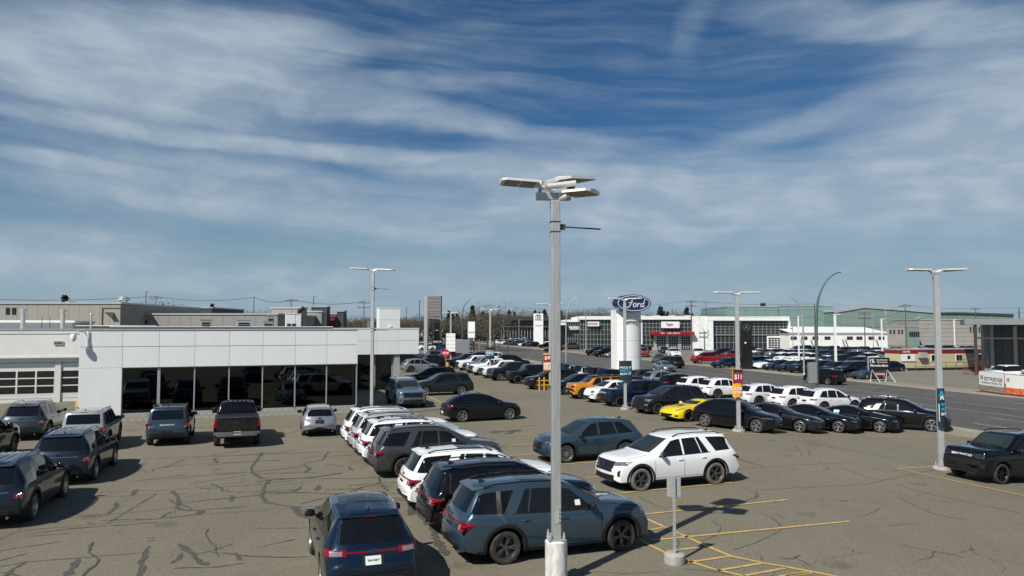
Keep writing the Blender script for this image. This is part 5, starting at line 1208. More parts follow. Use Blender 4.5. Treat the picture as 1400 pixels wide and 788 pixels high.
STR = [[(.02, .70, .02), (.06, .80, .03), (.20, .84, .05), (.50, .80, .06), (.70, .88, .03)], [(.40, .80, .03), (.36, .55, .06), (.30, .30, .065), (.20, .12, .06), (.10, .12, .05), (.07, .22, .04), (.12, .32, .03)], [(.22, .50, .04), (.34, .52, .05), (.44, .55, .03)],
       [(.53, .47, .04), (.46, .42, .06), (.43, .28, .065), (.47, .17, .055), (.54, .20, .05), (.57, .34, .055), (.53, .47, .045), (.60, .46, .02)], [(.62, .44, .03), (.66, .46, .05), (.63, .30, .06), (.61, .17, .06)], [(.65, .34, .03), (.70, .46, .05), (.745, .44, .05)],
       [(.87, .44, .04), (.80, .44, .055), (.765, .30, .06), (.78, .18, .055), (.84, .19, .05), (.89, .36, .05)], [(.97, .82, .035), (.92, .55, .06), (.875, .28, .06), (.89, .17, .05), (.96, .22, .02)]]
mb = MB(); WD, HT = 3.0, 1.5
for st_ in STR:
    pts = []
    for a, b_ in zip(st_, st_[1:]): pts += [tuple(lerp(u, v, t / 4) for u, v in zip(a, b_)) for t in range(4)]
    pts.append(st_[-1]); vs = []
    for i, p_ in enumerate(pts):
        a, b_ = pts[max(0, i - 1)], pts[min(len(pts) - 1, i + 1)]; d = Vector(((b_[0] - a[0]) * WD, (b_[1] - a[1]) * HT)).normalized(); w_ = p_[2] * .95; x, z = (p_[0] - .5) * WD, (p_[1] - .47) * HT
        vs += [(x - d.y * w_, -.745, z + d.x * w_), (x + d.y * w_, -.745, z - d.x * w_)]
    mb.add(vs, [(2 * i, 2 * i + 1, 2 * i + 3, 2 * i + 2) for i in range(len(pts) - 1)])
o = mb.build('lettering', M['text_white'], ov, (.12, 0, 0)); sm = o.modifiers.new('thick', 'SOLIDIFY'); sm.thickness = .04
inst('lettering', text_mesh('BENNETT-DUNLOP', 2.3, .3, M['text_dark'], .02, 0, .02), e, (0.1, -.24, zz(440.7)))

# ------------------------------------------------------------------ glass dealerships across the road
D2 = 203.; _pn = {}
def glass_front(par, x0, x1, z0, z1, nx, nz, y, mull=.09, m='farpane'):
    wx, wz = (x1 - x0) / nx, (z1 - z0) / nz
    k = (round(wx, 3), round(wz, 3), m)
    if k not in _pn: _pn[k] = MB().box(.03, wx - .03, 0, .06, .03, wz - .03).mesh('window_pane', M[m])
    for i in range(nx):
        for j in range(nz): inst('window_pane', _pn[k], par, (x0 + i * wx, y + .02 + .012 * ((i * 7 + j * 3) % 3), z0 + j * wz))
    mb = MB()
    for i in range(nx + 1): mb.box(x0 + i * wx - mull / 2, x0 + i * wx + mull / 2, y - .08, y + .1, z0, z1)
    for j in range(nz + 1): mb.box(x0, x1, y - .06, y + .09, z0 + j * wz - mull / 2, z0 + j * wz + mull / 2)
    mb.build('mullion', M['mull'], par)
XF = lambda px: XA(px, D2); ZFv = lambda py: ZA(py, D2) + .5       # z measured from its own ground at -.5
def bx(par, name, px0, px1, y0, y1, pyt, pyb, m, bev=0.): return MB().box(XF(px0), XF(px1), y0, y1, ZFv(pyb), ZFv(pyt)).build(name, M[m] if isinstance(m, str) else m, par, bevel=bev)
e = empty('glass_dealership', (0, D2, -.5), 0, 'long glass fronted dealership with white fascia and red canopy band, right of the oval pylon', 'building')
bx(e, 'core', 792.5, 966, .5, 30, 437, 478.4, 'farpane2'); bx(e, 'fascia', 792, 966, -.5, 30, 432.5, 437.2, 'acm2')
glass_front(e, XF(793), XF(840), ZFv(477.5), ZFv(437.3), 10, 6, .2)
glass_front(e, XF(878), XF(945), ZFv(458.2), ZFv(437.3), 14, 4, .2); glass_front(e, XF(878), XF(893.5), ZFv(478), ZFv(458.4), 3, 3, .2)
bx(e, 'end_wall', 945.5, 966, -.6, 30, 437.3, 478.4, 'acm2'); bx(e, 'wall_panel', 950, 955, -.66, -.6, 441, 478, 'acm')
bx(e, 'wall', 840, 878, .1, 30, 437.3, 478.4, 'acm2')
cp = bx(e, 'canopy', 888, 946.5, -2.2, .1, 453.7, 457.6, 'ledsign'); bx(e, 'canopy', 833, 841, -1, .1, 453.5, 456.5, 'ledsign')
for t, px in (('NEW', 903.5), ('USED', 912.5), ('SERVICE', 922)): inst('lettering', text_mesh(t, 1.0 + .25 * (len(t) - 3), .42, M['text_white'], .03), e, (XF(px), -2.21, ZFv(455.7)))
bx(e, 'porch_wall', 893.5, 945, -.3, .4, 458.4, 460.2, 'mull')
for k, (a, b_) in enumerate(((897.5, 909.5), (914, 926), (931, 943))):
    d_ = empty('garage_door'); d_.parent = e; n = 4
    x0, x1, z0, z1 = XF(a), XF(b_), ZFv(477.5), ZFv(461)
    for i in range(n):
        for j in range(5): MB().box(lerp(x0, x1, i / n) + .05, lerp(x0, x1, (i + 1) / n) - .05, .06, .1, lerp(z0, z1, j / 5) + .05, lerp(z0, z1, (j + 1) / 5) - .05).build('door_pane', M['farpane2'], d_)
    MB().box(x0, x1, .11, .2, z0, z1).build('door_frame', M['acm'], d_)
for a, b_ in ((893.5, 897.3), (909.7, 913.8), (926.2, 930.8), (943.2, 945.3)): bx(e, 'pier', a, b_, -.2, .3, 460.3, 478.4, 'mull')
bx(e, 'sign_board', 903, 928, -.75, -.55, 440, 448.7, 'acm2'); inst('lettering', text_mesh('Taylor', 1.9, .9, M['text_dark'], .03, .1, .02), e, (XF(914.5), -.77, ZFv(444.4)))
bx(e, 'sign_board', 803, 818.7, -.75, -.4, 440, 446.2, 'acm2'); inst('lettering', text_mesh('TOYOTA', 1.9, .62, M['text_red'], .03, 0, .03), e, (XF(811.8), -.77, ZFv(443)))
ring_(.38, .30, .07, -.78, -.75, 20, XF(805), ZFv(443)).build('emblem', M['text_dark'], e); ring_(.14, .28, .06, -.79, -.76, 16, XF(805), ZFv(443)).build('emblem', M['text_dark'], e)
for k in range(4): MB().box(XF(878 + k * 22), XF(878 + k * 22) + 1.6, 6, 8, ZFv(432.4), ZFv(430.6)).build('roof_unit', M['flash'], e)
bx(e, 'plinth', 872, 897, -1.5, .1, 474.8, 478.5, 'concrete')
# the right-hand glass showroom
e = empty('corner_dealership', (0, D2, -.5), 0, 'glass showroom with gridded dark curtain wall and white fascia behind the black star pylon', 'building')
bx(e, 'core', 967, 1076, .6, 34, 438, 479.4, 'farpane2'); bx(e, 'fascia', 966.3, 1077.3, -1.0, 34, 433, 438.6, 'acm2'); bx(e, 'end_wall', 966.4, 956.5 + 9 + .9 + 5, -.9, .4, 438.7, 479.4, 'acm2')
glass_front(e, XF(956), XF(1003), ZFv(457), ZFv(438.8), 8, 5, -.2) if False else None
bx(e, 'end_wall', 949.6 + 17, 955.5 + 18, -.95, .3, 438.9, 479, 'acm')
glass_front(e, XF(974), XF(1076.5), ZFv(458), ZFv(438.8), 18, 5, .2); glass_front(e, XF(974), XF(1076.5), ZFv(478.6), ZFv(458.3), 18, 2, .35)
bx(e, 'mid_beam', 974, 1076.5, -.05, .3, 457.6, 458.6, 'mull')
bx(e, 'end_wall', 1076.6, 1078.2, -1.0, 34, 438.7, 479.4, 'acm2')
d_ = empty('garage_door'); d_.parent = e; x0, x1, z0, z1 = XF(1049.5), XF(1070), ZFv(476.5), ZFv(461.5); MB().box(x0 - .3, x1 + .3, .0, .1, z0 - .2, z1 + .35).build('door_frame', M['acm'], d_)
for i in range(5):
    for j in range(5): MB().box(lerp(x0, x1, i / 5) + .06, lerp(x0, x1, (i + 1) / 5) - .06, -.04, -.005, lerp(z0, z1, j / 5) + .07, lerp(z0, z1, (j + 1) / 5) - .07).build('door_pane', M['farpane2'], d_)
bx(e, 'sign_board', 1004.5, 1012, -1.4, -1.1, 456, 462, 'ledsign')
# low glass link and dark flat-roofed dealership on the left
e = empty('link_building', (0, D2 + 6, -.5), 0, 'small glass fronted showroom with white fascia, left of the long glass dealership', 'building')
bx(e, 'core', 775.5, 793, .4, 20, 439, 478, 'farpane2'); bx(e, 'fascia', 775, 794, -.3, 20, 437, 440.2, 'acm2'); glass_front(e, XF(776), XF(792), ZFv(476), ZFv(440.5), 5, 6, .1)
bx(e, 'fascia', 764.5, 776, -2.5, 10, 441.5, 444.6, 'acm2'); bx(e, 'wall', 765, 775, .5, 10, 444.7, 478, 'farpane2'); bx(e, 'sign_board', 780, 792, -.8, -.5, 446.7, 451, 'acm2'); inst('lettering', text_mesh('SCION', 1.7, .45, M['text_dark'], .03), e, (XF(786), -.82, ZFv(448.9)))
D3 = 345.; X3 = lambda px: XA(px, D3); Z3 = lambda py: ZA(py, D3) + .5
e = empty('dark_showroom', (0, D3, -.5), 0, 'long low dark showroom with a flat charcoal roof behind the parked cars across the road', 'building')
def b3(name, a, b_, y0, y1, t, bt, m): return MB().box(X3(a), X3(b_), y0, y1, Z3(bt), Z3(t)).build(name, M[m], e)
b3('roof', 680, 766, -3, 20, 433, 438.5, 'poledark'); b3('core', 684, 765, .5, 18, 438.6, 471.6, 'farpane2'); b3('fascia', 684, 764, -1, .4, 438.7, 447.5, 'gap')
for k in range(19): b3('pier', 685 + k * 4, 685.7 + k * 4, .1, .5, 447.6, 471.4, 'mull')
b3('roof', 653, 680, 2, 20, 438.5, 443, 'poledark'); b3('core', 655, 680, 4, 18, 443.1, 468, 'farpane'); glass_front(e, X3(657), X3(680), Z3(468), Z3(443.5), 8, 3, 3.6, .12)
# Toyota pylon
d_ = G(736, 474.5).y; e = empty('pylon_sign', (XA(736, d_), d_, -.5), R(-6), 'slim white pylon sign with the TOYOTA emblem and a red dash, across the road', 'sign')
zt_ = ZA(429, d_) + .5; wd_ = 13.2 / F * d_
MB().box(-wd_ / 2, wd_ / 2, 0, .9, 0, zt_).build('slab', M['acm'], e, bevel=.05); zc = ZA(433, d_) + .5
MB().box(-wd_ / 2 - .05, wd_ / 2 + .05, -.3, 1.1, 0, .7).build('plinth', M['concrete'], e)
ring_(.95, .62, .13, -.06, -.01, 32, 0, zc).build('emblem', M['text_dark'], e); ring_(.34, .60, .12, -.07, -.02, 24, 0, zc).build('emblem', M['text_dark'], e); ring_(.62, .26, .1, -.08, -.03, 24, 0, zc + .28).build('emblem', M['text_dark'], e)
inst('lettering', text_mesh('TOYOTA', 2.2, .5, M['text_dark'], .03, 0, .03), e, (0, -.02, ZA(437.5, d_) + .5)); MB().box(-.9, 1.2, -.05, -.01, ZA(446, d_) + .5, ZA(445.2, d_) + .5).build('dash', M['ledsign'], e)
# black pylon with star
d_ = G(1020, 505).y; e = empty('pylon_sign', (XA(1020, d_), d_, -.5), R(-4), 'tall black pylon sign with a silver star in a ring', 'sign'); wd_ = 14.5 / F * d_
MB().box(-wd_ / 2, wd_ / 2, 0, .8, 0, ZA(440, d_) + .5).build('slab', M['gloss'], e); zc = ZA(448, d_) + .5
ring_(.47, .47, .05, -.05, -.01, 32, 0, zc).build('ring', M['chrome'], e); mb = MB()
for k in range(3):
    a = R(90 + 120 * k); q = R(90 + 120 * k + 60)
    mb.add([(.42 * math.cos(a), -.03, zc + .42 * math.sin(a)), (.09 * math.cos(q), -.03, zc + .09 * math.sin(q)), (0, -.06, zc), (.09 * math.cos(q - R(120)), -.03, zc + .09 * math.sin(q - R(120)))], [(0, 1, 2), (0, 2, 3)])
mb.build('star', M['chrome'], e); MB().box(-.3, -.05, -.02, -.001, zc - 2.3, zc - 2.1).build('lettering_strip', M['text_white'], e)
# grey multi-panel pylon at the left
d_ = 150.; e = empty('pylon_sign', (XA(594, d_), d_, 0), R(-10), 'tall grey sign tower with stacked louvred brand panels and one thick leg', 'sign'); q = d_ / F
MB().add([(-15 * q, 0, 0), (-10.2 * q, 0, 0), (-10.2 * q, 1, 0), (-15 * q, 1, 0), (-14.5 * q, 0, ZA(405, d_)), (-9.8 * q, 0, ZA(405, d_)), (-9.8 * q, 1, ZA(405, d_)), (-14.5 * q, 1, ZA(405, d_))], [(0, 3, 2, 1), (4, 5, 6, 7), (0, 1, 5, 4), (1, 2, 6, 5), (2, 3, 7, 6), (3, 0, 4, 7)]).build('leg', M['mull'], e)
for a, b_ in ((405, 408.2), (408.6, 413.2), (413.6, 417), (417.4, 421), (421.4, 426), (426.4, 429), (429.4, 436)): MB().box(-9.6 * q, 9 * q, .05, .9, ZA(b_, d_), ZA(a, d_)).build('panel', mat('grey sign panel', (.17, .165, .165), .6), e)
MB().box(-9.4 * q, 8.8 * q, .2, .8, ZA(436, d_), ZA(405.5, d_)).build('core', M['gap'], e)
inst('lettering', text_mesh('Nissan', 1.5, .35, M['text_dark'], .02), e, (2.0 * q, .03, ZA(432.7, d_))); ring_(.25, .25, .05, -.0, .05, 16, -6.5 * q, ZA(432.7, d_)).build('emblem', M['text_dark'], e)
d_ = 210.; e = empty('pylon_sign', (XA(597.5, d_), d_, 0), 0, 'slim black sign tower with a pale emblem near the cream shed', 'sign'); q = d_ / F
MB().box(-3.8 * q, 3.8 * q, 0, .6, 0, ZA(437, d_)).build('slab', M['gloss'], e); ring_(.5, .3, .08, -.06, -.01, 20, 0, ZA(440, d_)).build('emblem', M['chrome'], e); MB().box(-.4, .4, -.03, -.001, ZA(452, d_), ZA(451.5, d_)).build('lettering_strip', M['text_white'], e)
d_ = 140.; e = empty('pylon_sign', (XA(644.5, d_), d_, 0), R(-8), 'small white slab sign beside the grey box trailer', 'sign'); q = d_ / F; d2_ = d_
MB().box(-4.8 * q, 4.8 * q, 0, .5, ZA(462, d_) , ZA(440, d_)).build('slab', M['acm'], e); MB().box(-4 * q, 4.2 * q, -.03, -.001, ZA(454.8, d_), ZA(454, d_)).build('stripe', M['text_dark'], e); MB().box(2.5 * q, 4.2 * q, .1, .4, 0, ZA(462, d_)).build('post', M['galv'], e); MB().box(-4.2 * q, -2.5 * q, .1, .4, 0, ZA(462, d_)).build('post', M['galv'], e)
# cream shed beyond
def shed(px0, px1, pyt, pyb, d_, dep, m, label, name='shed', roof=None, z=0., cat='building', rz=0.):
    pyt += 170 / d_; x0, x1 = XA(px0, d_), XA(px1, d_); e = empty(name, (x0, d_, z), R(rz), label, cat); L_ = x1 - x0; zt = ZA(pyt, d_) - z
    mm = M[m] if isinstance(m, str) else m
    n = max(1, int((px1 - px0) / 14)); k = MB().box(0, L_ / n - .03, 0, .12, 0, zt - .05).mesh('wall_panel', mm)
    for i in range(n): inst('wall_panel', k, e, (i * L_ / n, 0, 0))
    MB().box(.02, L_ - .02, .125, dep, 0, zt - .06).build('wall', mm, e)
    MB().box(-.15, L_ + .15, -.15, dep + .15, zt - .05, zt + .1 + .0008 * d_).build('roof_edge', M[roof or 'flash'], e)
    return e, L_, zt
cream = mat('cream metal cladding', (.40, .37, .27), .6, var=.12, vscale=.3); tanw = mat('tan stucco wall', (.34, .32, .28), .85, var=.22, vscale=.12, bump=.2); greyst = mat('grey stucco wall', (.28, .275, .255), .85, var=.15, vscale=.15)
greencl = mat('pale green metal cladding', (.185, .265, .235), .55, var=.12, vscale=.12, bump=.3, bscale=3, stretch=(6, 6, .01)); greencl2 = mat('glassy pale green cladding', (.20, .305, .30), .3, var=.15, vscale=.1)
trailc = mat('yellow cream trailer cladding', (.52, .48, .30), .55, var=.06); maroonb = mat('maroon band', (.20, .015, .022), .5); dkg = mat('charcoal cladding', (.045, .047, .055), .6); 
e, L_, zt = shed(572, 632, 437.5, 452, 420, 20, cream, 'low cream metal shed with a dark fascia beyond the sign towers'); MB().box(-.1, L_ + .1, -.3, -.16, zt - 1.2, zt).build('fascia', M['mull'], e)
for a in (.35, .8): MB().box(L_ * a, L_ * a + 2, -.1, .05, 0, 2).build('window', M['farpane2'], e)
shed(628, 652, 446, 458, 425, 12, 'acm2', 'small white flat building between the cream shed and the dark showroom')
# long white building with strip windows
e, L_, zt = shed(1078.5, 1212.5, 456.5, 483, 196, 26, 'acm2', 'long white single-storey building with a strip of dark square windows under a white roof', 'long_white_building', z=-.5)
MB().add([(0, -.2, zt + .4), (L_, -.2, zt + .4), (L_, 13, zt + 1.7), (0, 13, zt + 1.9), (0, -.2, zt + .55), (L_, -.2, zt + .5), (L_, 13, zt + 1.9), (0, 13, zt + 2.1)], [(0, 3, 2, 1), (4, 5, 6, 7), (0, 1, 5, 4), (1, 2, 6, 5), (2, 3, 7, 6), (3, 0, 4, 7)]).build('roof', M['acm2'], e)
q = 196 / F
for px in (1080, 1094.5, 1109.5, 1126, 1156.5, 1169.5, 1186, 1199.5):
    x0 = (px - 1078.5) * q; w_ = MB().box(x0, x0 + 8.2 * q, -.12, .0, zt - 1.35, zt - .5).build('window', M['mull'], e)
    for k in (0, 1): MB().box(x0 + .06 + k * 4.05 * q, x0 + 3.95 * q + k * 4.05 * q, -.16, -.125, zt - 1.29, zt - .56).build('pane', M['farpane2'], w_)
for px in (1093, 1107, 1150, 1154, 1196): x0 = (px - 1078.5) * q; MB().cbox((x0, -.6, zt - 1.6), (.14, .9, .5), None, Matrix.Rotation(R(35), 3, 'X')).build('wall_lamp', M['mull'], e)
# large pale green warehouses
e, L_, zt = shed(993, 1064, 419.5, 470, 300, 40, greencl2, 'tall glassy pale green block behind the glass showroom, at its left end', 'green_warehouse', z=-.5)
e, L_, zt = shed(1064.5, 1140, 418, 470, 300, 40, greencl2, 'pale green warehouse block with dark roof edge, left of the big gabled one', 'green_warehouse', z=-.5); MB().box(-6, -4.5, 2, 4, zt, zt + 1.2).build('roof_unit', M['black'], e)
def gable(px0, px1, pts, pyb, d_, dep, m, label, edge=M['flash']):
    x0 = XA(px0, d_); e = empty('green_warehouse', (x0, d_, -.5), 0, label, 'building'); q = d_ / F
    pr = [((px - px0) * q, ZA(py, d_) + .5) for px, py in pts]; L_ = (px1 - px0) * q
    mb = MB(); poly = [(0, 0)] + [(L_, 0)] + list(reversed(pr)); n = len(poly)
    mb.add([(x, 0, z) for x, z in poly] + [(x, dep, z) for x, z in poly], [tuple(range(n)), tuple(range(2 * n - 1, n - 1, -1))] + [(i, i + n, (i + 1) % n + n, (i + 1) % n) for i in range(n)])
    mb.build('wall', m, e); mb = MB()
    for (x0_, z0_), (x1_, z1_) in zip(pr, pr[1:]): mb.add([(x0_, -.4, z0_ - .4), (x1_, -.4, z1_ - .4), (x1_, dep, z1_ - .4), (x0_, dep, z0_ - .4), (x0_, -.4, z0_ + .35), (x1_, -.4, z1_ + .35), (x1_, dep, z1_ + .35), (x0_, dep, z0_ + .35)], [(0, 3, 2, 1), (4, 5, 6, 7), (0, 1, 5, 4), (1, 2, 6, 5), (2, 3, 7, 6), (3, 0, 4, 7)])
    mb.build('roof_edge', edge, e)
    mb = MB()
    for k in range(int(L_ / 6)):
        x = (k + .5) * 6; z = pl(pr, x); mb.box(x, x + .12, -.06, 0.01, 0, z - .5)
    mb.build('cladding_joint', M['mull'], e); return e, q
e, q = gable(1140.5, 1279, [(1140.5, 427), (1181, 419.8), (1279, 427)], 470, 290, 60, greencl, 'big pale green gabled warehouse in the middle right distance')
for a, b_, t, bt in ((1141, 1196, 447, 448.2),): MB().box((a - 1140.5) * q, (b_ - 1140.5) * q, -.3, 0, ZA(bt, 290) + .5, ZA(t, 290) + .5).build('seam', M['mull'], e)
for px in (1242.5, 1252.5): MB().cbox(((px - 1140.5) * q, -.5, ZA(440, 290) + .5), (.9, .9, 1.1)).build('wall_unit', M['black'], e)
MB().tube([((1240 - 1140.5) * q, -.5, ZA(438, 290)), ((1254 - 1140.5) * q, -2, ZA(432, 290))], .12, 5).build('flue_pipe', M['mull'], e)
e, q = gable(1279.5, 1385, [(1279.5, 428.6), (1310, 428.4), (1385, 431)], 470, 288, 60, mat('grey green cladding', (.17, .21, .19), .6, var=.1, vscale=.1), 'grey green warehouse extension with a dark eave at the far right', mat('dark green eave', (.03, .05, .045), .6))
e, L_, zt = shed(1256, 1345, 437, 482, 262, 20, tanw, 'tan concrete block building with strip bands behind the cream site office', 'tan_building', z=-.5)
for k in range(5): MB().box(0, L_, -.08, .0, zt * (.16 + .17 * k), zt * (.17 + .17 * k) + .1).build('band', M['mull'], e)
for px in (1325, 1329, 1333, 1337): MB().box((px - 1256) * 262 / F, (px - 1254.4) * 262 / F, -.1, 0, zt * .5, zt * .72).build('window', M['farpane2'], e)
e, L_, zt = shed(1213, 1240, 446, 482, 258, 20, tanw, 'tan office block with narrow upright windows, right of the long white building', 'tan_building', z=-.5)
for px in (1215.5, 1220.5, 1227, 1231.5): MB().box((px - 1213) * .2505, (px - 1211) * .2505, -.1, 0, zt * .6, zt * .82).build('window', M['farpane2'], e)
e, L_, zt = shed(1240.5, 1256, 446, 482, 256, 6, greencl, 'pale green porch bay with dark window bars between the tan blocks', 'tan_building', z=-.5)
for k in range(5): MB().box(.4 + k * .72, .95 + k * .72, -.1, 0, zt * .45, zt * .72).build('window', M['farpane2'], e)
# cream site office trailer
p = G(1229, 507); d_ = p.y; q = d_ / F
e = empty('site_office', (XA(1229, d_), d_, -.5), R(14), 'cream portable site office with a maroon band and two small windows', 'site office')
La, Wa, Ha = 12.0, 0, 2.7
w1, l1 = 3.3, 11.6
MB().box(0, w1 + l1, -.2, 3.2, 0.05, .35).build('skirt', M['black'], e); 
MB().box(0, w1 + l1, -.0, 3.0, .35, 2.35).build('wall', trailc, e); MB().box(-.03, w1 + l1 + .03, -.04, 3.05, 2.351, 2.85).build('band', maroonb, e); MB().box(-.08, w1 + l1 + .08, -.09, 3.1, 2.85, 2.98).build('roof', M['flash'], e)
for x in (5.1, 9.3, 13.2):
    wf = MB().box(x, x + 1.15, -.05, 0, 1.25, 2.2).build('window', M['acm2'], e)
    for k in (0, 1): MB().box(x + .08 + k * .52, x + .55 + k * .52, -.08, -.052, 1.33, 2.12).build('pane', M['farpane2'], wf)
MB().box(.1, 2.4, -.12, -.05, 1.3, 2.3).build('sign_board', M['acm'], e); MB().cbox((1.3, -.14, 1.85), (.45, .03, .45)).build('emblem', M['text_dark'], e); MB().box(.2, 3.1, -.08, -.045, 2.4, 2.8).build('sign_band', M['ledsign'], e); inst('lettering', text_mesh('HOME', 1.2, .26, M['text_white'], .02), e, (.95, -.085, 2.6))
MB().box(2.9, 4.0, -.6, -.02, 1.75, 2.5).build('air_unit', M['concrete'], e)
rl = empty('handrail'); rl.parent = e
for k in range(9): MB().box(1.2 + k * 1.7, 1.25 + k * 1.7, -1.4, -1.35, 0, 1.15).build('post', M['wood'], rl)
for z in (.6, 1.1): MB().box(1.2, 14.9, -1.41, -1.34, z, z + .06).build('rail', M['wood'], rl)
for k in range(2):
    p2 = G(1216 + k * 9, 507); e = empty('concrete_barrier', (p2.x, p2.y - 1, -.5), R(8), ['left', 'right'][k] + ' one of the two pale concrete barriers beside the site office', 'barrier')
    MB().prism([(-.3, -.9), (.3, -.9), (.3, .9), (-.3, .9)], 0, .2).build('foot', M['whiteconc'], e).rotation_euler = (0, 0, R(90))
    MB().box(-.9, .9, -.15, .15, .2, .95).build('wall', M['whiteconc'], e, bevel=.04)
# building under construction at the right edge
d_ = 100.; q = d_ / F; dz = .5
e = empty('unfinished_building', (XA(1343, d_), d_, -.5), 0, 'unfinished grey building with an open steel framed canopy at the right edge', 'building')
BX0 = XA(1343, d_); cb, sb_ = math.cos(R(-28)), math.sin(R(-28)); e.rotation_euler = (0, 0, R(-28))
def xx(px, y=0.):     # distance along the front (or a line y behind it) at which it lines up with a photo column
    t = (px - 700) / F; return (t * (d_ + y * cb) - BX0 + y * sb_) / (cb - t * sb_)
z_ = lambda py: ZA(py, d_) + dz
gcl = mat('blue grey sheathing', (.20, .22, .24), .7, var=.1, vscale=.3); gcl2 = mat('pale grey sheathing', (.34, .36, .38), .7)
MB().box(xx(1318, -5.6), xx(1430), -5.6, 5, z_(444.5), z_(437)).build('canopy_roof', gcl, e, bevel=.02)
dgs = mat('dark grey sheathing', (.085, .095, .10), .6, var=.15, vscale=.5)
for a, b_ in ((1357, 1369), (1369.2, 1381), (1381.2, 1392), (1392.2, 1404), (1404.2, 1420)): MB().box(xx(a), xx(b_) - .02, .2, .5, .1, z_(444.6)).build('wall_panel', dgs, e)
MB().box(xx(1356), xx(1440), .51, 5, 0, z_(445)).build('wall', gcl, e)
MB().box(xx(1352), xx(1356.9), -.3, 5, 0, z_(444.6)).build('corner_pier', gcl2, e); MB().box(xx(1343.5), xx(1351.9), .0, 5, 0, z_(444.6)).build('side_wall', gcl, e)
for px in (1330, 1384): x = xx(px, -5.2); MB().box(x, x + .36, -5.4, -5.0, 0, z_(444.6)).build('steel_column', M['poledark'], e)
MB().box(xx(1334, -5.2), xx(1440), -5.3, -5.05, z_(463), z_(461)).build('steel_beam', M['poledark'], e)
MB().box(xx(1357.5), xx(1371), -.1, .19, .1, z_(500)).build('insulation_board', mat('pale board', (.45, .48, .46), .7), e)
# construction fence panels with signs
fr = mat('rust red fence frame', (.23, .075, .045), .7, var=.3)
def fence(pxa, pya, pxb, pyb, hgt, label, sign=None, red=False):
    a, b_ = G(pxa, pya), G(pxb, pyb); L_ = (b_ - a).length; e = empty('fence_panel', a, math.atan2(b_.y - a.y, b_.x - a.x), label, 'fence')
    for x in (0, L_): MB().tube([(x, 0, 0), (x, 0, hgt)], .035, 6).build('post', fr, e)
    for z in (.15, hgt): MB().tube([(0, 0, z), (L_, 0, z)], .03, 6).build('rail', fr, e)
    for x in (0.1, L_ - .1): MB().box(x - .2, x + .2, -.4, .4, 0, .06).build('foot', fr, e)
    MB().tube([(0.1, 0, .2), (L_ * .5, 0, .55), (L_ - .1, 0, .2)], .02, 5).build('brace', fr, e)
    mb = MB(); nw = int(L_ / .25)
    for k in range(1, nw): mb.box(L_ * k / nw - .006, L_ * k / nw + .006, -.006, .006, .15, hgt)
    for k in range(1, 6): mb.box(0, L_, -.005, .005, .15 + (hgt - .15) * k / 6 - .005, .15 + (hgt - .15) * k / 6 + .005)
    mb.build('wire_mesh', fr, e)
    if sign:
        z0 = hgt * .36; MB().box(.03, L_ - .03, -.06, -.045, z0, hgt * .98).build('sign_board', M['acm2'], e)
        for t, u, v, w_, h_ in sign: inst('lettering', text_mesh(t, L_ * w_, hgt * h_, M['text_dark'], .01, 0, .01), e, (L_ * u, -.062, hgt * v))
    if red:
        MB().box(.03, L_ - .03, -.055, -.042, .12, hgt * .36).build('safety_mesh', mat('orange red mesh fabric', (.55, .05, .02), .8, var=.8, vscale=3, col2=(.75, .25, .10)), e)
    return e
fence(1340, 536, 1374, 541, 1.95, 'fence panel with the white WESTRIDGE CONSTRUCTION LTD board by the far kerb', [('W', .12, .70, .15, .26), ('ESTRIDGE', .59, .67, .72, .17), ('CONSTRUCTION LTD.', .5, .48, .86, .09)])
fence(1376, 540, 1426, 546, 1.85, 'fence panel with a white board and orange red mesh, right of the WESTRIDGE board', [('IR', .09, .72, .08, .18)], True)
for k, (a, b_, c_, d__) in enumerate(((1318, 512, 1335, 513), (1335, 513, 1351, 511), (1353, 520, 1372, 521))): fence(a, b_, c_, d__, 2.0 if k < 2 else 1.0, ['leftmost bare rust red fence panel in front of the unfinished building', 'second bare rust red fence panel, by the dark steel column', 'low rust red fence panel behind the WESTRIDGE board'][k])
p = G(1371, 526); e = empty('road_work_board', p, 0, 'low white lettered board lying behind the construction fence', 'sign'); MB().box(0, 2.4, 0, .1, .1, .75).build('board', M['acm2'], e); MB().box(.3, 2.0, -.02, 0, .35, .5).build('lettering_strip', M['text_dark'], e)
# black board on A-frame legs near the far kerb
p = G(1198, 522); d_ = p.y; q = d_ / F; e = empty('easel_sign', (XA(1186, d_), d_, -.5), R(-4), 'black roadside board lettered 1% and Mercedes-Benz on splayed white legs', 'sign')
MB().box(0, 27.5 * q, 0, .12, ZA(506, d_) + .5, ZA(489, d_) + .5).build('board', M['gloss'], e); MB().box(-.12, 0, -.02, .14, ZA(506.5, d_) + .5, ZA(489, d_) + .5).build('board_end', M['galv'], e)
for px in (4, 24): MB().tube([((px - 5) * q, -.5, 0), (px * q, .06, ZA(505, d_) + .5), ((px + 6) * q, -.9, 0)], .035, 5).build('leg', M['polewhite'], e)
for t, u, v, w_, h_ in (('1%', 4.5, 493.5, 6, 5.5), ('Rate Reduction', 17.5, 492, 14, 1.6), ('Finance and Lease', 17.5, 495, 14, 1.5), ('Mercedes-Benz', 13.5, 499.5, 23, 3.2)): inst('lettering', text_mesh(t, w_ * q, h_ * q, M['text_white'], .01, 0, .01), e, (u * q, -.005, ZA(v, d_) + .5))
MB().box(.6, 1.6, -.3, -.28, .75, .98).build('pink_flag', mat('pink flag', (.7, .18, .22), .7), e)

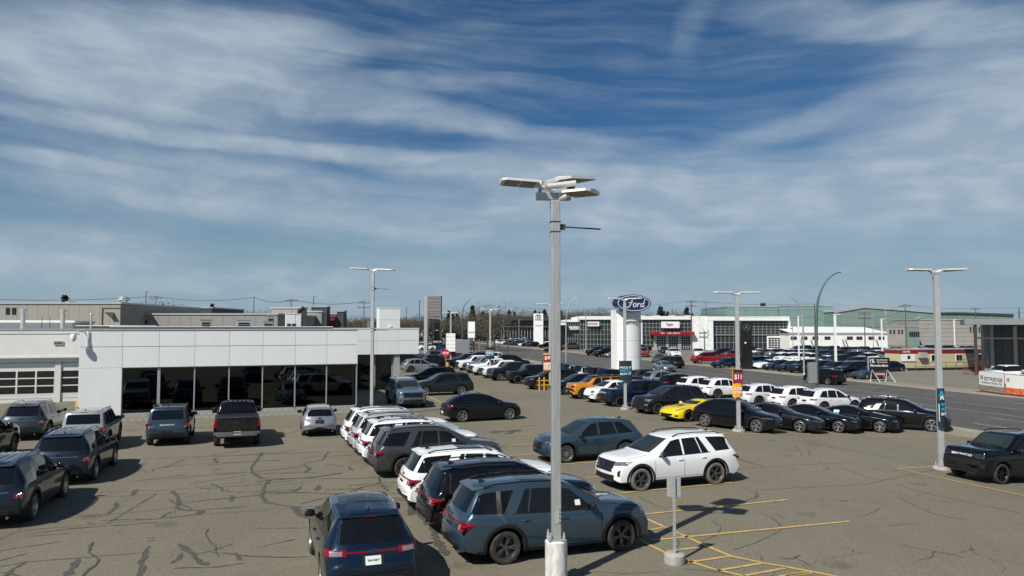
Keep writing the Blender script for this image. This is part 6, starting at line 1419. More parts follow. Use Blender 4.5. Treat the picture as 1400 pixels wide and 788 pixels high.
# ------------------------------------------------------------------ buildings behind the showroom, left
e, L_, zt = shed(-160, 165, 414, 470, 118, 30, tanw, 'large tan flat-roofed warehouse behind the garage wing at the far left', 'tan_warehouse')
q = 118 / F; X0 = -160
for a in (8.5, 17): MB().box((a - X0) * q, (a + 5 - X0) * q, -.1, 0, ZA(430, 118), ZA(421, 118)).build('window', M['farpane2'], e)
MB().box((140 - X0) * q, (140.8 - X0) * q, -.15, 0, 0, zt - .6).build('pipe', M['gap'], e); MB().box((140 - X0) * q, L_, -.1, 0, zt - .75, zt - .65).build('band', M['gap'], e)
MB().add([((148 - X0) * q, -1.2, ZA(427.3, 118)), ((156 - X0) * q, -1.2, ZA(427.3, 118)), ((156 - X0) * q, 0, ZA(427.3, 118)), ((148 - X0) * q, 0, ZA(427.3, 118)), ((150 - X0) * q, 0, ZA(430, 118)), ((156 - X0) * q, 0, ZA(438, 118))], [(0, 1, 2, 3), (0, 3, 4), (1, 5, 2), (0, 4, 5, 1)]).build('canopy', M['mull'], e)
for a, b_, c_ in ((49, 14, .55), (68, 6, .5), (142, 6, .4)): MB().box((a - X0) * q, (a + b_ - X0) * q, 4, 6, zt, zt + c_).build('roof_unit', M['flash'] if a != 49 else tanw, e)
e, L_, zt = shed(158, 380, 428.8, 470, 126, 25, greyst, 'long grey stucco building behind the showroom roof', 'grey_building'); q = 126 / F
for a in (11, 29): MB().box(a * q, (a + 15) * q, -.1, 0, ZA(442, 126), ZA(438.5, 126)).build('window', M['farpane2'], e)
e, L_, zt = shed(165.5, 290, 420.5, 440, 168, 20, dkg, 'dark low-roofed building rising behind the long grey one', 'dark_building')
e, L_, zt = shed(371, 414, 420.5, 470, 140, 3, tanw, 'tan boxy building with a black flue at its right corner', 'tan_box_building'); MB().tube([(L_ - .6, -.3, zt - 2), (L_ - .6, -.3, zt - .5), (L_ + .3, -.3, zt + .1)], .35, 8).build('flue', M['black'], e)
shed(415, 440, 425.5, 470, 150, 3, greyst, 'pale grey box building between the tan and charcoal boxes', 'grey_box_building')
e, L_, zt = shed(425.5, 447, 419, 470, 165, 3, dkg, 'charcoal box building with two small white marks', 'charcoal_box_building')
e, L_, zt = shed(447.8, 460, 429, 470, 170, 3, mat('magenta red cladding', (.45, .02, .06), .6), 'small magenta red shop building right of the charcoal box', 'red_shop_building'); MB().box(.3, L_ - .3, -.1, -.0, zt - 1.4, zt - .8).build('sign_band', M['acm2'], e)
shed(460.8, 470, 425, 470, 168, 3, dkg, 'narrow dark block right of the small red shop', 'dark_block_building')
rr = random.Random(3)
NTH = ['leftmost', 'second', 'third', 'fourth', 'fifth', 'sixth', 'seventh', 'eighth', 'ninth', 'tenth', 'eleventh', 'twelfth', 'thirteenth', 'fourteenth', 'fifteenth', 'sixteenth', 'seventeenth', 'eighteenth', 'nineteenth', 'twentieth', 'twenty-first', 'twenty-second', 'twenty-third', 'twenty-fourth', 'twenty-fifth', 'twenty-sixth', 'twenty-seventh', 'twenty-eighth']
LBL = ['white', 'tan', 'grey', 'cream', 'pale']; MMX = ['acm2', tanw, greyst, cream, 'concrete']
for k in range(16):
    px = 470 + k * 11 + rr.uniform(-2, 2); wpx = rr.uniform(7, 11); i = rr.randrange(5)
    e, L_, zt = shed(px, px + wpx, rr.uniform(438, 442.5), 449, rr.uniform(470, 560), 10, MMX[i], '%s tiny %s building%s in the low strip on the horizon' % (NTH[k], LBL[i], ' from left' if k else ''), 'distant_building'); e['group'] = 'distant low buildings along the horizon'

# ------------------------------------------------------------------ street lamps, posts, poles, wires
def curved_lamp(px, py, pyt, pxt, label, m='polegreen', r=.13, box=False):
    p = G(px, py); d_ = p.y; q = d_ / F; h = ZA(pyt, d_) - p.z; reach = (pxt - px) * q
    e = empty('street_lamp', p, 0, label, 'street lamp'); sgn = 1 if reach > 0 else -1; R0 = abs(reach)
    pts = [(0, 0, 0), (0, 0, h * .5), (sgn * .06, 0, h - R0 * 1.5)]
    for k in range(1, 9):
        t = R(90 * k / 8); pts.append((sgn * R0 * (1 - math.cos(t)) * .92 + .06 * sgn, 0, h - R0 * 1.5 + R0 * 1.5 * math.sin(t)))
    rs = [r * lerp(1, .35, i / (len(pts) - 1)) for i in range(len(pts))]
    MB().tube(pts, rs, 10).build('pole', M[m], e, smooth=60)
    x, _, z = pts[-1]; MB().add([(x - .1, -.12, z + .06), (x + .75 * sgn, -.1, z + .09), (x + .75 * sgn, .1, z + .09), (x - .1, .12, z + .06), (x - .1, -.1, z - .06), (x + .6 * sgn, -.08, z - .02), (x + .6 * sgn, .08, z - .02), (x - .1, .1, z - .06)], [(0, 3, 2, 1), (4, 5, 6, 7), (0, 1, 5, 4), (1, 2, 6, 5), (2, 3, 7, 6), (3, 0, 4, 7)]).build('lamp_head', M['lamphead'], e)
    MB().lathe([(r * 1.8, 0), (r * 1.8, .25), (r, .4)], 12).build('base', M[m], e)
    if box: MB().box(-.75, -.08, -.2, .15, 1.4, 3.1).build('cabinet', mat('grey cabinet', (.22, .23, .24), .5), e)
curved_lamp(1118, 547, 372, 1157.5, 'big green curved street lamp on the near kerb with a grey cabinet, leaning right', box=True, r=.12)
curved_lamp(1099.5, 514.5, 406.5, 1079, 'curved street lamp on the far kerb arching to the left', r=.11, m='mull')
curved_lamp(774, 500, 404.5, 797, 'curved grey street lamp between the nearest pole and the oval pylon', r=.11, m='mull')
curved_lamp(632, 488, 411, 644, 'distant dark street lamp arching right beside the grey sign tower', r=.11, m='gap')
curved_lamp(458, 480, 424, 470, 'tiny street lamp far behind the showroom, left of the first showroom pole', r=.1, m='gap'); 
def lot_lamp(px, py, pyt, label, m='polewhite', arm=9, r=.09, foot=True):
    p = G(px, py); q = p.y / F; h = ZA(pyt, p.y) - p.z; e = empty('lot_lamp', p, 0, label, 'lamp post')
    MB().box(-r, r, -r, r, 0, h).build('pole', M[m], e)
    if arm: MB().box(-r, arm * q, -.16, .16, h, h + .1).build('lamp_head', M[m], e)
    if foot: MB().lathe([(.3, 0), (.28, .7), (.001, .7)], 10).build('concrete_foot', M['concrete'], e)
    return e
lot_lamp(1143, 509, 430.5, 'white square lamp post with a flat head pointing right among the far cars', r=.13, arm=7)
lot_lamp(1092.5, 500, 433.5, 'white lamp post left of the green curved lamp in the far car rows', arm=3)
lot_lamp(1206.5, 492, 436.5, 'white lamp post behind the black Mercedes-Benz board', arm=3, r=.11)
lot_lamp(1305.5, 480, 437.5, 'white lamp post behind the site office near the unfinished building', arm=3, r=.11)
lot_lamp(1273, 480, 445, 'thin grey lamp post left of the right hand pole beyond the site office', 'mull', 0, .07)
lot_lamp(1084.5, 484, 444, 'thin grey post beside the end of the corner glass showroom', 'mull', 0, .06)
lot_lamp(1194.5, 486, 444, 'thin grey post left of the lamp post behind the black board', 'mull', 0, .06)
lot_lamp(801, 482, 430, 'grey lot lamp on a conical foot in front of the glass dealership', 'mull', 0, .1)
lot_lamp(709.5, 472, 437.5, 'grey lot lamp in the car rows left of the TOYOTA pylon', 'mull', 3, .1)
lot_lamp(688, 470, 437, 'thin grey lot lamp leftmost of the rows across the road', 'mull', 3, .1)
for k, (px, py, pyt) in enumerate(((198, 470, 399), (428, 470, 406), (573, 478, 412), (592, 478, 421), (695, 487, 424), (555.5, 470, 421), (682, 478, 419))):
    lot_lamp(px, py, pyt, ['dark lamp post rising behind the showroom roof, farthest left', 'dark twin lamp post by the charcoal box building', 'dark lamp post left of the grey sign tower', 'thin dark lamp post in front of the grey sign tower', 'tall thin dark post left of the near pole over the road', 'short dark lamp post right of the rooftop box', 'dark T shaped post before the round bare tree'][k], 'poledark', 4 if k != 4 else 0, .09, False)
def util(px, d_, pyt, label, arms=1, m='wood', r=.15, z=0.):
    e = empty('utility_pole', (XA(px, d_), d_, z), 0, label, 'utility pole'); h = ZA(pyt, d_) - z
    MB().tube([(0, 0, 0), (0, 0, h)], [r, r * .6], 8).build('pole', M[m], e)
    for k in range(arms):
        z_ = h - .5 - 1.1 * k; MB().box(-1.4, 1.4, -.07, .07, z_, z_ + .14).build('crossarm', M[m], e)
        for x in (-1.2, -.4, .4, 1.2): MB().box(x - .06, x + .06, -.06, .06, z_ + .14, z_ + .4).build('insulator', M['gap'], e)
    return (XA(px, d_), d_, z + h)
def wire(a, b_, sag, label='thin overhead power line between two utility poles', r=.03, group='overhead power lines'):
    a, b_ = Vector(a), Vector(b_); pts = [a.lerp(b_, t / 16) - Vector((0, 0, 4 * sag * (t / 16) * (1 - t / 16))) for t in range(17)]
    tag(MB().tube(pts, r, 4).build('power_line', M['poledark']), label, 'power line', group)
u1 = util(-90, 175, 405, 'utility pole outside the left edge'); u2 = util(213, 170, 405.5, 'utility pole behind the dark building left of the showroom centre', 1); u3 = util(347, 170, 406.5, 'utility pole behind the grey stucco building', 0); u4 = util(398, 175, 409.5, 'short utility pole behind the tan box building', 1); u5 = util(497.5, 175, 412, 'utility pole with brackets just left of the first showroom light pole', 2)
for a, b_, lb in ((u1, u2, 'above the tan warehouse'), (u2, u3, 'above the grey stucco building'), (u3, u4, 'above the tan box building'), (u4, u5, 'between the tan box and the showroom light pole')): wire(a, b_, .9, 'overhead wire ' + lb, r=.05)
util(159, 160, 419, 'short pole at the right end of the tan warehouse', 0); util(223, 200, 413, 'dark pole stub behind the dark low building', 0, 'poledark')
v1 = util(945, 196, 411, 'tall wooden utility pole with insulators in front of the white wall of the glass dealership', 2, z=-.5, r=.22)
v2 = util(965, 330, 412.5, 'distant utility pole right of the tall wooden one', 1, z=-.5); v3 = util(919, 330, 420.5, 'small distant pole above the glass dealership roof', 0, z=-.5)
v4 = util(1113.5, 178, 415.5, 'brown wooden pole between the curved lamp and the green pole', 0, z=-.5, r=.17); v5 = util(1181.5, 175, 427, 'wooden utility pole with crossarms before the gabled warehouse', 2, z=-.5); v6 = util(1237.5, 178, 416.5, 'wooden pole with a transformer bar above the tan office block', 1, z=-.5); v7 = util(1333.5, 210, 421, 'wooden utility pole with crossarms above the unfinished building', 2, z=-.5); v8 = util(1393, 150, 421.5, 'short dark pole at the far right edge', 0, 'poledark', z=-.5); v9 = (150, 205, 12)
for dz_, lv in ((0, 'top'), (-1.4, 'middle'), (-3.2, 'lowest')):
    for a, b_, lb in ((v1, v4, 'over the glass dealership roof'), (v4, v5, 'across the green warehouse left gable'), (v5, v6, 'across the middle of the green warehouse'), (v6, v7, 'above the cream site office'), (v7, v9, 'over the unfinished building')): wire(Vector(a) + Vector((0, 0, dz_)), Vector(b_) + Vector((0, 0, dz_)), .6, lv + ' overhead wire of three ' + lb, r=.028)
wire(v1, v2, .5, 'short wire running back from the tall wooden pole'); wire(v1, (XA(700, 300), 300, 14), 2, 'long wire leaving left from the tall wooden pole', r=.03)
e = empty('radio_mast', (XA(1210.5, 240), 240, -.5), 0, 'slender lattice mast rising above the gabled green warehouse', 'mast'); h = ZA(380, 240) + .5
MB().tube([(-.55, 0, 0), (-.12, 0, h)], .07, 5).build('leg', M['mull'], e); MB().tube([(.55, 0, 0), (.12, 0, h)], .07, 5).build('leg', M['mull'], e); MB().tube([(0, 0, h), (0, 0, h + 1.3)], .04, 5).build('tip', M['mull'], e)
for k in range(16): z = h * k / 16; w_ = lerp(.55, .12, k / 16); MB().tube([(-w_, 0, z), (w_ * .95, 0, z + h / 16)], .03, 4).build('lacing', M['mull'], e)
e = empty('water_tower', (XA(168.5, 300), 300, 0), 0, 'small skeletal tank tower on the horizon above the tan warehouse', 'tower')
for x in (-1.6, 1.6): MB().tube([(x, 0, 0), (x * .8, 0, 17)], .25, 5).build('leg', M['mull'], e)
MB().box(-2.1, 2.1, -1, 1, 14.6, 15.4).build('platform', M['mull'], e); MB().lathe([(2.6, 16.4), (1.6, 17.6), (.001, 18.2)], 10).build('tank', M['mull'], e)
# big white panelled board, stop sign, hydrant, cylinder bollards at the lot entrance
p = G(616, 503.2); d_ = p.y; q = d_ / F; e = empty('panel_sign', (XA(616.5, d_), d_ - .2, 0), R(-4), 'white five-row panel sign on the pole left of the grey trailer', 'sign')
for k in range(5): MB().box(-6.3 * q, 6.3 * q, 0, .12, ZA(481 - k * 5, d_) + .04, ZA(476 - k * 5, d_)).build('panel', M['acm'], e)
p = G(609.5, 509); e = empty('stop_sign', p, R(-6), 'red octagonal STOP sign at the far end of the lot', 'stop sign'); q = p.y / F
MB().tube([(0, 0, 0), (0, 0, 2.2)], .04, 6).build('post', M['galv'], e); o8 = [(.5 * math.cos(R(22.5 + 45 * k)), .5 * math.sin(R(22.5 + 45 * k))) for k in range(8)]
pm8 = MB().prism(o8, 0, .03); pm8.v = [(x, -z - .04, y + 2.35) for x, y, z in pm8.v]; pm8.build('plate', mat('stop red', (.5, .02, .03), .4), e); inst('lettering', text_mesh('STOP', .72, .26, M['text_white'], .01, 0, .02), e, (0, -.075, 2.35))
p = G(612, 506.5); e = empty('fire_hydrant', p, 0, 'yellow fire hydrant beside the stop sign', 'hydrant'); MB().lathe([(.2, 0), (.2, .08), (.14, .1), (.14, .75), (.18, .78), (.18, .84), (.12, .98), (.001, 1.05)], 12).build('barrel', M['yellowpaint'], e, smooth=40)
for s_ in (-1, 1): MB().tube([(s_ * .12, 0, .6), (s_ * .26, 0, .6)], .07, 8).build('nozzle', M['yellowpaint'], e)
for k, (px, py) in enumerate(((592.8, 496.5), (597, 496.5), (602, 497))):
    p = G(px, py); e = empty('bollard', p, 0, ['left', 'middle', 'right'][k] + ' grey concrete bollard beside the red stop sign', 'bollard'); MB().lathe([(.3, 0), (.3, 1.2), (.25, 1.25), (.001, 1.25)], 14).build('post', M['concrete'], e, smooth=40)
p = G(592, 490); d_ = p.y; q = d_ / F; e = empty('black_board_sign', (XA(598, d_), d_, 0), 0, 'black roadside board with white letters before the white cars, left of the panel sign', 'sign'); MB().box(-7 * q, 7 * q, 0, .15, ZA(471.5, d_), ZA(464, d_)).build('board', M['gloss'], e); inst('lettering', text_mesh('FROM 3.99', 11 * q, 3 * q, M['text_white'], .01), e, (0, -.01, ZA(467.5, d_)))
for x in (-6, 6): MB().box(x * q, x * q + .08, .02, .1, 0, ZA(471, d_)).build('leg', M['poledark'], e)
# grey box trailer parked by the road
p = G(637, 494); d_ = p.y; q = d_ / F; e = empty('box_trailer', (XA(622.5, d_), d_, 0), R(20), 'grey box trailer parked near the entrance of the lot', 'trailer')
MB().box(0, 2.5, 0, 6, .8, ZA(465, d_)).build('box', M['mull'], e, bevel=.03)
for x in (.2, 2.1): MB().tube([(x, 4.4, .4), (x + .25, 4.4, .4)], .4, 12).build('wheel', M['tyre'], e)
for k in range(9): MB().box(.1 + k * .27, .12 + k * .27, -.02, 0, .9, ZA(466, d_)).build('rib', M['flash'], e)
MB().box(.2, 2.3, -.1, -.02, .55, .75).build('bumper', M['gap'], e)
p = G(648, 492); d_ = p.y; q = d_ / F; e = empty('car_carrier', (XA(637, d_), d_, 0), R(20), 'open grey vehicle rack with louvred steel decks beside the box trailer', 'trailer')
for z in (.8, 1.5, 2.2, 2.9): MB().box(0, 2.6, 0, 5, z, z + .12).build('deck', M['gap'], e)
for x in (0, 2.5):
    for y in (0, 4.9): MB().box(x, x + .1, y, y + .1, 0, 3.3).build('post', M['mull'], e)
for x in (.2, 2.1): MB().tube([(x, 2.4, .4), (x + .25, 2.4, .4)], .4, 12).build('wheel', M['tyre'], e)
MB().box(1.9, 2.0, -.2, -.15, 1.9, 2.7).build('warning_plate', M['ledsign'], e)
# ------------------------------------------------------------------ trees
bark = mat('grey brown bark', (.10, .08, .06), .9); twig = [mat('bare brown twigs', (.085, .072, .054), .9, var=.3, vscale=.4), mat('budding olive twigs', (.088, .082, .052), .9, var=.3, vscale=.4), mat('dark spruce needles', (.018, .032, .022), .9, var=.4, vscale=1)]
def crown_mesh(kind, seed):
    r_ = random.Random(seed); m = MB(); n = 2400 if kind < 2 else 500
    for i in range(n):
        if kind < 2:
            u = Vector((r_.gauss(0, 1), r_.gauss(0, 1), r_.gauss(0, 1))).normalized(); k = r_.random() ** .45
            lob = 1 + .22 * math.sin(3.1 * math.atan2(u.y, u.x) + seed) + .18 * math.sin(5 * u.z + seed * 2)
            c = Vector((u.x * .5 * k * lob, u.y * .5 * k * lob, .62 + u.z * .38 * k * lob)); s_ = r_.uniform(.005, .014)
        else:
            h = r_.random() ** 1.3; a = r_.uniform(0, 6.3); w_ = .19 * (1 - h) * r_.uniform(.5, 1.1) + .01; c = Vector((math.cos(a) * w_, math.sin(a) * w_, .08 + h * .92)); s_ = r_.uniform(.02, .045)
        d = Vector((r_.gauss(0, 1), r_.gauss(0, 1), r_.gauss(0, .7))).normalized(); e_ = d.orthogonal().normalized(); e_.rotate(Matrix.Rotation(r_.uniform(0, 6), 3, d))
        f_ = d.cross(e_); a_, b_ = e_ * s_ * 1.8, f_ * s_ * (.55 if kind < 2 else .8)
        m.add([c - a_, c - b_ * .9, c + a_, c + b_], [(0, 1, 2, 3)])
    return m.mesh('crown', twig[kind], recalc=False)
def trunk_mesh(kind, seed):
    r_ = random.Random(seed); m = MB()
    if kind == 2: m.tube([(0, 0, 0), (0, 0, .95)], [.018, .004], 6); return m.mesh('trunk', bark)
    m.tube([(0, 0, 0), (.01, 0, .28)], [.026, .018], 6)
    for k in range(9):
        a = k * .7 + r_.random(); t = Vector((math.cos(a) * .36, math.sin(a) * .36, r_.uniform(.55, .92))); mid = Vector((math.cos(a) * .12, math.sin(a) * .12, .45)); m.tube([(.01, 0, .24), mid, t], [.013, .009, .003], 5)
        for j in range(3): q_ = mid.lerp(t, .3 + .25 * j); m.tube([q_, q_ + Vector((r_.uniform(-.12, .12), r_.uniform(-.12, .12), r_.uniform(.08, .2)))], [.005, .002], 4)
    return m.mesh('trunk', bark)
TR = {(k, s): (trunk_mesh(k, s), crown_mesh(k, s)) for k in (0, 1, 2) for s in (1, 2, 3)}
def tree(px, pyt, d_, kind, label, group=None, wide=1., z=-.5):
    s_ = rr.randrange(1, 4); h = ZA(pyt, d_) - z; e = empty(['bare_tree', 'budding_tree', 'spruce_tree'][kind], (XA(px, d_), d_, z), rr.uniform(0, 6), label, 'tree', group); e.scale = (h * wide, h * wide, h)
    inst('trunk', TR[kind, s_][0], e); inst('crown', TR[kind, s_][1], e)
def row(pa, pb, step, ty, kinds, dd, label, wide=1.):
    px = pa; n_ = -1
    while px < pb:
        n_ += 1
        k = rr.choice(kinds); tree(px, rr.uniform(*ty) - (2 if k == 2 else 0), rr.uniform(*dd), k, NTH[min(n_, 27)] + ' from left, ' * (n_ > 0) + ' ' * (n_ == 0) + ['bare brown', 'budding olive', 'dark spruce'][k] + label, label.strip() + ' row', wide * rr.uniform(.85, 1.3)); px += step * rr.uniform(.7, 1.3)
row(420, 575, 7, (432, 437), (0, 0, 1, 2), (400, 520), ' tree in the distant row behind the showroom roof', 1.2)
row(575, 692, 5.5, (427, 433), (0, 0, 1, 1, 2), (330, 420), ' tree in the row behind the sign towers', 1.1)
row(690, 790, 6, (424, 430), (0, 1, 1, 2), (340, 400), ' tree in the row above the dark showroom', 1.1)
row(776, 835, 6, (421.5, 427), (0, 0, 1), (330, 380), ' tree in the clump left of the oval pylon', 1.)
row(885, 935, 7, (423, 430), (0, 0, 1, 2), (330, 400), ' tree in the clump above the long glass dealership', 1.)
row(940, 992, 6, (429, 433), (0, 2, 0), (380, 430), ' tree between the wooden pole and the green block', 1.)
row(185, 230, 8, (414, 418), (0, 0), (230, 260), ' tree behind the dark low building at left', 1.)
row(300, 372, 9, (425, 428), (0, 2), (300, 360), ' tree above the grey stucco building', 1.)
tree(676, 416, 190, 1, 'large round bare tree with a domed crown right of the grey sign tower', None, 1.15); tree(666, 420, 205, 0, 'broad bare tree just left of the large domed one', None, 1.0); tree(646, 424, 230, 1, 'olive budding tree behind the curved distant lamp', None, 1.1)
tree(88.5, 404.5, 260, 2, 'lone dark spruce poking above the tan warehouse roof', None, 1.3, 0); tree(290, 417, 200, 2, 'small dark spruce at the right end of the dark low building', None, 1., 0); tree(903, 419.5, 330, 2, 'pointed spruce above the glass dealership roof', None, 1.2)
tree(939, 421, 320, 2, 'dark spruce immediately left of the tall wooden utility pole', None, 1.2); tree(987, 424, 330, 2, 'dark spruce at the left corner of the green block', None, 1.2); tree(646, 418.5, 300, 2, 'pointed dark spruce left of the large domed tree', None, 1.1)
# ------------------------------------------------------------------ vehicles on the lot
SUVN, UP = 'parked_suv', None
base = G(690, 771)
def rowpt(k): return (base.x - .352 * 2.68 * k, base.y + .936 * 2.68 * k)
def place_row(k, spec, col, label, **ro):
    b = rowpt(k); T_ = None
    if spec not in TPL: TPL[spec] = template(SPEC[spec])
    # the row is set out from the rear right wheels
    return car(spec, SUVN, col, yaw=ro.pop('yaw', 20), ref='rr', label=label, cat='suv', group='suvs backed up in the diagonal centre row', at=b, **ro)
place_row(0, 'explorer_st', 'slate', 'slate blue suv nearest the camera, passing behind the whitewashed pole base')
place_row(1.0, 'explorer_st', 'black', 'black suv between the slate blue and the white one in the centre row', yaw=20.6)
place_row(1.98, 'explorer', 'white', 'white suv with a dark lower bumper, second from the slate one, beside the black one', yaw=19.6)
place_row(4.0, 'explorer_st', 'grey', 'dark grey suv in the middle of the centre row after the empty stall', yaw=20.3, rim='rimdark')
place_row(5.0, 'explorer', 'white', 'white suv directly behind the dark grey one in the centre row')
place_row(5.9, 'explorer', 'palegrey', 'pale silver suv, second from the far end of the centre row', yaw=20.4, roof='white')
place_row(6.75, 'explorer', 'white', 'white suv at the far end of the centre row, nearest the showroom', yaw=19.5)
car('edge', 'parked_suv', 'darkblue', 429.5, 757, 109, 'fl', 'dark blue suv with a number plate and red light bar, cut by the bottom edge', 'suv', tail='redlamp', rim='rimsilver')
car('explorer', 'parked_suv', 'white', 875.4, 671.5, 202, 'fl', 'white suv standing alone with dusty tyres in front of the yellow stall lines', 'suv', rim='rimdark', tyre='dustytyre', sunroof='paint', head='headlamp')
car('escape', 'parked_crossover', 'slate', 773.5, 633, 200, 'fl', 'slate blue crossover facing left, behind the nearest pole and the white suv', 'crossover', rim='rimsilver')
car('mach', 'parked_crossover', 'black', 632, 577.5, 23, 'rr', 'black sloping-roof crossover alone in the aisle behind the centre row', 'crossover', rim='rimsilver')
car('explorer', 'parked_suv', 'green', 631, 540, 200, 'rl', 'very dark green suv facing left with silver wheels beside the showroom', 'suv', rim='rimsilver', sunroof='glass')
car('explorer', 'parked_suv', 'black', 612, 528, 200, 'rl', 'black suv half hidden behind the very dark green one', 'suv')
car('wagon', 'parked_suv', 'blueice', 565, 559, 290, 'fc', 'ice blue full-size suv facing the camera under the showroom canopy', 'suv', roof='blueice', grille='gloss')
car('hatch', 'parked_hatchback', 'silver', 437, 598, 107, 'rc', 'small silver hatchback parked tail-out against the showroom glass', 'hatchback', rim='rimsilver', arch='paint', tail='whitelamp')
car('bigpickup', 'pickup_truck', 'black', 324, 614, 110.3, 'rc', 'large dark pickup truck with a black tailgate and silver bumper by the showroom', 'pickup truck', rim='rimsilver')
car('broncosport', 'parked_suv', 'slate', 228, 611, 109, 'rc', 'slate blue boxy suv left of the large dark pickup', 'suv', rim='rimblack', tail='reddark')
car('broncosport', 'parked_suv', 'stone', 161, 602.5, 108, 'fr', 'pale grey boxy suv by the white corner of the showroom', 'suv', rim='rimblack', tail='reddark')
car('explorer_old', 'parked_suv', 'darkslate', 127.5, 656, 106, 'rr', 'dark slate suv with ribbed roof, middle of the left group', 'suv', rim='rimsilver', tail='reddark', grille='satin', roof='slate')
car('explorer_old', 'parked_suv', 'teal', 89, 588, 106, 'fr', 'grey suv with a ribbed pale roof at the back of the left group', 'suv', rim='rimsilver', tail='reddark', roof='blueice')
car('explorer_old', 'parked_suv', 'darkslate', 42, 711, 106, 'rr', 'dark slate suv with ribbed roof and silver wheels, cut by the left edge', 'suv', rim='rimsilver', tail='reddark', roof='slate')
car('pickup', 'pickup_truck', 'black', 16, 622, 106, 'fr', 'black pickup with its mirror showing at the left edge between two suvs', 'pickup truck')
# right front row
car('mach', 'parked_crossover', 'black', 1034.6, 592, -42, 'fr', 'black sloping-roof crossover beside the yellow sports car', 'crossover', rim='rimsilver')
car('mustang_s', 'parked_coupe', 'charcoal', 1093.7, 591.7, -38, 'fr', 'charcoal coupe with a window sticker, leftmost of the three coupes', 'coupe', rim='rimsilver', arch='paint', mirror='paint', sunroof='paint')
car('mustang', 'parked_coupe', 'black', 1146.4, 592, -37, 'fr', 'black coupe with dark grey wheels between the charcoal coupe and the stickered black one', 'coupe', rim='satin', sunroof='paint')
car('mustang_s', 'parked_coupe', 'black', 1203.4, 592, -36, 'fr', 'black coupe with a window sticker and bright wheels, beside the black suv', 'coupe', rim='rimsilver')
car('explorer', 'parked_suv', 'black', 1274, 590.5, -31, 'fr', 'glossy black suv with a pale roof at the right end of the front row', 'suv', rim='rimsilver', sunroof='glass', roof='silver')
car('broncosport', 'parked_suv', 'black', 1367, 662, 200, 'fl', 'black boxy suv with a lettered grille bar, cut by the right edge', 'suv', rim='rimblack', tyre='tyre')
# white crossovers behind it
for k, (px, py, col, lb) in enumerate(((949, 541.5, 'white', 'leftmost white crossover of the five nosed toward the road'), (980.7, 545, 'white', 'second white crossover, behind the black suv and yellow sports car'), (1037, 555.8, 'pearl', 'silvery white crossover directly right of the $11 banner'),
        (1083, 560.5, 'white', 'white crossover behind the charcoal coupe'), (1126, 565, 'pearl', 'pearl white crossover behind the two black coupes'), (922, 537, 'black', 'black crossover left of the white crossovers'), (899, 531, 'silver', 'silver crossover right of the oval pylon'), (877, 527, 'teal', 'dark grey crossover at the foot of the oval pylon'))):
    car('escape', 'parked_crossover', col, px, py, 20, 'rr', lb, 'crossover', 'crossovers nosed toward the road', rim='rimsilver' if k == 3 else 'rimdark')
# centre back row facing left
R2 = 'vehicles in the row facing the aisle'
car('sports', 'sports_car', 'yellow', 940, 577, 210, 'fl', 'low yellow sports car with a black bonnet vent', 'sports car', R2, rim='rimblack', mirror='paint', sunroof='paint', grille='plastic')
car('explorer_old', 'parked_suv', 'charcoal', 899, 567, 207, 'fl', 'black suv with bright fog lamp surrounds just left of the yellow sports car', 'suv', R2, fog='satin', head='headlamp', roof='black')
car('broncosport', 'parked_suv', 'navy', 847.5, 556.5, 200, 'fl', 'dark navy boxy suv behind the pole with the teal banner', 'suv', R2, rim='rimblack', roof='black')
car('bubble', 'parked_crossover', 'white', 822, 551, 201, 'fl', 'rounded small white crossover beside the orange suv', 'crossover', R2, rim='satin')
car('broncosport', 'parked_suv', 'orange', 798, 546, 200, 'fl', 'orange boxy suv with a black roof', 'suv', R2, rim='rimblack', roof='black')
car('escape', 'parked_crossover', 'black', 774.7, 540, 200, 'fl', 'black crossover right of the nearest pole, beside the orange suv', 'crossover', R2)
car('explorer', 'parked_suv', 'black', 737, 533, 200, 'fl', 'black suv left of the yellow pipe guard', 'suv', R2)
car('bronco', 'parked_suv', 'black', 708, 525, 200, 'fl', 'upright black off-roader at the right end of the pickups', 'suv', R2, rim='rimblack', roof='black')
for k, (px, py, col, lb) in enumerate(((684, 521, 'charcoal', 'charcoal pickup next to the upright black off-roader'), (672, 517.6, 'white', 'white pickup, nearest of the white ones'), (657.7, 513.7, 'white', 'white pickup behind the teal banner pole'), (648, 510.5, 'silver', 'silver pickup squeezed between two white ones'), (637, 507, 'white', 'white pickup at the far end of the white ones'), (626, 503, 'charcoal', 'dark pickup farthest left in the aisle row'))):
    car('pickup', 'pickup_truck', col, px, py, 201, 'fl', lb, 'pickup truck', 'pickups facing the aisle', rim='rimsilver')
for k, (px, py, col, lb) in enumerate(((772, 521, 'black', 'black off-roader tail just right of the nearest pole'), (787, 524, 'white', 'white off-roader with black top, left of the other white one'), (804, 526.5, 'white', 'white off-roader with black top beside the maroon one'), (820, 529, 'maroon', 'maroon off-roader with black top'), (838, 532, 'black', 'black off-roader tail next to the oval pylon'), (757, 518.5, 'black', 'black off-roader hidden behind the nearest pole'))):
    car('bronco', 'parked_suv', col, px, py, 24, 'rr', lb, 'suv', 'off-roaders facing the road', roof='black', rim='rimblack', tail='reddark')
car('explorer', 'parked_suv', 'black', 692, 502, 20, 'rr', 'black suv behind the teal banner, nosed toward the road', 'suv')
car('pickup', 'work_pickup', 'white', 663, 497, 20, 'rr', 'white work pickup seen above the white pickups', 'pickup truck')
car('explorer', 'parked_suv', 'black', 640, 497, 205, 'fl', 'black suv at the lot entrance left of the panel sign pole', 'suv'); car('pickup', 'pickup_truck', 'maroon', 600, 498.5, 205, 'fl', 'dark red pickup behind the stop sign', 'pickup truck')
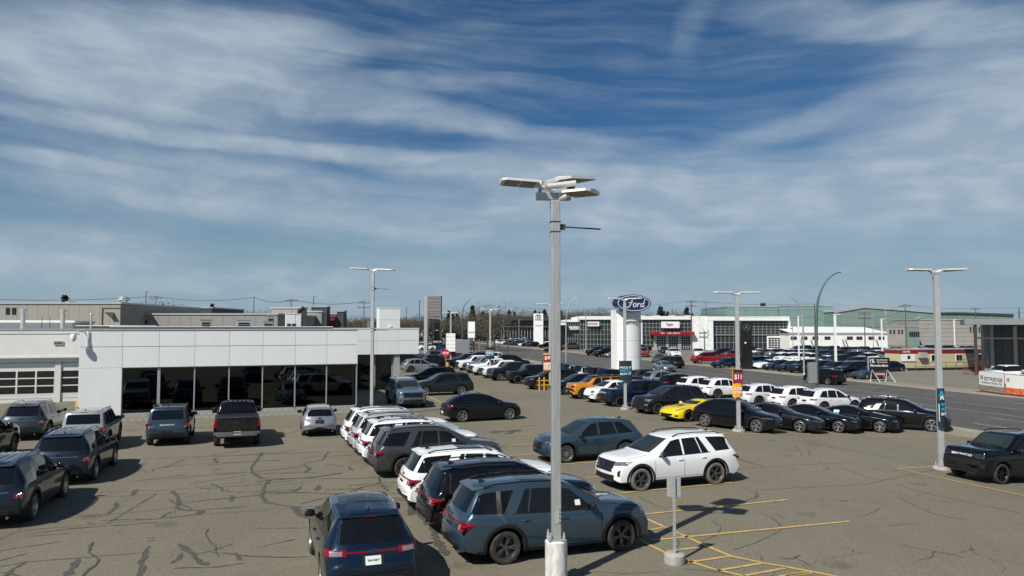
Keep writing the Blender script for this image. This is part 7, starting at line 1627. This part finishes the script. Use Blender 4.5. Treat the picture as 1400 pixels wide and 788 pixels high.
# things left behind the wing
for px, py, col, sp, yw, lb in ((574, 506, 'black', 'pickup', 20, 'black pickup showing right of the showroom wing'), (596, 494, 'black', 'pickup', 20, 'black pickup behind the concrete bollards'), (546, 499, 'black', 'explorer', 20, 'black suv under the wing canopy, farther one'), (578, 497, 'grey', 'pickup', 15, 'grey pickup beside the thick leg of the sign tower')):
    car(sp, 'parked_suv' if sp == 'explorer' else 'pickup_truck', col, px, py, yw, 'rr', lb, 'suv' if sp == 'explorer' else 'pickup truck')
car('escape', 'parked_crossover', 'silver', 562, 509.5, 20, 'rr', 'pale silver crossover seen under the end of the showroom canopy', 'crossover', rim='rimdark')
far('escape', 'parked_crossover', 'white', 583, 479, 200, 'small white crossover beside the blue one near the sign tower', 'crossover'); far('escape', 'parked_crossover', 'blue', 605, 479.5, 200, 'small bright blue crossover near the black letter board', 'crossover'); far('escape', 'parked_crossover', 'white', 573, 477, 200, 'small white crossover right of the wing edge', 'crossover')
# vehicles on the road
car('escape', 'moving_suv', 'black', 1132, 526.5, 113, 'rl', 'black suv driving left along the road past the far lot', 'suv', rim='rimsilver')
car('sedan', 'moving_sedan', 'silver', 906, 509, 280, 'fr', 'silver sedan driving toward the camera on the road', 'sedan', rim='rimsilver')
car('explorer', 'moving_suv', 'charcoal', 917, 504, 118, 'rl', 'black suv turning off the road behind the silver sedan', 'suv', rim='rimdark')
car('escape', 'moving_suv', 'bronze', 893, 498, 250, 'fr', 'brown grey suv just beyond the silver sedan', 'suv')
# dealership frontage across the road
fr_ = [(921, 489, 'pickup', 'white', 270, 'white pickup facing the road in front of the garage doors'), (955, 489, 'pickup', 'white', 262, 'white pickup facing the road beside the white end wall'), (880, 488, 'pickup', 'red', 255, 'red truck front at the foot of the glass dealership'), (908, 485, 'explorer', 'black', 268, 'black suv in front of the left garage door'),
       (968, 497, 'pickup', 'red', 190, 'dark red pickup parked side-on behind the road'), (1002, 491, 'explorer', 'red', 200, 'bright red suv near the black star pylon'), (985, 488, 'explorer', 'charcoal', 200, 'dark suv behind the dark red pickup'), (992, 502.5, 'sedan', 'navy', 205, 'dark blue sedan left of the black star pylon'), (1004, 500, 'sedan', 'blue', 205, 'bright blue sedan beside the black star pylon'),
       (811, 471.5, 'sedan', 'white', 190, 'white sedan in front of the glass dealership'), (783, 478, 'pickup', 'bronze', 190, 'bronze pickup behind the curved street lamp'), (818, 486, 'pickup', 'black', 205, 'black pickup left of the oval pylon, leftmost of the pair'), (830, 488, 'pickup', 'black', 205, 'black pickup hard against the oval pylon'), (840, 489, 'hatch', 'silver', 205, 'silver car nose peeking from behind the oval pylon'),
       (774, 470, 'sedan', 'white', 185, 'white sedan beside the nearest pole across the road'), (756, 481, 'sedan', 'black', 195, 'black car right of the nearest pole across the road'), (747, 476, 'explorer', 'black', 205, 'dark suv just right of the TOYOTA pylon'), (875, 478, 'escape', 'white', 190, 'white car half hidden behind the oval pylon')]
for px, py, sp, col, yw, lb in fr_: far(sp, 'parked_' + dict(pickup='pickup', explorer='suv', sedan='sedan', hatch='hatchback', escape='crossover')[sp], col, px, py, yw, lb, dict(pickup='pickup truck', explorer='suv', sedan='sedan', hatch='hatchback', escape='crossover')[sp], rim='satin')
cr = random.Random(11)
def far_row(pts, n, cols, specs, yaw, desc, grp, jit=.0):
    "a row of parked vehicles between two ground points"
    ORD = ['leftmost', 'second', 'third', 'fourth', 'fifth', 'sixth', 'seventh', 'eighth', 'ninth', 'tenth', 'eleventh', 'twelfth', 'thirteenth', 'fourteenth', 'fifteenth', 'sixteenth', 'seventeenth', 'eighteenth', 'nineteenth', 'twentieth']
    a, b_ = G(*pts[0]), G(*pts[1])
    for i in range(n):
        p = a.lerp(b_, i / max(1, n - 1)); c = cols[i % len(cols)] if isinstance(cols, list) else cr.choice(cols.split()); s_ = specs[i % len(specs)]
        nm = dict(explorer='suv', sedan='sedan', escape='crossover', pickup='pickup', hatch='hatchback', broncosport='suv', wagon='suv', mustang='coupe')[s_]
        cn = dict(slate='slate blue', darkslate='dark slate', navy='navy blue', teal='dark grey', charcoal='charcoal', pearl='pearl white', darkblue='dark blue', blueice='ice blue', palegrey='pale grey').get(c, c)
        far(s_, 'parked_' + nm, c, yaw=yaw + cr.uniform(-2, 2), label='%s %s, %s from the left in the %s' % (cn, nm, ORD[i], desc) if i else '%s %s, leftmost in the %s' % (cn, nm, desc), cat=nm, group=grp, at=(p.x, p.y), rim=cr.choice(['satin', 'rimdark', 'rimsilver']))
far_row([(1032, 503), (1188, 518)], 9, ['white', 'white', 'darkslate', 'navy', 'charcoal', 'black', 'black', 'black', 'slate'], ['explorer', 'mustang', 'sedan', 'sedan', 'explorer', 'explorer', 'explorer', 'wagon', 'sedan'], 205, 'front row along the far kerb', 'front row across the road')
far_row([(1060, 495), (1215, 508)], 9, ['darkslate', 'white', 'white', 'white', 'white', 'charcoal', 'slate', 'black', 'navy'], ['sedan', 'explorer', 'wagon', 'pickup', 'escape', 'pickup', 'explorer', 'explorer', 'sedan'], 205, 'second row across the road', 'second row across the road')
far_row([(1046, 487), (1184, 495.5)], 9, ['grey', 'silver', 'white', 'white', 'charcoal', 'black', 'black', 'charcoal', 'white', 'navy', 'silver'], ['sedan', 'escape', 'escape', 'explorer', 'explorer', 'explorer', 'pickup', 'explorer', 'escape', 'sedan', 'explorer'], 200, 'third row across the road', 'third row across the road')
far_row([(1090, 483), (1225, 487)], 11, ['black', 'charcoal', 'black', 'bronze', 'charcoal', 'red', 'charcoal', 'silver', 'grey', 'white', 'silver'], ['explorer', 'pickup', 'explorer'], 200, 'back row before the long white building', 'back row before the white building')
far_row([(1196, 491.5), (1222, 495)], 3, ['white', 'silver', 'silver'], ['explorer', 'explorer', 'escape'], 195, 'short row left of the site office', 'cars left of the site office')
far_row([(1258, 481), (1318, 483)], 6, ['white', 'silver', 'slate', 'charcoal', 'white', 'tan', 'black'], ['sedan', 'explorer'], 200, 'row behind the site office', 'cars behind the site office')
far_row([(1378, 523), (1432, 524)], 2, ['white', 'silver'], ['pickup'], 190, 'pair parked by the unfinished building', 'trucks at the building site')
far_row([(684, 470.8), (729, 474.5)], 10, ['white', 'white', 'pearl', 'charcoal', 'teal', 'black', 'charcoal', 'white', 'black', 'charcoal'], ['escape', 'sedan', 'explorer'], 205, 'front row left of the TOYOTA pylon', 'front row beyond the road on the left')
far_row([(684, 468.2), (768, 471)], 13, ['silver', 'charcoal', 'white', 'white', 'black', 'white', 'silver', 'charcoal', 'white', 'red', 'white', 'black', 'white'], ['explorer', 'sedan', 'escape'], 205, 'second row left of the TOYOTA pylon', 'second row beyond the road on the left')
far_row([(575, 466.5), (655, 466.5)], 8, ['charcoal', 'white', 'black', 'silver', 'charcoal', 'black', 'white', 'navy'], ['explorer', 'pickup', 'sedan'], 245, 'dark row before the cream shed', 'cars before the cream shed')
far_row([(578, 463), (655, 463)], 10, ['black', 'charcoal', 'white', 'black', 'teal', 'silver'], ['explorer', 'sedan', 'pickup'], 250, 'farther row before the cream shed', 'farther cars before the cream shed')
far_row([(658, 467), (676, 467)], 2, ['black', 'charcoal'], ['explorer'], 190, 'pair before the dark showroom glass', 'cars by the dark showroom')
far_row([(690, 467), (775, 467.5)], 14, ['charcoal', 'white', 'black', 'silver', 'white', 'charcoal'], ['explorer', 'sedan'], 235, 'rearmost row before the dark showroom', 'rearmost cars before the dark showroom')
far_row([(842, 480), (873, 482)], 3, ['black', 'charcoal', 'black'], ['pickup'], 200, 'trio partly hidden by the oval pylon', 'cars behind the oval pylon')
far_row([(1008, 484), (1034, 486)], 3, ['grey', 'charcoal', 'white', 'silver'], ['sedan', 'explorer'], 200, 'row right behind the black star pylon', 'cars behind the star pylon')
# cars on show inside the showroom
for k, (lx, ly, col) in enumerate(((2.9, 4.2, 'black'), (6.3, 4.4, 'charcoal'), (9.3, 4.0, 'silver'))):
    x, y, _ = LW(lx, ly, 0); o = far('explorer' if k < 2 else 'pickup', 'showroom_vehicle', col, at=(x, y), yaw=290 + 8 * k, label=['black suv standing inside the showroom, left of the others', 'charcoal suv inside the showroom, in the middle', 'silver pickup inside the showroom behind the small hatchback'][k], cat='suv' if k < 2 else 'pickup truck'); o.location.z = .3
p = G(665, 519.5)
for k, (px, py) in enumerate(((664.5, 517), (625, 497))):
    p = G(px, py); e = empty('traffic_cone', p, 0, ['small orange cone under the nose of a white pickup', 'small orange cone by the dark pickup'][k], 'cone'); MB().lathe([(.18, 0), (.18, .03), (.12, .04), (.03, .6), (.001, .6)], 10).build('cone', mat('orange cone', (.8, .2, .02), .5), e)
